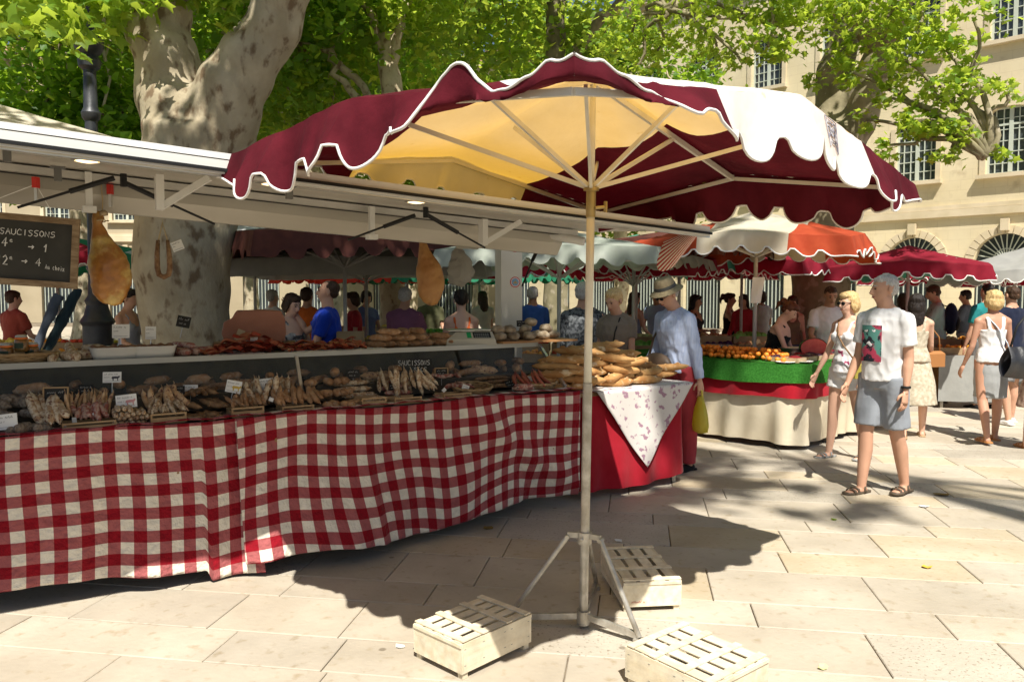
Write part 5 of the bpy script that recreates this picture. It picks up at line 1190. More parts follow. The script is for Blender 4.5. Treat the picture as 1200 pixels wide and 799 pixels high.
for (x0, x1, nm, L, r, bd, mt, arr, n, lab) in CL:
    ta, tb = tcol(x0, .15), tcol(x1, .15); W_ = tb - ta
    n = int(n * 1.25); L *= 1.03; r *= 1.0
    for k in range(n):
        me = proto(nm, L, r, bd, mt); f = (k + .5) / n
        if arr == 'pile':
            lay = k * 3 // n; t = ta + W_ * rs.random(); o = .09 + .11 * lay + rs.uniform(-.02, .03); z = .905 + r + .062 * lay
            e = (rs.uniform(-.2, .2), rs.uniform(-.25, .25), CROT + rs.choice([1.2, 1.5, .2, -.5, 1.9, 2.3]) + rs.uniform(-.2, .2))
        elif arr == 'flatpile':
            lay = k * 3 // n; t = ta + W_ * (.25 + .5 * rs.random()); o = .22 + .06 * lay; z = .945 + r + 1.8 * r * lay
            e = (0, rs.uniform(-.1, .1), CROT + rs.uniform(-.25, .25))
        elif arr == 'flat':
            t = ta + W_ * .5 + rs.uniform(-.01, .01); o = .07 + .025 * (k % 4); z = .925 + r + .02 * (k // 4); e = (0, 0, CROT + rs.uniform(-.06, .06))
        elif arr == 'lean':
            t = ta + W_ * f; o = .13 + rs.uniform(-.03, .05); z = .965 + L * .25; e = (0, -R(rs.uniform(16, 48)), CROT + math.pi / 2 + rs.uniform(-.5, .5))
        elif arr == 'stand':
            t = ta + W_ * f; o = .22 + rs.uniform(-.04, .08); z = .96 + L * .40 + rs.uniform(-.01, .025); e = (rs.uniform(-.2, .2), -R(rs.uniform(38, 78)), CROT + math.pi / 2 + rs.uniform(-.8, .8))
        elif arr == 'ends':
            row = k // 6; t = ta + W_ * ((k % 6 + .5 + .5 * (row % 2)) / 6.3); o = .12; z = .908 + r + row * r * 1.75; e = (0, R(rs.uniform(-8, 2)), CROT + math.pi / 2 + rs.uniform(-.08, .08))
        put(nm, me, tuple(P(t, o, z)), e, (['left-hand ', 'central ', 'right-hand '][min(2, max(0, int((t - ta) / W_ * 3)))] if n > 5 else '') + lab, 'sausage', 'cured sausages on the front row of the counter', rs.uniform(.93, 1.07))
m = MB(); m.box(P(tm_, .58, .97), (TB - TA - .06, .42, .10), CX); m.build('display_step', mat('dark display step', (.07, .06, .045), (.12, .10, .07), 4, .7), stall)
for k in range(62):
    f = (k + .5) / 62; t = TA + .5 + (TB - TA - .6) * f; lay = k % 3 == 1; o_ = .46 + .09 * (k % 2) + rs.uniform(-.01, .02); mt_ = [S_BROWN, S_BEIGE, S_WHITE, S_PINK, S_DARK][(k // 6) % 5]; L_ = [.19, .16, .22][k % 3]
    w3 = ['glass post', 'tall slate', 'counter end']; px_ = 600 + FPX * P(t, o_).x / P(t, o_).y
    put('salami', proto('salami', L_, .026 if k % 4 else .034, .006, mt_), tuple(P(t, o_, 1.023 + .03 + (.05 if lay else 0))), (0, rs.uniform(-.15, .15), CROT + rs.choice([1.3, 1.7, .3, -.2, 1.1]) + rs.uniform(-.3, .3)),
        ['brown', 'beige', 'white floury', 'pink marbled', 'dark'][(k // 6) % 5] + ' salami on the step inside the glass case, %s' % ('far left' if px_ < 130 else 'left of the glass post' if px_ < 345 else 'between glass post and tall slate' if px_ < 470 else 'right of the tall slate'), 'salami', 'salamis on the raised step inside the case')
# wooden trays
def tray(px, w, lab, d=.14, h=.045):
    tt = tcol(px, .08); o = thing('wooden_tray', lab, 'tray', tuple(P(tt, .10, .903)), CROT, 'small wooden trays')
    for (c, s_) in (((0, -d / 2, h * .4), (w, .008, h * .55)), ((0, d / 2, h / 2), (w, .008, h)), ((-w / 2 + .004, 0, h * .4), (.008, d - .012, h * .6)), ((w / 2 - .004, 0, h * .4), (.008, d - .012, h * .6)), ((0, -d / 2 - .0005, h * 1.0), (w, .007, .009)), ((0, 0, .003), (w - .02, d - .02, .005))):
        m = MB(); m.box(c, s_); m.build('slat', TRAYW, o, world=False)
    for sx in (-1, 1):
        m = MB(); m.box((sx * (w / 2 - .005), -d / 2 + .004, h * .7), (.01, .010, h * .75)); m.build('corner_post', TRAYW, o, world=False)
tray(100, .26, 'flat wooden tray at the left under the pink sausages'); tray(193, .19, 'small wooden tray under the two white cards, left one', h=.06); tray(286, .19, 'small wooden tray left of the standing white sausages', h=.06)
tray(345, .2, 'low wooden tray at the foot of the glass post'); tray(434, .17, 'small open wooden tray in the middle with thin white sausages', h=.06); tray(474, .2, 'low tray under the bundle of floury sticks'); tray(532, .22, 'low tray below the pink wrapped sausages')
# wicker baskets
WICK = mat('wicker', (.30, .19, .09), (.42, .29, .15), 30, .7, .4, 80)
def basket(loc, r, h, lab, rz=0, tilt=0, sx=1.3):
    o = thing('wicker_basket', lab, 'basket', loc, rz); o.rotation_euler = (tilt, 0, rz)
    for k in range(6):
        f = k / 5; m = MB(); rad = r * (.72 + .28 * f)
        m.tube([(sx * rad * math.cos(a), rad * math.sin(a), h * f + .003 * math.sin(a * 12 + k * 3.14)) for a in [i * 2 * math.pi / 36 for i in range(37)]], .0065 if k < 5 else .010, 6); m.build('wicker_ring' if k < 5 else 'rim', WICK, o, smooth=True, world=False)
    m = MB()
    for i in range(18):
        a = i * 2 * math.pi / 18; m.tube([(sx * r * .7 * math.cos(a), r * .7 * math.sin(a), 0), (sx * r * math.cos(a), r * math.sin(a), h)], .004, 5)
    m.lathe([(r * .7, .0), (r * .7, .006)], n=18); m.v = [(x * (sx if abs(z) < .0061 and False else 1), y, z) for x, y, z in m.v]
    w_ = m.build('wicker_stakes', WICK, o, smooth=True, world=False); w_['kind'] = 'stuff'
    return o
basket(tuple(P(tcol(552, .2), .2, .905)), .12, .07, 'round wicker basket tilted beside the pink sausages', CROT, .15)
basket(tuple(P(tcol(628, .2), .2, .905)), .13, .07, 'wicker basket with red dried sausages at the counter end', CROT, .1)
LOAFC = mat('crusty loaf', (.33, .18, .07), (.52, .34, .17), 12, .85, .5, 40, per=.14, c3=(.62, .5, .33), c3s=10, c3r=(.56, .68))
me_s = [sausage('x', .14, .022, bend=.0, seed=9).mesh('ham_piece', S_DARK, True)]
for k in range(4):
    put('cured_meat', me_s[0], tuple(P(tcol(552, .2) + (k - 1.5) * .05, .2, .94)), (0, .1, CROT + 1 + k * .3), 'dark cured meat piece in the tilted round wicker basket', 'cured meat', 'cured meat pieces in the basket', 1.3)
# big round cured pieces inside the case
for k, (px, r, mt, lab) in enumerate([(362, .055, S_BROWN, 'large rolled cured meat behind the glass post'), (382, .05, S_BROWN, 'second rolled cured meat behind the glass, right of the largest'), (450, .05, S_PINK, 'pink cured piece behind the glass left of the tall slate'), (535, .05, S_DARK, 'dark ham half behind the wicker basket'), (20, .05, S_DARK, 'dark round cured piece behind the left pile')]):
    t_ = tcol(px, .42); me = sausage('c', .16, r, 14, 10, seed=k).mesh('cured_meat', mt, True)
    put('cured_meat', me, tuple(P(t_, .44, .905 + r)), (0, 0, CROT + (1.45 if k < 2 else .3)), lab, 'cured meat', None)
# price cards and slates
FONT = {'S': [[(1, .9), (.5, 1), (.1, .8), (.3, .55), (.8, .45), (.9, .2), (.5, 0), (0, .1)]], 'A': [[(0, 0), (.5, 1), (1, 0)], [(.2, .4), (.8, .4)]], 'U': [[(0, 1), (.05, .2), (.5, 0), (.95, .2), (1, 1)]],
 'C': [[(1, .85), (.5, 1), (.05, .6), (.1, .2), (.5, 0), (1, .12)]], 'I': [[(.5, 1), (.5, 0)]], 'O': [[(.5, 1), (.05, .7), (.05, .3), (.5, 0), (.95, .3), (.95, .7), (.5, 1)]], 'N': [[(0, 0), (.05, 1), (.9, 0), (.95, 1)]],
 'E': [[(.9, 1), (.1, 1), (.1, 0), (.9, 0)], [(.1, .5), (.7, .5)]], '4': [[(.6, 0), (.65, 1), (0, .35), (.95, .38)]], '1': [[(.2, .6), (.6, 1), (.5, 0)]], '2': [[(.05, .8), (.5, 1), (.85, .7), (.1, .05), (.95, 0)]], '8': [[(.5, .5), (.15, .8), (.5, 1), (.85, .8), (.5, .5), (.1, .2), (.5, 0), (.9, .2), (.5, .5)]],
 '-': [[(0, .5), (1, .5)]], '>': [[(0, .5), (1, .5)], [(.65, .75), (1, .5), (.65, .3)]], 'e': [[(.1, .45), (.8, .5), (.6, .75), (.15, .6), (.15, .2), (.5, .05), (.85, .15)]], 'a': [[(.8, .6), (.4, .7), (.1, .35), (.4, .05), (.8, .4), (.8, .7), (.85, 0)]], 'u': [[(.1, .7), (.15, .1), (.6, .05), (.8, .7), (.85, 0)]],
 'c': [[(.8, .6), (.4, .7), (.1, .35), (.4, .02), (.85, .12)]], 'h': [[(.1, 1), (.12, 0)], [(.12, .4), (.5, .65), (.8, .45), (.82, 0)]], 'o': [[(.5, .7), (.1, .35), (.5, .0), (.9, .35), (.5, .7)]], 'i': [[(.5, .65), (.5, 0)], [(.5, .9), (.52, .95)]], 'x': [[(.05, .7), (.9, 0)], [(.9, .7), (.05, 0)]], 'r': [[(.15, .7), (.2, 0)], [(.2, .4), (.5, .7), (.85, .65)]], 's': [[(.8, .6), (.4, .7), (.2, .5), (.7, .3), (.6, .05), (.1, .05)]], "'": [[(.5, 1), (.4, .8)]],
 'T': [[(0, 1), (1, 1)], [(.5, 1), (.5, 0)]], 'L': [[(.1, 1), (.1, 0), (.9, 0)]], 'm': [[(.05, 0), (.1, .65), (.45, .6), (.5, .1)], [(.5, .5), (.85, .65), (.95, 0)]], 'n': [[(.1, .7), (.12, 0)], [(.12, .5), (.6, .7), (.85, 0)]], 't': [[(.45, 1), (.5, 0), (.8, .1)], [(.1, .7), (.85, .7)]], 'l': [[(.4, 1), (.45, 0)]]}
def chalk_text(mb, txt, x, z, h, w, y=-.001, rad=None, jit=.06, seed=0, slope=0):
    rs = random.Random(seed + len(txt)); rad = rad or h * .055
    for ch in txt:
        if ch in FONT:
            for st in FONT[ch]: mb.tube([(x + (px * w * .78) + rs.uniform(-1, 1) * jit * h * .5, y, z + py * h + rs.uniform(-1, 1) * jit * h + slope * x) for px, py in st], rad, 4)
        x += w
    return x
def cursive(mb, x0, x1, z, h, rad, y, seed):
    rs = random.Random(seed); x = x0
    while x < x1:
        n = rs.randint(3, 7); pts = []
        for q in range(n * 2):
            pts.append((x, y, z + (h * rs.uniform(.3, 1.) if q % 2 else 0) + rs.uniform(0, h * .15))); x += h * .32
            if x > x1: break
        if len(pts) > 1: mb.tube(pts, rad, 4)
        x += h * .6
def card(px, py, w, h, kind, lab, off=.16, tilt=8, roll=0, yaw=0, stake=True, animal=None):
    t_ = tcol(px, off); p = P(t_, off, 0); q = at(px, py, p.y); p.z = q.z
    o = thing('price_card' if kind == 'w' else 'slate_label', lab, 'price card' if kind == 'w' else 'slate label', tuple(p)); o.rotation_euler = (R(-tilt), R(roll), CROT * .35 + yaw)
    m = MB(); m.box((0, .002, 0), (w, .003, h)); 
    b = m.build('card', CARD if kind == 'w' else SLATE, o, world=False)
    m = MB(); sd = int(px * 7)
    if kind == 'w':
        cursive(m, -w * .42, w * .3, h * .22, h * .14, .0009, -.0006, sd); cursive(m, -w * .42, -w * .1, -h * .05, h * .11, .0007, -.0006, sd + 1)
        m.box((0, 0, -h * .36), (w * .8, .0012, .0012))
        m.build('lettering', INK, o, world=False)
        if animal:
            a = MB(); cx, cz = w * .18, -h * .12; s_ = h * .34
            pts = [(-1, .1), (-.8, .55), (0, .6), (.7, .55), (.9, .8), (1.2, .6), (1.0, .2), (.75, .1), (.7, -.6), (.5, -.6), (.5, 0), (-.4, 0), (-.45, -.6), (-.65, -.6), (-.75, .0)]
            a.add([(cx + x * s_, -.0006, cz + z * s_) for x, z in pts], [tuple(range(len(pts)))]); a.build('animal_drawing', {'y': mat('yellow ink', (.6, .42, .08)), 'k': INK, 'p': mat('pink ink', (.6, .3, .3))}[animal], o, world=False)
    else:
        cursive(m, -w * .38, w * .35, h * .12, h * .2, .0010, -.0006, sd); cursive(m, -w * .3, w * .2, -h * .25, h * .16, .0009, -.0006, sd + 2)
        m.build('chalk_writing', CHALK, o, world=False)
        if kind == 'f':
            for (c, s_) in (((0, 0, h / 2 + .004), (w + .016, .008, .008)), ((0, 0, -h / 2 - .004), (w + .016, .008, .008)), ((-w / 2 - .004, 0, 0), (.008, .008, h)), ((w / 2 + .004, 0, 0), (.008, .008, h))):
                m = MB(); m.box(c, s_); m.build('frame_bar', TRAYW, o, world=False)
    if stake: m = MB(); m.tube([(0, .005, -h / 2), (0, .005, -h / 2 - .07)], .002, 5); m.build('stake', ALU, o, world=False)
    return o
card(3, 494, .10, .08, 'w', 'white price card at the far left edge of the front row', .06, roll=-6)
card(62, 463, .115, .075, 'f', 'small framed slate above the long white sausages', .22); card(129, 442, .10, .062, 'w', 'white card with a brown animal on a stake behind the sausages', .3, animal='k')
card(145, 470, .11, .075, 'w', 'white card with blue edge propped on the end-on sausages', .12, roll=-6, animal='p'); card(98, 456, .08, .05, 's', 'small dark slate behind the thin beige sticks', .34)
card(206, 457, .08, .05, 's', 'small dark slate behind the first tray', .30); card(221, 457, .085, .065, 'w', 'white card with a cow drawing next to the small dark slate', .34, animal='k')
card(272, 453, .09, .075, 'w', 'white card with a yellow cow drawing above the second tray', .2, roll=12, animal='y'); card(310, 450, .095, .07, 'w', 'white card with a black goat drawing', .24, roll=-5, animal='k'); card(330, 462, .08, .055, 'w', 'grey-white card low among the standing sausages', .2, roll=-4)
card(413, 438, .085, .06, 's', 'dark slate label above the netted white sausages', .34); card(461, 453, .07, .045, 's', 'dark slate label left of the stick bundle', .22, roll=-4)
card(517, 436, .085, .05, 'f', 'small framed slate right of the tall slate', .34); card(599, 449, .09, .06, 's', 'dark slate tilted over the thin dark sausages', .2, roll=-14)
card(545, 455, .05, .05, 'w', 'tiny folded white tag on the pink wrapped sausages', .12, roll=20, stake=False); card(619, 444, .08, .05, 'w', 'pale card lying in the right wicker basket', .24, tilt=40, stake=False)
card(141, 388, .10, .085, 'w', 'white card with red title on the upper shelf above the pate dish', .62); card(176, 390, .062, .08, 'w', 'narrow white card on the upper shelf', .62); card(611, 379, .078, .05, 's', 'small slate on a stake above the round loaves', .62)
card(215, 377, .085, .075, 's', 'tilted slate in front of the big trunk', .8, roll=12); card(293, 397, .09, .04, 'w', 'white card lying on the dried ham slices', .58, tilt=60, stake=False)
for k, (px, py) in enumerate([(71, 501), (83, 492), (108, 485), (316, 468), (343, 470), (520, 457)]):
    t_ = tcol(px, .09); p = P(t_, .09, 0); p.z = at(px, py, p.y).z
    m = MB(); m.box(p, (.028, .003, .024), Matrix.Rotation(.5 + k, 3, 'Y')); tag(m.build('paper_tag', CARD), 'tiny white paper tag tied to a sausage in the front row', 'paper tag', 'tiny white sausage tags')
# tall slate SAUCISSONS SECS
sl_ = thing('chalkboard', 'tall dark slate with white chalk words SAUCISSONS SECS behind the glass', 'chalkboard', tuple(P(tcol(485, .40), .40, 1.075))); sl_.rotation_euler = (R(-8), 0, CROT * .3); sl_['label'] = 'tall dark slate chalked SAUCISSONS SECS standing behind the counter glass'
m = MB(); m.box((0, .006, 0), (.255, .010, .20)); m.build('slate', SLATE, sl_, world=False)
m = MB(); chalk_text(m, 'SAUCISSONS', -.115, .052, .036, .0232, rad=.0022); chalk_text(m, 'SECS', -.002, .005, .032, .024, rad=.0022); m.build('chalk_writing', CHALK, sl_, world=False)
m = MB(); m.box((.01, -.001, -.045), (.08, .001, .05)); m.build('pasted_note', mat('grey paper', (.12, .14, .18)), sl_, world=False)
# hanging chalkboard at the left
cbp = at(12, 292, 3.75)
cb = thing('hanging_chalkboard', 'wood-framed chalkboard with sausage prices hanging from the flap at the left', 'chalkboard', tuple(cbp)); cb.rotation_euler = (0, R(4), CROT * .55)
WB, HB = .52, .28
FRW = mat('weathered frame wood', (.20, .13, .07), (.34, .25, .15), 6, .75, .4, 50, stretch=(2, 9, 9))
m = MB(); m.box((0, .008, 0), (WB, .012, HB)); m.build('slate', mat('board slate', (.035, .035, .030), (.06, .058, .05), 4, .85), cb, world=False)
for (c, s_) in (((0, 0, HB / 2 + .014), (WB + .06, .024, .03)), ((0, 0, -HB / 2 - .014), (WB + .06, .024, .03)), ((-WB / 2 - .014, 0, 0), (.03, .022, HB)), ((WB / 2 + .014, 0, 0), (.03, .022, HB))):
    m = MB(); m.box(c, s_); m.build('frame_bar', FRW, cb, world=False)
m = MB(); chalk_text(m, 'SAUCISSONS', -.045, .070, .028, .0235, rad=.0018); chalk_text(m, '4', -.035, .01, .045, .03, rad=.0028); chalk_text(m, 'e', -.004, .034, .017, .018, rad=.0015); chalk_text(m, '> 1', .075, .0, .036, .030, rad=.0024)
chalk_text(m, '12', -.055, -.075, .045, .026, rad=.0028); chalk_text(m, 'e', -.002, -.048, .017, .018, rad=.0015); chalk_text(m, '> 4', .05, -.070, .036, .029, rad=.0024); chalk_text(m, 'Au choix', .150, -.070, .022, .0105, rad=.0012, slope=-.08); m.build('chalk_writing', CHALK, cb, world=False)
hk = at(42, 216, 3.75); M4 = wmat(cb)
m = MB(); 
for sx in (-.17, .18): m.tube([hk, M4 @ Vector((sx, 0, HB / 2 + .03))], .0018, 5)
m.build('string', CARD, cb)
def clamp(px, py, Y):
    p = at(px, py, Y); m = MB(); m.box(p, (.022, .03, .05)); o = tag(m.build('clamp', mat('red clamp', (.6, .04, .03), rough=.5)), 'red and silver spring clamp gripping the flap rail above %s' % {42: 'the chalkboard', 129: 'the first ham', 503: 'the second ham'}[px], 'clamp')
    m = MB(); m.box(p - Vector((0, 0, .055)), (.014, .012, .07)); m.build('steel_jaw', ALU, o)
clamp(42, 214, 3.75); clamp(129, 222, 4.1); clamp(503, 258, 5.25)
# hams
HAM = mat('cured ham rind', (.36, .13, .022), (.50, .24, .04), 4.5, .36, .4, 18, spec=.6, c3=(.66, .46, .13), c3s=7, c3r=(.50, .60)); stain(HAM, .35, 14)
HAM2 = mat('dull ham rind', (.30, .13, .035), (.44, .24, .08), 5, .5, .4, 20, spec=.4, c3=(.20, .08, .03), c3s=6, c3r=(.55, .66))
def ham(px, py0, py1, Y, wpx, mt, lab, rz):
    a = at(px, py0, Y); b = at(px, py1, Y); Lh = (a - b).length; w = wpx / FPX * Y / 2
    o = thing('cured_ham', lab, 'ham', tuple(b), rz)
    m = MB(); prof = [(0, .30), (.03, .55), (.10, .80), (.22, .96), (.36, 1.0), (.48, .92), (.60, .70), (.72, .46), (.82, .30), (.88, .25), (.93, .28), (.97, .25), (1., .12)]
    pts = [Vector((.02 * math.sin(f * 5) - .03 * f + (.0 if f < .9 else .01), .0, f * Lh)) for f, r in prof]
    m.tube(pts, [(max(.006, r * w), max(.005, r * w * .62)) for f, r in prof], 20, side=(1, 0, 0))
    m = remesh(m, .006, 3, lambda p: .008 * noise.noise(p * 11) + .003 * noise.noise(p * 40)); m.build('leg', mt, o, smooth=True, world=False)
    m = MB(); m.tube([(-.012, 0, Lh * .955), (-.014, 0, Lh * .985), (-.016, 0, Lh * 1.01)], [(w * .26, w * .2), (w * .30, w * .22), (w * .16, w * .12)], 12); m.build('bone_end', mat('ham bone', (.30, .20, .10), (.5, .4, .25), 30, .7), o, smooth=True, world=False)
    m = MB(); m.grid(lambda u, v: Vector((w * (.15 + .72 * u) * math.sin(math.pi * (.2 + .6 * v)) * 1.0 - .02 * v, -w * .62 * math.sqrt(max(.0, 1 - (.15 + .72 * u) ** 2)) - .003, Lh * (.10 + .38 * v))), 6, 12)
    m = MB(); m.tube([(-.02 + .03 * math.cos(q), .03 * math.sin(q), Lh * .90 + .004 * math.sin(3 * q)) for q in [i * .7 for i in range(10)]], .003, 5)
    m.tube([(-.02, 0, Lh * .97), (-.015, 0, Lh + .05), (-.02, 0, Lh + .14)], .0025, 5); m.build('string', mat('twine', (.5, .38, .2), rough=.9), o, world=False)
ham(128, 248, 357, 4.1, 45, HAM, 'big glossy orange cured ham hanging at the left near the chalkboard', .4)
ham(503, 272, 357, 5.25, 33, HAM2, 'second smaller brown cured ham hanging in the middle of the stall', -.2)
# ring sausage hanging in front of the trunk
rg = thing('hanging_sausage', 'dark horseshoe sausage hanging on twine in front of the big trunk', 'sausage', tuple(at(192, 322, 4.6)))
m = MB(); m.tube([(-.028, 0, .20), (-.036, 0, .12), (-.037, 0, .04), (-.028, 0, .0), (0, 0, -.014), (.028, 0, .0), (.036, 0, .04), (.034, 0, .12), (.026, 0, .2)], [.011, .0145, .0155, .0155, .0155, .0155, .0155, .0145, .010], 12); m.build('sausage_loop', S_DARK, rg, smooth=True, world=False)
m = MB(); m.tube([(-.026, 0, .2), (0, 0, .30), (.026, 0, .2)], .004, 6); m.tube([(0, 0, .30), (0, 0, .42)], .0015, 5); m.build('twine', _mat['twine'], rg, world=False)
card(210, 288, .062, .055, 'w', 'small white price tag hanging beside the horseshoe sausage', .0, roll=-22, stake=False)

# ---- upper shelf
ZS = 1.2475
def us(px, off=.6): return P(tcol(px, off), off, ZS)
for k, (px, off, ang, L) in enumerate([(62, .58, 1.9, .20), (80, .55, 2.5, .24), (82, .66, 2.2, .23), (100, .62, .5, .2), (108, .68, .3, .15), (98, .72, .2, .2)]):
    p = us(px, off); me = proto('sausage', L, .028, .008, S_WHITE); put('sausage', me, (p.x, p.y, ZS + .028 + .03 * (k in (2, 4))), (0, -.25 if k in (0, 2) else 0, ang), 'thick pale rough sausage on the upper shelf left of the white dishes', 'sausage', 'thick pale sausages on the upper shelf', 1.0)
for k, (px, off, ang) in enumerate([(210, .60, .55), (222, .62, .45), (214, .66, .6), (232, .7, 1.0), (204, .7, .4)]):
    p = us(px, off); me = proto('sausage', .24, .026, .0, S_PINK); put('salami', me, (p.x, p.y, ZS + .027 + .035 * (k in (2,))), (0, 0, ang - 1.2), 'marbled salami on the upper shelf right of the white dishes', 'salami', 'marbled salamis on the upper shelf')
bowl = basket(tuple(us(22, .62)), .14, .05, 'shallow wicker basket with glass jars at the left end of the upper shelf', CROT, 0)
JG = mat('jar content', (.30, .13, .03), (.12, .08, .03), 6, .15, spec=.6); LABEL = mat('jar label dark', (.03, .05, .03), rough=.7)
for k, (px, off) in enumerate([(6, .56), (24, .55), (36, .58)]):
    p = us(px, off); j = thing('glass_jar', ['glass jar with orange seal leftmost in the basket', 'glass jar standing above the others in the basket', 'glass jar with round dark label rightmost in the basket'][k], 'jar', (p.x, p.y, ZS + .02 + (.045 if k == 1 else 0)))
    m = MB(); m.lathe([(.030, 0), (.036, .008), (.036, .062), (.03, .072)], n=18); m.build('glass', JG, j, smooth=True, world=False)
    m = MB(); m.lathe([(.033, .072), (.034, .074), (.034, .08), (.033, .082)], n=18); m.build('rubber_seal', mat('orange seal', (.7, .18, .04)), j, world=False)
    m = MB(); m.lathe([(.031, .082), (.031, .09), (.02, .096)], n=18); m.build('lid', mat('jar lid glass', (.4, .4, .36), rough=.1, spec=.7), j, world=False, smooth=True)
    m = MB(); m.grid(lambda u, v: Vector((.0368 * math.sin((u - .5) * 1.6), -.0368 * math.cos((u - .5) * 1.6), .02 + .032 * v)), 8, 2); m.build('label', LABEL, j, world=False)
for k, (px, w) in enumerate([(133, .30), (178, .29)]):
    p = us(px, .60); d = thing('serving_dish', 'white oval dish of brown pate, %s one on the upper shelf' % ('left' if k == 0 else 'right'), 'dish', tuple(p), CROT)
    m = MB()
    def pr(r0, r1, n=20): return [(r0 * math.copysign(abs(math.cos(a)) ** .5, math.cos(a)), r1 * math.copysign(abs(math.sin(a)) ** .5, math.sin(a))) for a in [2 * math.pi * i / n for i in range(n)]]
    rows = [(w * .40, .07, 0), (w * .43, .085, .03), (w * .46, .1, .068), (w * .48, .105, .073), (w * .45, .092, .071), (w * .43, .088, .055)]; n = 28
    vs = []; [vs.extend([(x, y, z) for x, y in pr(a, b, n)]) for a, b, z in rows]
    m.add(vs, [(i * n + q, i * n + (q + 1) % n, (i + 1) * n + (q + 1) % n, (i + 1) * n + q) for i in range(len(rows) - 1) for q in range(n)] + [tuple(reversed(range(n)))]); m.build('dish', mat('white ceramic', (.72, .71, .66), rough=.25, spec=.6), d, smooth=True, world=False)
    m = MB(); m.grid(lambda u, v: Vector(((u - .5) * w * .84, (v - .5) * .16, .064 + .018 * noise.noise(Vector((u * 9, v * 7, k))) + .012 * math.sin(math.pi * v) + .006 * math.sin(u * 30))), 26, 12); m.build('pate', mat('pate', (.20, .09, .05), (.33, .17, .10), 20, .6, .6, 60), d, smooth=True, world=False)
# dried ham slices in overlapping heaps
SLC = mat('dried ham slice', (.36, .045, .025), (.52, .13, .07), 9, .45, .3, 40, per=.2, spec=.5, c3=(.68, .42, .28), c3s=9, c3r=(.60, .66))
sl_me = []
for k in range(4):
    m = MB(); m.grid(lambda u, v: Vector(((u - .5) * .15, (v - .5) * .07 * (1 - .5 * abs(u - .5)), .008 * math.sin(u * 9 + k) + .006 * math.sin(v * 8 + u * 5 + k * 2))), 10, 5)
    m.grid(lambda u, v: Vector(((.5 - u) * .15, (v - .5) * .07 * (1 - .5 * abs(.5 - u)), -.003 + .008 * math.sin((1 - u) * 9 + k) + .006 * math.sin(v * 8 + (1 - u) * 5 + k * 2))), 10, 5); sl_me.append(m.mesh('ham_slice', SLC, True))
for (x0, x1, n, zz, lab, sc) in [(252, 330, 34, .12, 'dried red ham slice in the large heap on the upper shelf', 1.25), (330, 372, 16, .055, 'dried red ham slice in the low middle heap', 1.1), (368, 436, 24, .06, 'pink ham slice in the right heap beside the stacked sausages', 1.15), (238, 262, 8, .05, 'brown dried slice next to the salamis', 1.0)]:
    for k in range(n):
        px = x0 + (x1 - x0) * (.1 + .8 * rs.random()); off = rs.uniform(.53, .78); h_ = (1 - abs((px - (x0 + x1) / 2) / (x1 - x0) * 2)) * zz
        p = us(px, off); put('ham_slice', sl_me[k % 4], (p.x, p.y, ZS + .008 + h_ * rs.random() + .0005 * k), (rs.uniform(-.15, .15), rs.uniform(-.15, .15), rs.uniform(-.5, 1.6)), ['left-hand ', 'central ', 'right-hand '][min(2, int((px - x0) / (x1 - x0) * 3))] + lab, 'ham slice', 'dried ham slices on the upper shelf', sc)
for k, (px, lab) in enumerate([(270, 'crinkled white wax paper under the large ham slice heap'), (365, 'crinkled white wax paper under the middle ham slice heap'), (415, 'crinkled white wax paper under the right ham slice heap')]):
    m = MB(); c = us(px, .62); m.grid(lambda u, v: c + CX @ Vector(((u - .5) * .36, (v - .55) * .32, .003 + .012 * abs(noise.noise(Vector((u * 7, v * 7, k)))) * (1 if v > .2 else 1) - (0))), 18, 10); tag(m.build('wax_paper', CARD, smooth=True), lab, 'wax paper')
# terracotta coloured ham block on its board
hb = thing('ham_block', 'large pressed pink-brown ham block with paper tag in front of the trunk', 'ham', tuple(P(tcol(298, .95), .95, 1.30)), CROT * .5)
m = MB(); pl = [(-.20, 0), (.20, .0), (.215, .05), (.21, .16), (.185, .22), (.05, .23), (-.12, .225), (-.14, .20), (-.15, .17), (-.21, .14), (-.225, .06)]; m.prism(pl, .12); m = remesh(m, .011, 3, lambda p: .004 * noise.noise(p * 16)); m.build('meat', mat('pressed ham', (.36, .15, .095), (.44, .20, .13), 5, .5, .3, 25), hb, smooth=True, world=False)
m = MB(); m.box((.0, .05, -.02), (.56, .2, .035)); m.build('board', WOOD, hb, world=False)
m = MB(); m.box((-.10, -.01, .05), (.05, .002, .08), Matrix.Rotation(.4, 3, 'Y')); m.build('paper_tag', mat('kraft paper', (.5, .4, .27)), hb, world=False)
m = MB(); m.box(P(tcol(300, .92), .92, 1.25), (.8, .28, .05), CX); m.box(P(tcol(300, .92), .92, 1.16), (.06, .1, .14), CX); tag(m.build('serving_board', mat('dark grey board', (.10, .09, .08), (.16, .14, .12), 5, .6)), 'dark low stand under the pink ham block', 'stand')
# stacked brown sausages like logs
stk = [(440, 0), (452, 0), (466, 0), (481, 0), (495, 0), (508, 0), (521, 0), (446, 1), (460, 1), (474, 1), (489, 1), (515, 1), (456, 2), (472, 2), (488, 2)]
for k, (px, lay) in enumerate(stk):
    p = us(px, .60 + .02 * (k % 3)); me = proto('sausage', .17, .026, .0, [S_BROWN, S_BROWN, S_GREY, S_BEIGE][k % 4]); put('sausage', me, (p.x, p.y, ZS + .026 + lay * .045), (0, 0, CROT - 1.1 + rs.uniform(-.5, .9)), ['thick sausage in the bottom row of the log-like stack left of the scale', 'thick sausage in the middle row of the log-like stack left of the scale', 'thick sausage on top of the log-like stack left of the scale'][lay], 'sausage', 'log-like stack of sausages', 1.)
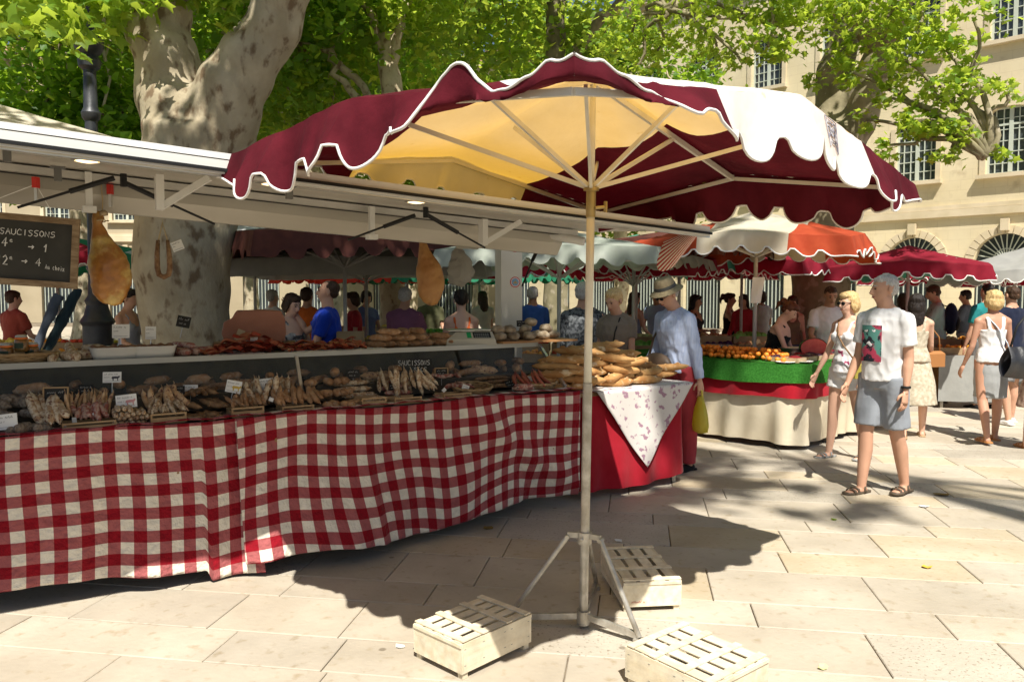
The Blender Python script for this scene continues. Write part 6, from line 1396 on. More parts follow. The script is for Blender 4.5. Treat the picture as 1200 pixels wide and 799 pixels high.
# scale
sc_ = thing('weighing_scale', 'white digital weighing scale with green sticker and metal plate', 'scale', tuple(us(548, .64)), CROT * .5)
SCW = mat('scale casing', (.50, .47, .36), (.54, .51, .41), 3, .4, spec=.4)
m = MB(); w, d, h = .40, .28, .10; q = [(-w / 2, -d / 2, 0), (w / 2, -d / 2, 0), (w / 2, d / 2, 0), (-w / 2, d / 2, 0), (-w / 2 + .01, -d / 2 + .01, .045), (w / 2 - .01, -d / 2 + .01, .045), (w / 2 - .02, -d / 2 + .07, h), (-w / 2 + .09, -d / 2 + .07, h), (w / 2 - .02, d / 2 - .01, h), (-w / 2 + .09, d / 2 - .01, h)]
m.add(q, [(3, 2, 1, 0), (0, 1, 5, 4), (4, 5, 6, 7), (7, 6, 8, 9), (1, 2, 8, 6, 5), (3, 0, 4, 7, 9), (2, 3, 9, 8)]); m.build('casing', SCW, sc_, world=False)
m = MB(); m.box((.0, .03, h + .012), (.34, .22, .008), ch=.003); m.box((0, .03, h + .004), (.1, .1, .012)); m.build('weighing_plate', ALU, sc_, world=False)
Ms = Matrix.Rotation(-math.atan2(.055, .06) + 0, 3, 'X')
fn = Vector((0, -.060 - .0, .0)); 
def onface(x, f, lift=.002): # f 0 bottom..1 top of sloping front
    return Vector((x, -d / 2 + .01 + .06 * f, .045 + .055 * f)) + Vector((0, -.67, .74)) * lift
for nm, x0, x1, mt in (('display_panel', .02, .16, BLACK), ('green_sticker', -.03, .005, mat('green sticker', (.02, .38, .12)))):
    m = MB(); q = [onface(x0, .15), onface(x1, .15), onface(x1, .9), onface(x0, .9)]; m.add(q, [(0, 1, 2, 3)]); m.build(nm, mt, sc_, world=False)
m = MB()
for r_ in range(3):
    for c_ in range(7): m.add([onface(.03 + c_ * .017, .22 + r_ * .2, .003), onface(.042 + c_ * .017, .22 + r_ * .2, .003), onface(.042 + c_ * .017, .33 + r_ * .2, .003), onface(.03 + c_ * .017, .33 + r_ * .2, .003)], [(0, 1, 2, 3)])
ko = m.build('keys', mat('grey key', (.25, .27, .26)), sc_, world=False); ko['kind'] = 'stuff'
# floury round loaves and their board
m = MB(); m.box(P(tcol(620, .60), .60, 1.262), (.72, .36, .016), CX); tag(m.build('wooden_board', mat('warm board', (.33, .16, .06), (.42, .23, .1), 8, .6)), 'reddish wooden board under the round loaves at the counter end', 'board')
lf = []
for k in range(3):
    m = MB(); m.sphere((0, 0, .035), (.062, .05, .036), 16, 10); m = remesh(m, .008, 1, lambda p: .005 * noise.noise(p * 30 + Vector((k, 0, 0)))); lf.append(m.mesh('round_loaf', mat('floury rye crust', (.22, .16, .10), (.40, .33, .24), 22, .95, .8, 60, per=.15), True))
for k, (px, off, lay) in enumerate([(586, .52, 0), (602, .50, 0), (620, .50, 0), (637, .50, 0), (590, .62, 0), (610, .62, 0), (630, .62, 0), (648, .56, 0), (584, .56, 1), (597, .54, 1), (616, .56, 1), (622, .6, 2), (640, .58, 1)]):
    p = us(px, off); put('round_loaf', lf[k % 3], (p.x, p.y, 1.271 + lay * .052), (0, rs.uniform(-.1, .1), rs.uniform(0, 3)), ['small floury round loaf at the bottom front of the pile right of the scale', 'small floury round loaf in the rear bottom row right of the scale', 'small floury round loaf on top of the pile right of the scale'][1 + (lay > 0) if (off > .55 or lay) else 0], 'loaf', 'floury round loaves beside the scale')
# hanging plastic bag by the pillar
pb = thing('hanging_bag', 'crumpled grey plastic bag hanging left of the white pillar', 'bag', tuple(at(538, 335, 6.0)))
m = MB(); m.lathe([(.02, -.0), (.075, .03), (.09, .10), (.075, .18), (.035, .26), (.012, .29)], n=14); m = remesh(m, .008, 1, lambda p: .016 * noise.noise(p * 22) + .01 * abs(noise.noise(p * 45))); m.v = [(x * (1 + .25 * math.sin(3 * math.atan2(y, x) + z * 14)), y * .5, z) for x, y, z in m.v]; m.build('bag_body', mat('grey translucent plastic', (.42, .40, .35), rough=.4, transl=((.5, .5, .45), .4)), pb, smooth=True, world=False)
m = MB(); m.tube([(0, 0, .29), (0, 0, .42)], .006, 6); m.build('hook', ALU, pb, world=False)
# ---------------------------------------------------------------- upturned wooden crates on the paving
def crate(loc, rz, L, W_, H, lab, red=False, nslat=5):
    o = thing('wooden_crate', lab, 'crate', loc, rz, 'pale wooden crates on the paving')
    B = lambda nm, c, s_, mt=PINE, M=None: (lambda m: m.box(c, s_, M))(MB()).build(nm, mt, o, world=False)
    z0 = .028; hh = H - z0 - .012; zc = z0 + hh / 2; q = .0015
    rs_ = random.Random(L * 100)
    for sx in (-1, 1): B('end_board', (sx * (L / 2 - .005), 0, zc), (.010, W_, hh)); B('end_strip', (sx * (L / 2 + .003), 0, z0 + hh * .985 - .006), (.005, W_ - .004, .014))
    for sy in (-1, 1): B('side_board', (0, sy * (W_ / 2 - .003), zc), (L - .022, .006, hh))
    for sx in (-1, 1):
        for sy in (-1, 1):
            B('foot', (sx * (L / 2 - .026), sy * (W_ / 2 - .022), z0 + .0 - .001), (.03, .03, .054))
    sw = W_ / nslat
    for k in range(nslat):
        B('slat', (0, -W_ / 2 + sw * (k + .5), H - .010 + rs_.uniform(-.001, .001)), (L - .002, sw - .02 - rs_.random() * .006, .004))
    for x in (-L * .5 + .02, -L * .17, L * .17, L * .5 - .02): B('batten', (x + rs_.uniform(-.004, .004), 0, H - .003), (.034, W_ - .002, .0055), PINE, Matrix.Rotation(rs_.uniform(-.02, .02), 3, 'Z'))
    m = MB()
    for sy in (-1, 1):
        for x in (-L / 2 + .02, -L * .2, L * .1, L * .2, L / 2 - .02):
            for z in (z0 + hh * .25, z0 + hh * .8): m.box((x, sy * (W_ / 2 + .0005), z), (.010, .0015, .0015))
    st = m.build('staples', GREYM, o, world=False); st['kind'] = 'stuff'
    if red: m = MB(); cursive(m, -.11, -.04, 0, .012, .0012, 0, 5); mm = Matrix.Rotation(math.pi / 2, 4, 'Z'); m.v = [tuple(Matrix.Translation((L / 2 + .0012, 0, z0 + .02)) @ mm @ Vector(p)) for p in m.v]; m.build('red_stamp', REDINK, o, world=False)
    return o
crate((-.178, 3.525, 0), R(46.5), .44, .32, .17, 'pale slatted crate half in the parasol shade at the front, left of the tripod')
crate((.70, 4.26, 0), R(-84), .54, .31, .17, 'slatted crate behind the tripod with a red stamp and shaded top', True, 4)
crate((.765, 3.19, 0), R(-51), .44, .38, .17, 'brightly sunlit slatted crate cut by the bottom edge, right of the tripod')
# ---------------------------------------------------------------- bread table
TBz = .87; A_ = Vector((.64, 6.18, 0)); B_ = Vector((1.50, 6.80, 0)); bd = (B_ - A_).normalized(); bn = Vector((-bd.y, bd.x, 0)); LW = (B_ - A_).length
bt = thing('bread_table', 'table under a plain red cloth beside the sausage stall carrying the bread', 'table', tuple((A_ + B_) / 2 + bn * .45), math.atan2(bd.y, bd.x))
CB = Matrix((bd, bn, (0, 0, 1))).transposed()
m = MB(); m.box((A_ + B_) / 2 + bn * .45 - bd * .28 + Vector((0, 0, TBz - .02)), (LW + .5, .92, .03), CB); m.build('tabletop', WOOD, bt)
for f in (-.02, LW - .06):
    for g_ in (.06, .84): m = MB(); m.beam(A_ + bd * f + bn * g_, A_ + bd * f + bn * g_ + Vector((0, 0, TBz - .036)), .03, .03, (0, 1, 0)); m.build('leg', GALV, bt)
REDC = mat('plain red cloth', (.36, .008, .018), (.42, .015, .03), 5, .88, .3, 20, spec=.1, sheen=.15, transl=((.5, .01, .03), .12))
def drape(pts, z0, z1, amp, n, nv, sd=0, flare=.03, inset=0.):
    # pts polyline (list of Vector) ; returns grid function
    L_ = [0]; [L_.append(L_[-1] + (pts[i + 1] - pts[i]).length) for i in range(len(pts) - 1)]
    def f(u, v):
        s = u * L_[-1]; i = max(k for k in range(len(pts) - 1) if L_[k] <= s + 1e-9); q = (s - L_[i]) / max(1e-6, L_[i + 1] - L_[i]); p = pts[i].lerp(pts[i + 1], q)
        t_ = (pts[i + 1] - pts[i]).normalized(); o = Vector((t_.y, -t_.x, 0))
        w_ = amp * v * (math.sin(s * 9 + sd) * .6 + .5 * math.sin(s * 21 + sd * 2 + v) + .5 * noise.noise(Vector((s * 3, v, sd))))
        return p + o * (flare * v + w_ - inset) + Vector((0, 0, z0 + (z1 - z0) * v + .012 * math.sin(s * 5 + sd) * v))
    return f, L_[-1]
m = MB(); f, L_ = drape([A_ - bd * .10 + bn * .2, A_ - bd * .06, B_ - bd * .04, B_ + bn * .05, B_ + bn * .9], TBz - .002, .07, .03, 0, 0, 1)
m.grid(f, 90, 24); m.grid(lambda u, v: A_ + bd * (-.5 + (LW + .5) * u) + bn * (.9 * v) + Vector((0, 0, TBz + .001)), 8, 4)
o = m.build('tablecloth', REDC, None, smooth=True); tag(o, 'plain bright red cloth hanging down the front of the bread table', 'tablecloth')
TOILE = mat('toile print cloth', (.62, .58, .54), (.66, .62, .58), 4, .9, .2, 30, spec=.1, c3=(.36, .22, .28), c3s=17, c3r=(.57, .62))
m = MB()
m.grid(lambda u, v: A_ + bd * (.0 + (LW + .06) * u) + bn * (.75 * v) + Vector((0, 0, TBz + .006 + .004 * math.sin(u * 9 + v * 5))), 14, 8)
def toile(u, v):
    # hanging triangle, tip below the middle
    x = (LW + .06) * u; mid = .50 * LW; w_ = (1 - v); xx = mid + (x - mid) * w_ if True else x
    dz = .66 * v
    return A_ + bd * xx + bn * (-.045 - .02 * math.sin(xx * 14) * v - .02 * v) + Vector((0, 0, TBz + .004 - dz))
m.grid(toile, 26, 22); m.grid(lambda u, v: A_ + bd * (LW + .06) * u + bn * (-.045 + .045 * v) + Vector((0, 0, TBz + .004 + .002 * v)), 14, 2)
o = m.build('tablecloth', TOILE, None, smooth=True); tag(o, 'white cloth with purple toile print hanging in a point over the red cloth', 'tablecloth'); sm_ = o.modifiers.new('t', 'SOLIDIFY'); sm_.thickness = .003
BAG = mat('baguette crust', (.36, .17, .055), (.56, .33, .13), 9, .75, .5, 45, per=.14, c3=(.68, .52, .32), c3s=14, c3r=(.58, .68), spec=.25)
bg_me = []
for k in range(4):
    m = MB(); L_ = [.42, .36, .50, .30][k]; n = 14
    pts = [Vector(((i / n - .5) * L_, .012 * math.sin(i * .5 + k), 0)) for i in range(n + 1)]
    m.tube(pts, [(max(.008, .045 * (1 - abs(2 * i / n - 1) ** 3.2) ** .6 * (1 + .06 * math.sin(i * 2.4))), max(.006, .034 * (1 - abs(2 * i / n - 1) ** 3.2) ** .6)) for i in range(n + 1)], 12, side=(0, 1, 0))
    for q in range(4): c = Vector(((q - 1.5) * L_ * .2, 0, .030)); m.tube([c + Vector((-.03, -.018, -.004)), c + Vector((0, 0, .004)), c + Vector((.03, .018, -.004))], [.003, .009, .003], 6)
    bg_me.append(m.mesh('baguette', BAG, True))
rs = random.Random(8)
# layered heap: positions in px on the table, level
heap = []
for lay, (xa, xb, n) in enumerate([(640, 790, 12), (636, 782, 11), (640, 765, 9), (648, 745, 7), (660, 730, 5), (672, 712, 3)]):
    for k in range(n): heap.append((xa + (xb - xa) * (k + .5) / n, lay, k))
for px, lay, k in heap:
    off = .12 + .22 * (k % 3) + rs.uniform(-.04, .04); 
    base = A_ + bn * off; r = (px - 600) / FPX; tt = (r * base.y - base.x) / (bd.x - r * bd.y); p = base + bd * tt
    o = put('baguette', bg_me[rs.randrange(4)], (p.x, p.y, TBz + .04 + lay * .052 + rs.uniform(0, .008)), (rs.uniform(-.3, .3), rs.uniform(-.12, .12), rs.uniform(-.25, .75)),
        ['long crusty loaf in the bottom layer of the bread heap on the toile cloth', 'crusty loaf in the second layer of the bread heap', 'crusty loaf halfway up the bread heap', 'loaf in the upper part of the bread heap beside the pole', 'loaf near the top of the bread heap', 'topmost crusty loaf of the bread heap'][lay], 'bread', 'long loaves heaped on the bread table', 1.0)
# ---------------------------------------------------------------- fruit table with artificial turf
pts_raw = [Vector((1.25, 9.95, 0)), Vector((2.72, 8.30, 0)), Vector((2.80, 8.22, 0)), Vector((2.92, 8.17, 0)), Vector((3.05, 8.20, 0)), Vector((3.14, 8.27, 0)), Vector((4.75, 9.75, 0))]
ft = thing('fruit_table', 'corner fruit stall table on metal trestles behind cream canvas', 'table', (2.95, 9.0, 0))
up_ = Vector((-.665, .747, 0)); vp_ = Vector((.736, .677, 0)); C0 = Vector((2.92, 8.14, 0))
m = MB(); m.add([p + Vector((0, 0, .885)) for p in pts_raw] + [Vector((4.2, 10.35, .885)), Vector((2.95, 9.2, .885)), Vector((1.85, 10.5, .885))], [(0, 1, 2, 3, 4, 5, 8, 9), (5, 6, 7, 8)]); m.build('tabletop', WOOD, ft)
for p in [(1.5, 9.9), (2.9, 8.45), (4.4, 9.7), (2.2, 9.2)]: m = MB(); m.beam((p[0], p[1], 0), (p[0], p[1], .88), .03, .03, (0, 1, 0)); m.build('leg', GALV, ft)
TURF = mat('artificial turf', (.03, .16, .02), (.06, .26, .04), 60, .95, 1.0, 170, spec=.1); TURF.node_tree.nodes['Bump'].inputs['Distance'].default_value = .02
f, _ = drape(pts_raw, .905, .70, .02, 0, 0, 2, .05, -.02)
m = MB(); m.grid(f, 120, 6); q = [p + Vector((0, 0, .907)) for p in pts_raw]
inner = [Vector((2.0, 10.6, .907)), Vector((2.55, 9.9, .907)), Vector((2.9, 9.35, .907)), Vector((2.95, 9.3, .907)), Vector((3.0, 9.3, .907)), Vector((3.3, 9.6, .907)), Vector((4.1, 10.4, .907))]
for i in range(6):
    a, b_, c, d = q[i], q[i + 1], inner[i + 1], inner[i]; m.grid(lambda u, v: (a.lerp(b_, u)).lerp(d.lerp(c, u), v), 8, 6)
o = m.build('turf_cover', TURF, None, smooth=True); tag(o, 'bright green artificial turf covering the fruit table', 'turf mat')
m = MB(); f, _ = drape(pts_raw, .88, .545, .025, 0, 0, 3, .035, -.008); m.grid(f, 120, 8); o = m.build('crimson_band', REDC, None, smooth=True); tag(o, 'crimson cloth band below the green turf of the fruit table', 'cloth')
CANV = mat('cream canvas', (.58, .50, .36), (.68, .61, .47), 2.5, .9, .3, 25, spec=.1)
m = MB(); f, _ = drape(pts_raw, .86, .06, .045, 0, 0, 4, .02, .006); m.grid(f, 160, 26); o = m.build('canvas_skirt', CANV, None, smooth=True); tag(o, 'cream canvas skirt hanging to the ground round the fruit table', 'cloth')
ZT = .912
orm = MB(); orm.sphere((0, 0, 0), 1, 10, 7); om = [orm.mesh('apricot', mat('apricot skin', (.75, .20, .015), (.85, .32, .04), 3, .5, .1, 30, per=.12, spec=.4), True)]
rs = random.Random(12)
for k in range(230):
    lay = 0 if k < 110 else (1 if k < 180 else 2); f_ = rs.random() * (1 - .12 * lay) + .06 * lay; g_ = rs.uniform(.08 + .05 * lay, .46 - .06 * lay)
    p = C0 + up_ * (.15 + 1.35 * f_) + vp_ * g_
    put('apricot', om[0], (p.x, p.y, ZT + .026 + lay * .038), (rs.random() * 6, rs.random() * 6, 0), ['left-hand ', 'central ', 'right-hand '][2 - min(2, int(f_ * 3))] + ['ripe apricot in the bottom layer of the heap on the green turf', 'ripe apricot in the middle layer of the heap on the green turf', 'ripe apricot on top of the heap on the green turf'][lay], 'apricot', 'apricots heaped on the turf', .027 + rs.uniform(-.002, .002))
BER = mat('dark berries', (.02, .012, .03), (.06, .02, .04), 60, .4, .8, 160, spec=.6); BER2 = mat('red berries', (.30, .02, .02), (.12, .01, .02), 60, .4, .8, 160)
PUN = mat('wood punnet', (.40, .28, .15), (.52, .4, .25), 6, .7)
k = 0
for i in range(7):
    for j in range(2):
        p = C0 + vp_ * (.22 + .24 * i) + up_ * (.10 + .20 * j)
        d = thing('fruit_punnet', 'small wooden punnet of %s in the %s row on the turf' % (['dark cherries', 'blueberries', 'redcurrants', 'blackberries', 'figs', 'plums', 'mulberries'][i], ['front', 'rear'][j]), 'punnet', (p.x, p.y, ZT), math.atan2(vp_.y, vp_.x), 'berry punnets on the fruit table')
        for (c, s_) in (((0, -.08, .025), (.2, .005, .05)), ((0, .08, .025), (.2, .005, .05)), ((-.0985, 0, .025), (.005, .154, .05)), ((.0985, 0, .025), (.005, .154, .05))): m = MB(); m.box(c, s_); m.build('side', PUN, d, world=False)
        m = MB(); m.grid(lambda u, v: Vector(((u - .5) * .19, (v - .5) * .15, .04 + .03 * math.sin(math.pi * u) * math.sin(math.pi * v) + .010 * noise.noise(Vector((u * 22 + i, v * 18, j))))), 20, 16); b_ = m.build('berries', BER if (i + j) % 3 else BER2, d, smooth=True, world=False); b_['kind'] = 'stuff'
def bowl_at(p, r, h, lab, mt=None, nm='metal_bowl'):
    m = MB(); m.lathe([(r * .5, 0), (r * .8, h * .4), (r, h), (r * 1.04, h), (r * 1.04, h + .006), (r * .98, h + .004), (r * .76, h * .4), (r * .4, .012)], n=24, c=p); return tag(m.build(nm, mt or ALU, smooth=True), lab, 'bowl')
bowl_at(C0 + up_ * 1.35 + vp_ * .62 + Vector((0, 0, ZT)), .17, .10, 'wide dented metal bowl behind the apricots on the left'); bowl_at(C0 + up_ * .50 + vp_ * .92 + Vector((0, 0, ZT)), .16, .10, 'metal colander bowl in front of the woman in black tank top')
for k, (a, b_) in enumerate(((.04, .09), (-.02, .26))):
    p = C0 + up_ * (.12 - k * .1) + vp_ * (.06 + .2 * k) + Vector((0, 0, ZT)); m = MB(); m.lathe([(.05, 0), (.09, .008), (.10, .014), (.098, .016), (.05, .006)], n=22, c=p); tag(m.build('plate', CARD, smooth=True), ['white plate at the rounded corner of the turf, front one', 'second white plate just right of the corner of the turf'][k], 'plate')
wm = thing('watermelon_half', 'cut red watermelon half standing behind the berries', 'watermelon', tuple(C0 + up_ * .25 + vp_ * .95 + Vector((0, 0, ZT + .0))), .1)
m = MB(); n = 20
m.add([(0, 0, .11)] + [(.16 * math.cos(2 * math.pi * i / n), 0, .11 + .105 * math.sin(2 * math.pi * i / n)) for i in range(n)], [(0, 1 + (i + 1) % n, 1 + i) for i in range(n)]); m.build('flesh', mat('melon flesh', (.55, .06, .05), (.65, .12, .08), 12, .4), wm, world=False)
m = MB(); m.grid(lambda u, v: Vector((.168 * math.cos(2 * math.pi * u) * math.cos(v * 1.5), .16 * math.sin(v * 1.5) + .001, .11 + .112 * math.sin(2 * math.pi * u) * math.cos(v * 1.5))), 24, 8); m.build('rind', mat('melon rind', (.03, .12, .02), (.12, .25, .08), 8, .4), wm, smooth=True, world=False)
# ---------------------------------------------------------------- the other parasols of the market
ORC = mat('orange canvas', (.42, .055, .02), (.50, .08, .03), 8, .85, .2, 25, transl=((.6, .12, .02), .25)); CRM = mat('cream parasol canvas', (.66, .60, .46), (.74, .69, .56), 6, .85, .2, 25, transl=((.85, .6, .25), .32))
CRI = mat('crimson canvas', (.20, .006, .02), (.26, .012, .03), 8, .85, .3, 20, transl=((.6, .01, .04), .22)); TEAL = mat('teal canvas', (.08, .34, .24), (.12, .42, .31), 8, .85, .2, 25, transl=((.1, .5, .3), .3))
GRN = mat('green canvas', (.015, .16, .08), (.03, .22, .12), 8, .85, transl=((.03, .22, .10), .15)); PTE = mat('pale teal canvas', (.38, .42, .36), (.48, .51, .45), 6, .85, transl=((.45, .55, .42), .3)); GRY = mat('grey canvas', (.34, .34, .33), (.42, .42, .40), 6, .85, transl=((.4, .4, .36), .3))
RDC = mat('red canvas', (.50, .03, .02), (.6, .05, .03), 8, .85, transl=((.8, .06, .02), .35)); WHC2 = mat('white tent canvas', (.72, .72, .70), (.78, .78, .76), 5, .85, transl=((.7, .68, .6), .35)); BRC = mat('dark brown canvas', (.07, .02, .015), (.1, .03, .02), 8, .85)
STEEL2 = mat('grey pole paint', (.42, .41, .38), (.5, .49, .45), 6, .5)
def bgpar(lab, px, Y, th, a, b, hc, hm, ha, pan, val=.24, trim=None, name='market_parasol', nsc=9, G=18, sc=.11, base=None):
    c = at(px, 400, Y); t, ax_, hub_, top_, sf, hm_ = parasol(lab, (c.x, c.y), th, a, b, hc, hm, ha, (c.x, c.y), pan, STEEL2, None, val, sc, nsc, False, name, hubh=min(hc - .12, ha - .55), trimm=trim, G=G, trad=.009)
    m = MB(); m.tube([(c.x, c.y, .03), (c.x, c.y, ha - .02)], .024, 12); m.build('pole', STEEL2, t, smooth=True)
    m = MB(); m.lathe([(.22, 0), (.22, .05), (.05, .07), (.04, .2)], (c.x, c.y, 0), 20); m.build('base', GREYM, t, smooth=False)
    return t
bgpar('orange and cream striped market parasol over the fruit table', 884, 9.35, R(60), 1.18, 1.18, 2.20, 2.30, 2.62, [(-1, -.5, ORC), (-.5, .3, CRM), (.3, 1, ORC)], .22, TRIM)
bgpar('crimson scalloped parasol with green top left of the straw hat in the distance', 745, 12.3, R(-38), 1.6, 1.6, 2.05, 2.15, 2.55, [(-1, -.2, CRI), (-.2, .2, TEAL), (.2, 1, CRI)], .22, TRIM)
bgpar('crimson scalloped parasol behind the orange one over the distant women', 868, 12.9, R(-42), 1.65, 1.65, 2.08, 2.18, 2.6, [(-1, .3, CRI), (.3, .75, TEAL), (.75, 1, CRI)], .22, TRIM)
bgpar('crimson parasol with teal corner above the backpack student', 1062, 11.6, R(-28), 1.0, 1.0, 2.0, 2.08, 2.36, [(-1, .75, CRI), (.75, 1, TEAL)], .22, TRIM)
bgpar('second crimson parasol lower and farther at the right', 1098, 13.6, R(-40), 1.0, 1.0, 1.95, 2.02, 2.3, [(-1, 1, CRI)], .2, TRIM)
bgpar('white and red parasol at the right edge', 1215, 12.6, R(-40), 1.3, 1.3, 1.92, 2.0, 2.45, [(-1, .35, GRY), (.35, 1, CRI)], .2, TRIM)
bgpar('dark burgundy parasol in shadow just behind the trailer roof', 405, 9.6, R(-60), 1.35, 1.35, 2.26, 2.34, 2.5, [(-1, 1, BRC)], .3, None, nsc=8, sc=.17)  # burgundy cloth; its shade is put into the colour as near-black canvas
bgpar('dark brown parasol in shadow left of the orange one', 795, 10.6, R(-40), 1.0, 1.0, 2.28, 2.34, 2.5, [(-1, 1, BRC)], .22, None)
bgpar('pale teal scalloped market canopy behind the white pillar', 655, 8.9, R(-15), 1.15, .9, 2.10, 2.14, 2.36, [(-1, 1, PTE)], .2, None, 'market_canopy', nsc=10)
bgpar('grey flat market canopy with straight edge behind the hams', 430, 11.2, R(-8), 1.9, 1.2, 2.08, 2.12, 2.36, [(-1, 1, GRY)], .24, None, 'market_canopy', nsc=3, sc=.02)
bgpar('white market tent with wavy edge just right of the big trunk', 300, 12.0, R(-20), 1.3, 1.3, 2.20, 2.25, 2.85, [(-1, .55, WHC2), (.55, 1, CRI)], .2, None, 'market_canopy')
bgpar('small red and green parasol seen between the couple and the ham', 428, 15.5, R(-45), 1.3, 1.3, 1.95, 2.0, 2.35, [(-1, 0, RDC), (0, 1, GRN)], .15, None)
bgpar('small red parasol with green valance left of the second ham', 478, 16.5, R(-30), 1.3, 1.3, 1.95, 2.0, 2.4, [(-1, .3, RDC), (.3, 1, GRN)], .15, None)
bgpar('green parasol in the distance right of the second ham', 562, 15.2, R(-30), 1.5, 1.5, 1.95, 2.0, 2.35, [(-1, 1, GRN)], .15, None)
bgpar('grey-green market canopy right of the pole', 742, 10.4, R(-32), .8, .8, 2.08, 2.12, 2.28, [(-1, 1, PTE)], .16, None, 'market_canopy', nsc=8)
bgpar('cream parasol rising above the trailer roof at the left edge', -70, 7.6, R(-45), 1.5, 1.5, 3.02, 3.08, 3.62, [(-1, 1, CRM)], .15, None)
bgpar('crimson parasol beyond the chalkboard at the far left', 70, 11.5, R(-40), 1.5, 1.5, 2.1, 2.2, 2.5, [(-1, 0, CRI), (0, 1, GRN)], .22, TRIM)
# ---------------------------------------------------------------- far stalls: tables, crates of produce
CRW = mat('stall crate wood', (.30, .20, .10), (.42, .30, .17), 5, .8, .2, 30, per=.2)
PCOL = {'oranges': ((.75, .25, .02), (.85, .4, .05)), 'lemons': ((.75, .6, .05), (.85, .72, .15)), 'tomatoes': ((.5, .03, .02), (.65, .08, .03)), 'lettuces': ((.08, .28, .03), (.2, .45, .1)), 'aubergines': ((.03, .01, .04), (.08, .03, .09)), 'peaches': ((.65, .2, .08), (.8, .45, .2)), 'melons': ((.4, .45, .15), (.6, .6, .3)), 'onions': ((.4, .2, .08), (.6, .4, .2))}
side_me = {}
def stalltable(px, Y, w, lab, cc, prod, seed, d=.9, h=.82, rz=-.1):
    c = at(px, 400, Y); rs_ = random.Random(seed)
    o = thing('stall_table', lab, 'table', (c.x, c.y, 0), rz)
    m = MB(); m.box((0, 0, h - .02), (w, d, .04)); m.build('tabletop', WOOD, o, world=False)
    m = MB(); m.grid(lambda u, v: Vector(((u - .5) * (w + .04), -d / 2 - .02 - (.02 + .02 * math.sin(u * w * 14 + seed)) * v, h + .003 - (h - .1) * v)), int(w * 20), 6); m.build('cloth', cloth('stall cloth %d' % seed, cc), o, smooth=True, world=False)
    for sx in (-1, 1):
        for sy in (-1, 1): m = MB(); m.box((sx * (w / 2 - .06), sy * (d / 2 - .06), (h - .04) / 2), (.04, .04, h - .041)); m.build('leg', GALV, o, world=False)
    n = max(2, int(w / .45)); mm = wmat(o)
    for i in range(n):
        for j in range(2):
            pr = prod[(i + j) % len(prod)]; z = h + .002 + j * .10; loc = mm @ Vector(((i + .5) / n * w - w / 2, -.2 + .38 * j, z)); cw = w / n - .03
            side_ = ['leftmost', 'second', 'third', 'fourth', 'fifth', 'sixth', 'seventh'][i]
            cr = thing('produce_crate', 'crate of %s, %s %s, %s' % (pr, side_, ['in front', 'at rear'][j], lab.split(' with ')[0]), 'crate', tuple(loc), rz)
            for (cx_, s_) in (((0, -.165, .05), (cw, .012, .10)), ((0, .165, .05), (cw, .012, .10)), ((-cw / 2 + .006, 0, .05), (.012, .318, .10)), ((cw / 2 - .006, 0, .05), (.012, .318, .10))):
                m = MB(); m.box(cx_, s_); m.build('side', CRW, cr, world=False)
            m = MB(); c1, c2 = PCOL[pr]
            m2 = MB()
            for q in range(26):
                x = rs_.uniform(-.42, .42) * cw; y = rs_.uniform(-.13, .13); r = .034 if pr != 'lettuces' else .06
                m2.sphere((x, y, .07 + rs_.uniform(0, .045)), (r, r, r * .9), 7, 5)
            b_ = m2.build('produce', mat('produce ' + pr, c1, c2, 9, .5, .2, 30), cr, smooth=True, world=False); b_['kind'] = 'stuff'
            if j == 1: m = MB(); m.box((0, .0, -.05), (cw * .9, .28, .096)); m.build('riser', CRW, cr, world=False)
stalltable(300, 10.4, 1.5, 'low produce table behind the ham block with plain cloth', (.45, .42, .36), ['onions', 'tomatoes', 'peaches'], 1)
stalltable(462, 10.6, 1.6, 'produce table below the grey canopy with pale cloth', (.40, .40, .36), ['lettuces', 'lemons', 'melons'], 2)
stalltable(560, 12.2, 1.8, 'produce table beyond the woman in orange with green cloth', (.05, .2, .1), ['tomatoes', 'lettuces', 'oranges'], 3)
stalltable(645, 9.7, 1.0, 'orange-laden table right of the white pillar with dark cloth', (.06, .06, .06), ['oranges', 'tomatoes'], 4)
stalltable(430, 14.6, 2.2, 'far produce table under the red and green parasol with red cloth', (.4, .04, .04), ['lemons', 'peaches', 'aubergines'], 5)
stalltable(762, 11.2, 1.5, 'vegetable table behind the straw hat with green cloth', (.04, .16, .07), ['aubergines', 'lettuces', 'melons'], 6)
stalltable(838, 11.4, 1.5, 'vegetable table left of the fruit seller with brown cloth', (.12, .07, .04), ['lettuces', 'aubergines', 'onions'], 7)
stalltable(1010, 11.8, 1.2, 'peach table behind the strolling couple with cream cloth', (.5, .45, .36), ['peaches', 'tomatoes'], 8)
stalltable(60, 9.9, 1.8, 'bright stall table under the hanging chalkboard with white cloth', (.6, .58, .54), ['tomatoes', 'lemons', 'oranges'], 9)
stalltable(1128, 11.6, 1.0, 'folding table beyond the blond woman with grey cloth', (.28, .28, .26), ['oranges', 'melons'], 10, h=.76)
stalltable(345, 14.2, 1.6, 'far table beside the big trunk with white cloth', (.55, .55, .52), ['lettuces', 'oranges'], 11)
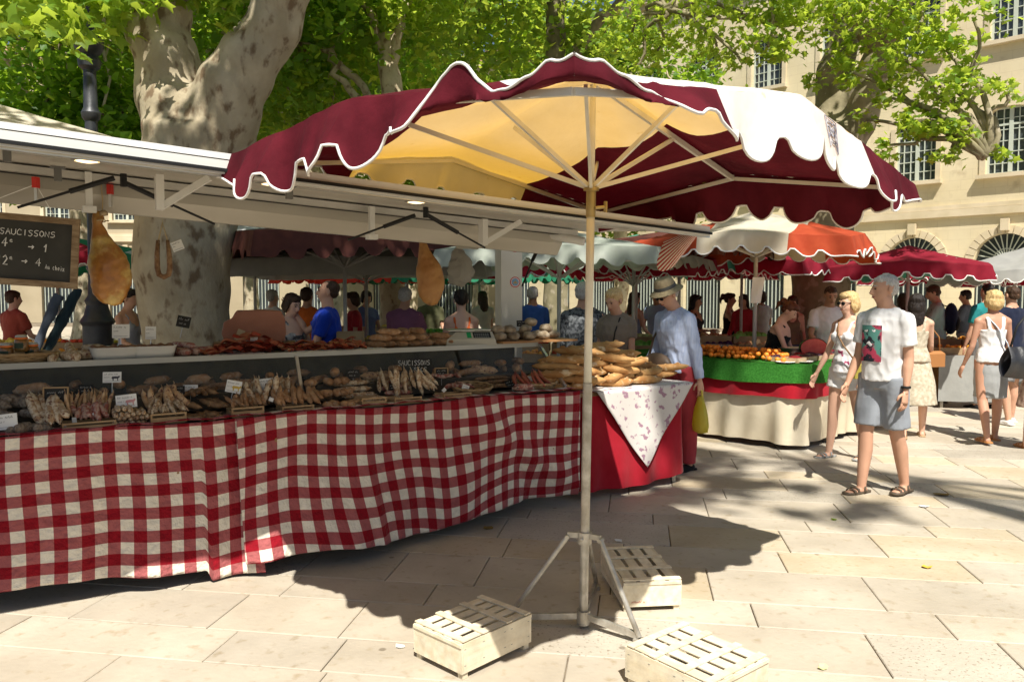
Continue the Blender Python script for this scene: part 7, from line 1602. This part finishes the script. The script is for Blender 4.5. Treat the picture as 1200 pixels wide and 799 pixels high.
# dark wooden display crates beside the man in blue
for k, (z, lab) in enumerate([(1.02, 'dark wooden display box, lower of two beside the man in blue'), (1.16, 'dark wooden display box, upper of two beside the man in blue')]):
    p = at(411, 392, 7.7); o = thing('display_box', lab, 'box', (p.x, p.y, z), .15)
    for (c, s_) in (((0, 0, .005), (.26, .2, .01)), ((0, -.095, .06), (.26, .01, .10)), ((0, .095, .06), (.26, .01, .10)), ((-.125, 0, .06), (.01, .18, .10)), ((.125, 0, .06), (.01, .18, .10))): m = MB(); m.box(c, s_); m.build('board', CRW if k else WOOD, o, world=False)
p = at(411, 392, 7.7); m = MB(); m.box((p.x, p.y, .51), (.6, .4, 1.0)); tag(m.build('pedestal', mat('dark pedestal', (.05, .045, .04), (.08, .07, .06), 4, .7)), 'dark pedestal under the wooden display boxes', 'pedestal')
# ---------------------------------------------------------------- cast iron lamp post, rolled parasols
lp = thing('lamp_post', 'dark cast iron lamp post behind the stall at the left', 'lamp post', (at(112, 300, 9.6).x, 9.6, 0))
c = lp.location; IR = mat('cast iron', (.035, .038, .045), (.06, .062, .07), 6, .45, .2, 30, spec=.5, metal=.3)
m = MB(); m.lathe([(.30, 0), (.30, .12), (.24, .16), (.24, .7), (.27, .74), (.25, .80), (.17, .9), (.17, 1.25), (.20, 1.3), (.15, 1.38), (.12, 1.5)], c, 16); m.build('plinth', IR, lp, auto=.5)
m = MB(); m.lathe([(.12, 1.5), (.14, 1.55), (.10, 1.62), (.085, 1.9), (.11, 1.95), (.085, 2.0), (.07, 3.7), (.10, 3.74), (.11, 3.8), (.08, 3.86), (.07, 4.3), (.12, 4.34), (.13, 4.42), (.08, 4.5)], c, 16); m.build('shaft', IR, lp, auto=.5)
m = MB(); m.sphere(c + Vector((0, 0, 4.62)), .17, 16, 10); m.lathe([(.05, 4.76), (.08, 4.8), (.05, 4.86), (.045, 5.1), (.08, 5.14), (.03, 5.2)], c, 12); m.build('ball_finial', IR, lp, smooth=True)
m = MB(); m.box(c + Vector((-.14, -.05, 2.95)), (.22, .08, .16)); m.tube([c + Vector((-.2, -.05, 3.02)), c + Vector((-.36, -.05, 3.1))], .03, 8); m.build('side_box', IR, lp)
for k, (x0, y0, x1, y1, mt) in enumerate([(52, 385, 66, 352, cloth('grey blue canvas', (.07, .08, .10))), (68, 385, 88, 346, cloth('dark teal canvas', (.02, .035, .04)))]):
    a, b_ = at(x0, y0, 6.9 + .1 * k), at(x1, y1, 7.0 + .1 * k); d = (b_ - a); a = a - d * (a.z / d.z); m = MB(); n = 16
    m.tube([a.lerp(b_ + d * .2, i / n) for i in range(n + 1)], [.034 + .016 * math.sin(i * .5 + k) ** 2 for i in range(n + 1)], 12); m = remesh(m, .012, 1, lambda p: .012 * noise.noise(Vector((p.x * 30, p.y * 30, p.z * 4))))
    tag(m.build('rolled_parasol', mt, smooth=True), ['rolled grey-blue parasol leaning behind the upper shelf at the left', 'rolled dark teal parasol leaning next to the lamp post base'][k], 'parasol')
# white paper pinned on the fruit parasol pole
p = at(889, 340, 9.2); m = MB(); m.grid(lambda u, v: p + Vector(((u - .5) * .14 * (1 - .15 * v) + .03 * v * -1, .012 * math.sin(u * 5 + v * 3), .15 - .30 * v)), 6, 10); m.grid(lambda u, v: p + Vector(((.5 - u) * .14 * (1 - .15 * v) + .03 * v * -1, .004 + .012 * math.sin((1 - u) * 5 + v * 3), .15 - .30 * v)), 6, 10)
tag(m.build('paper_bag_bundle', CARD, smooth=True), 'bundle of white paper bags hanging on the pole of the orange parasol', 'paper bags')
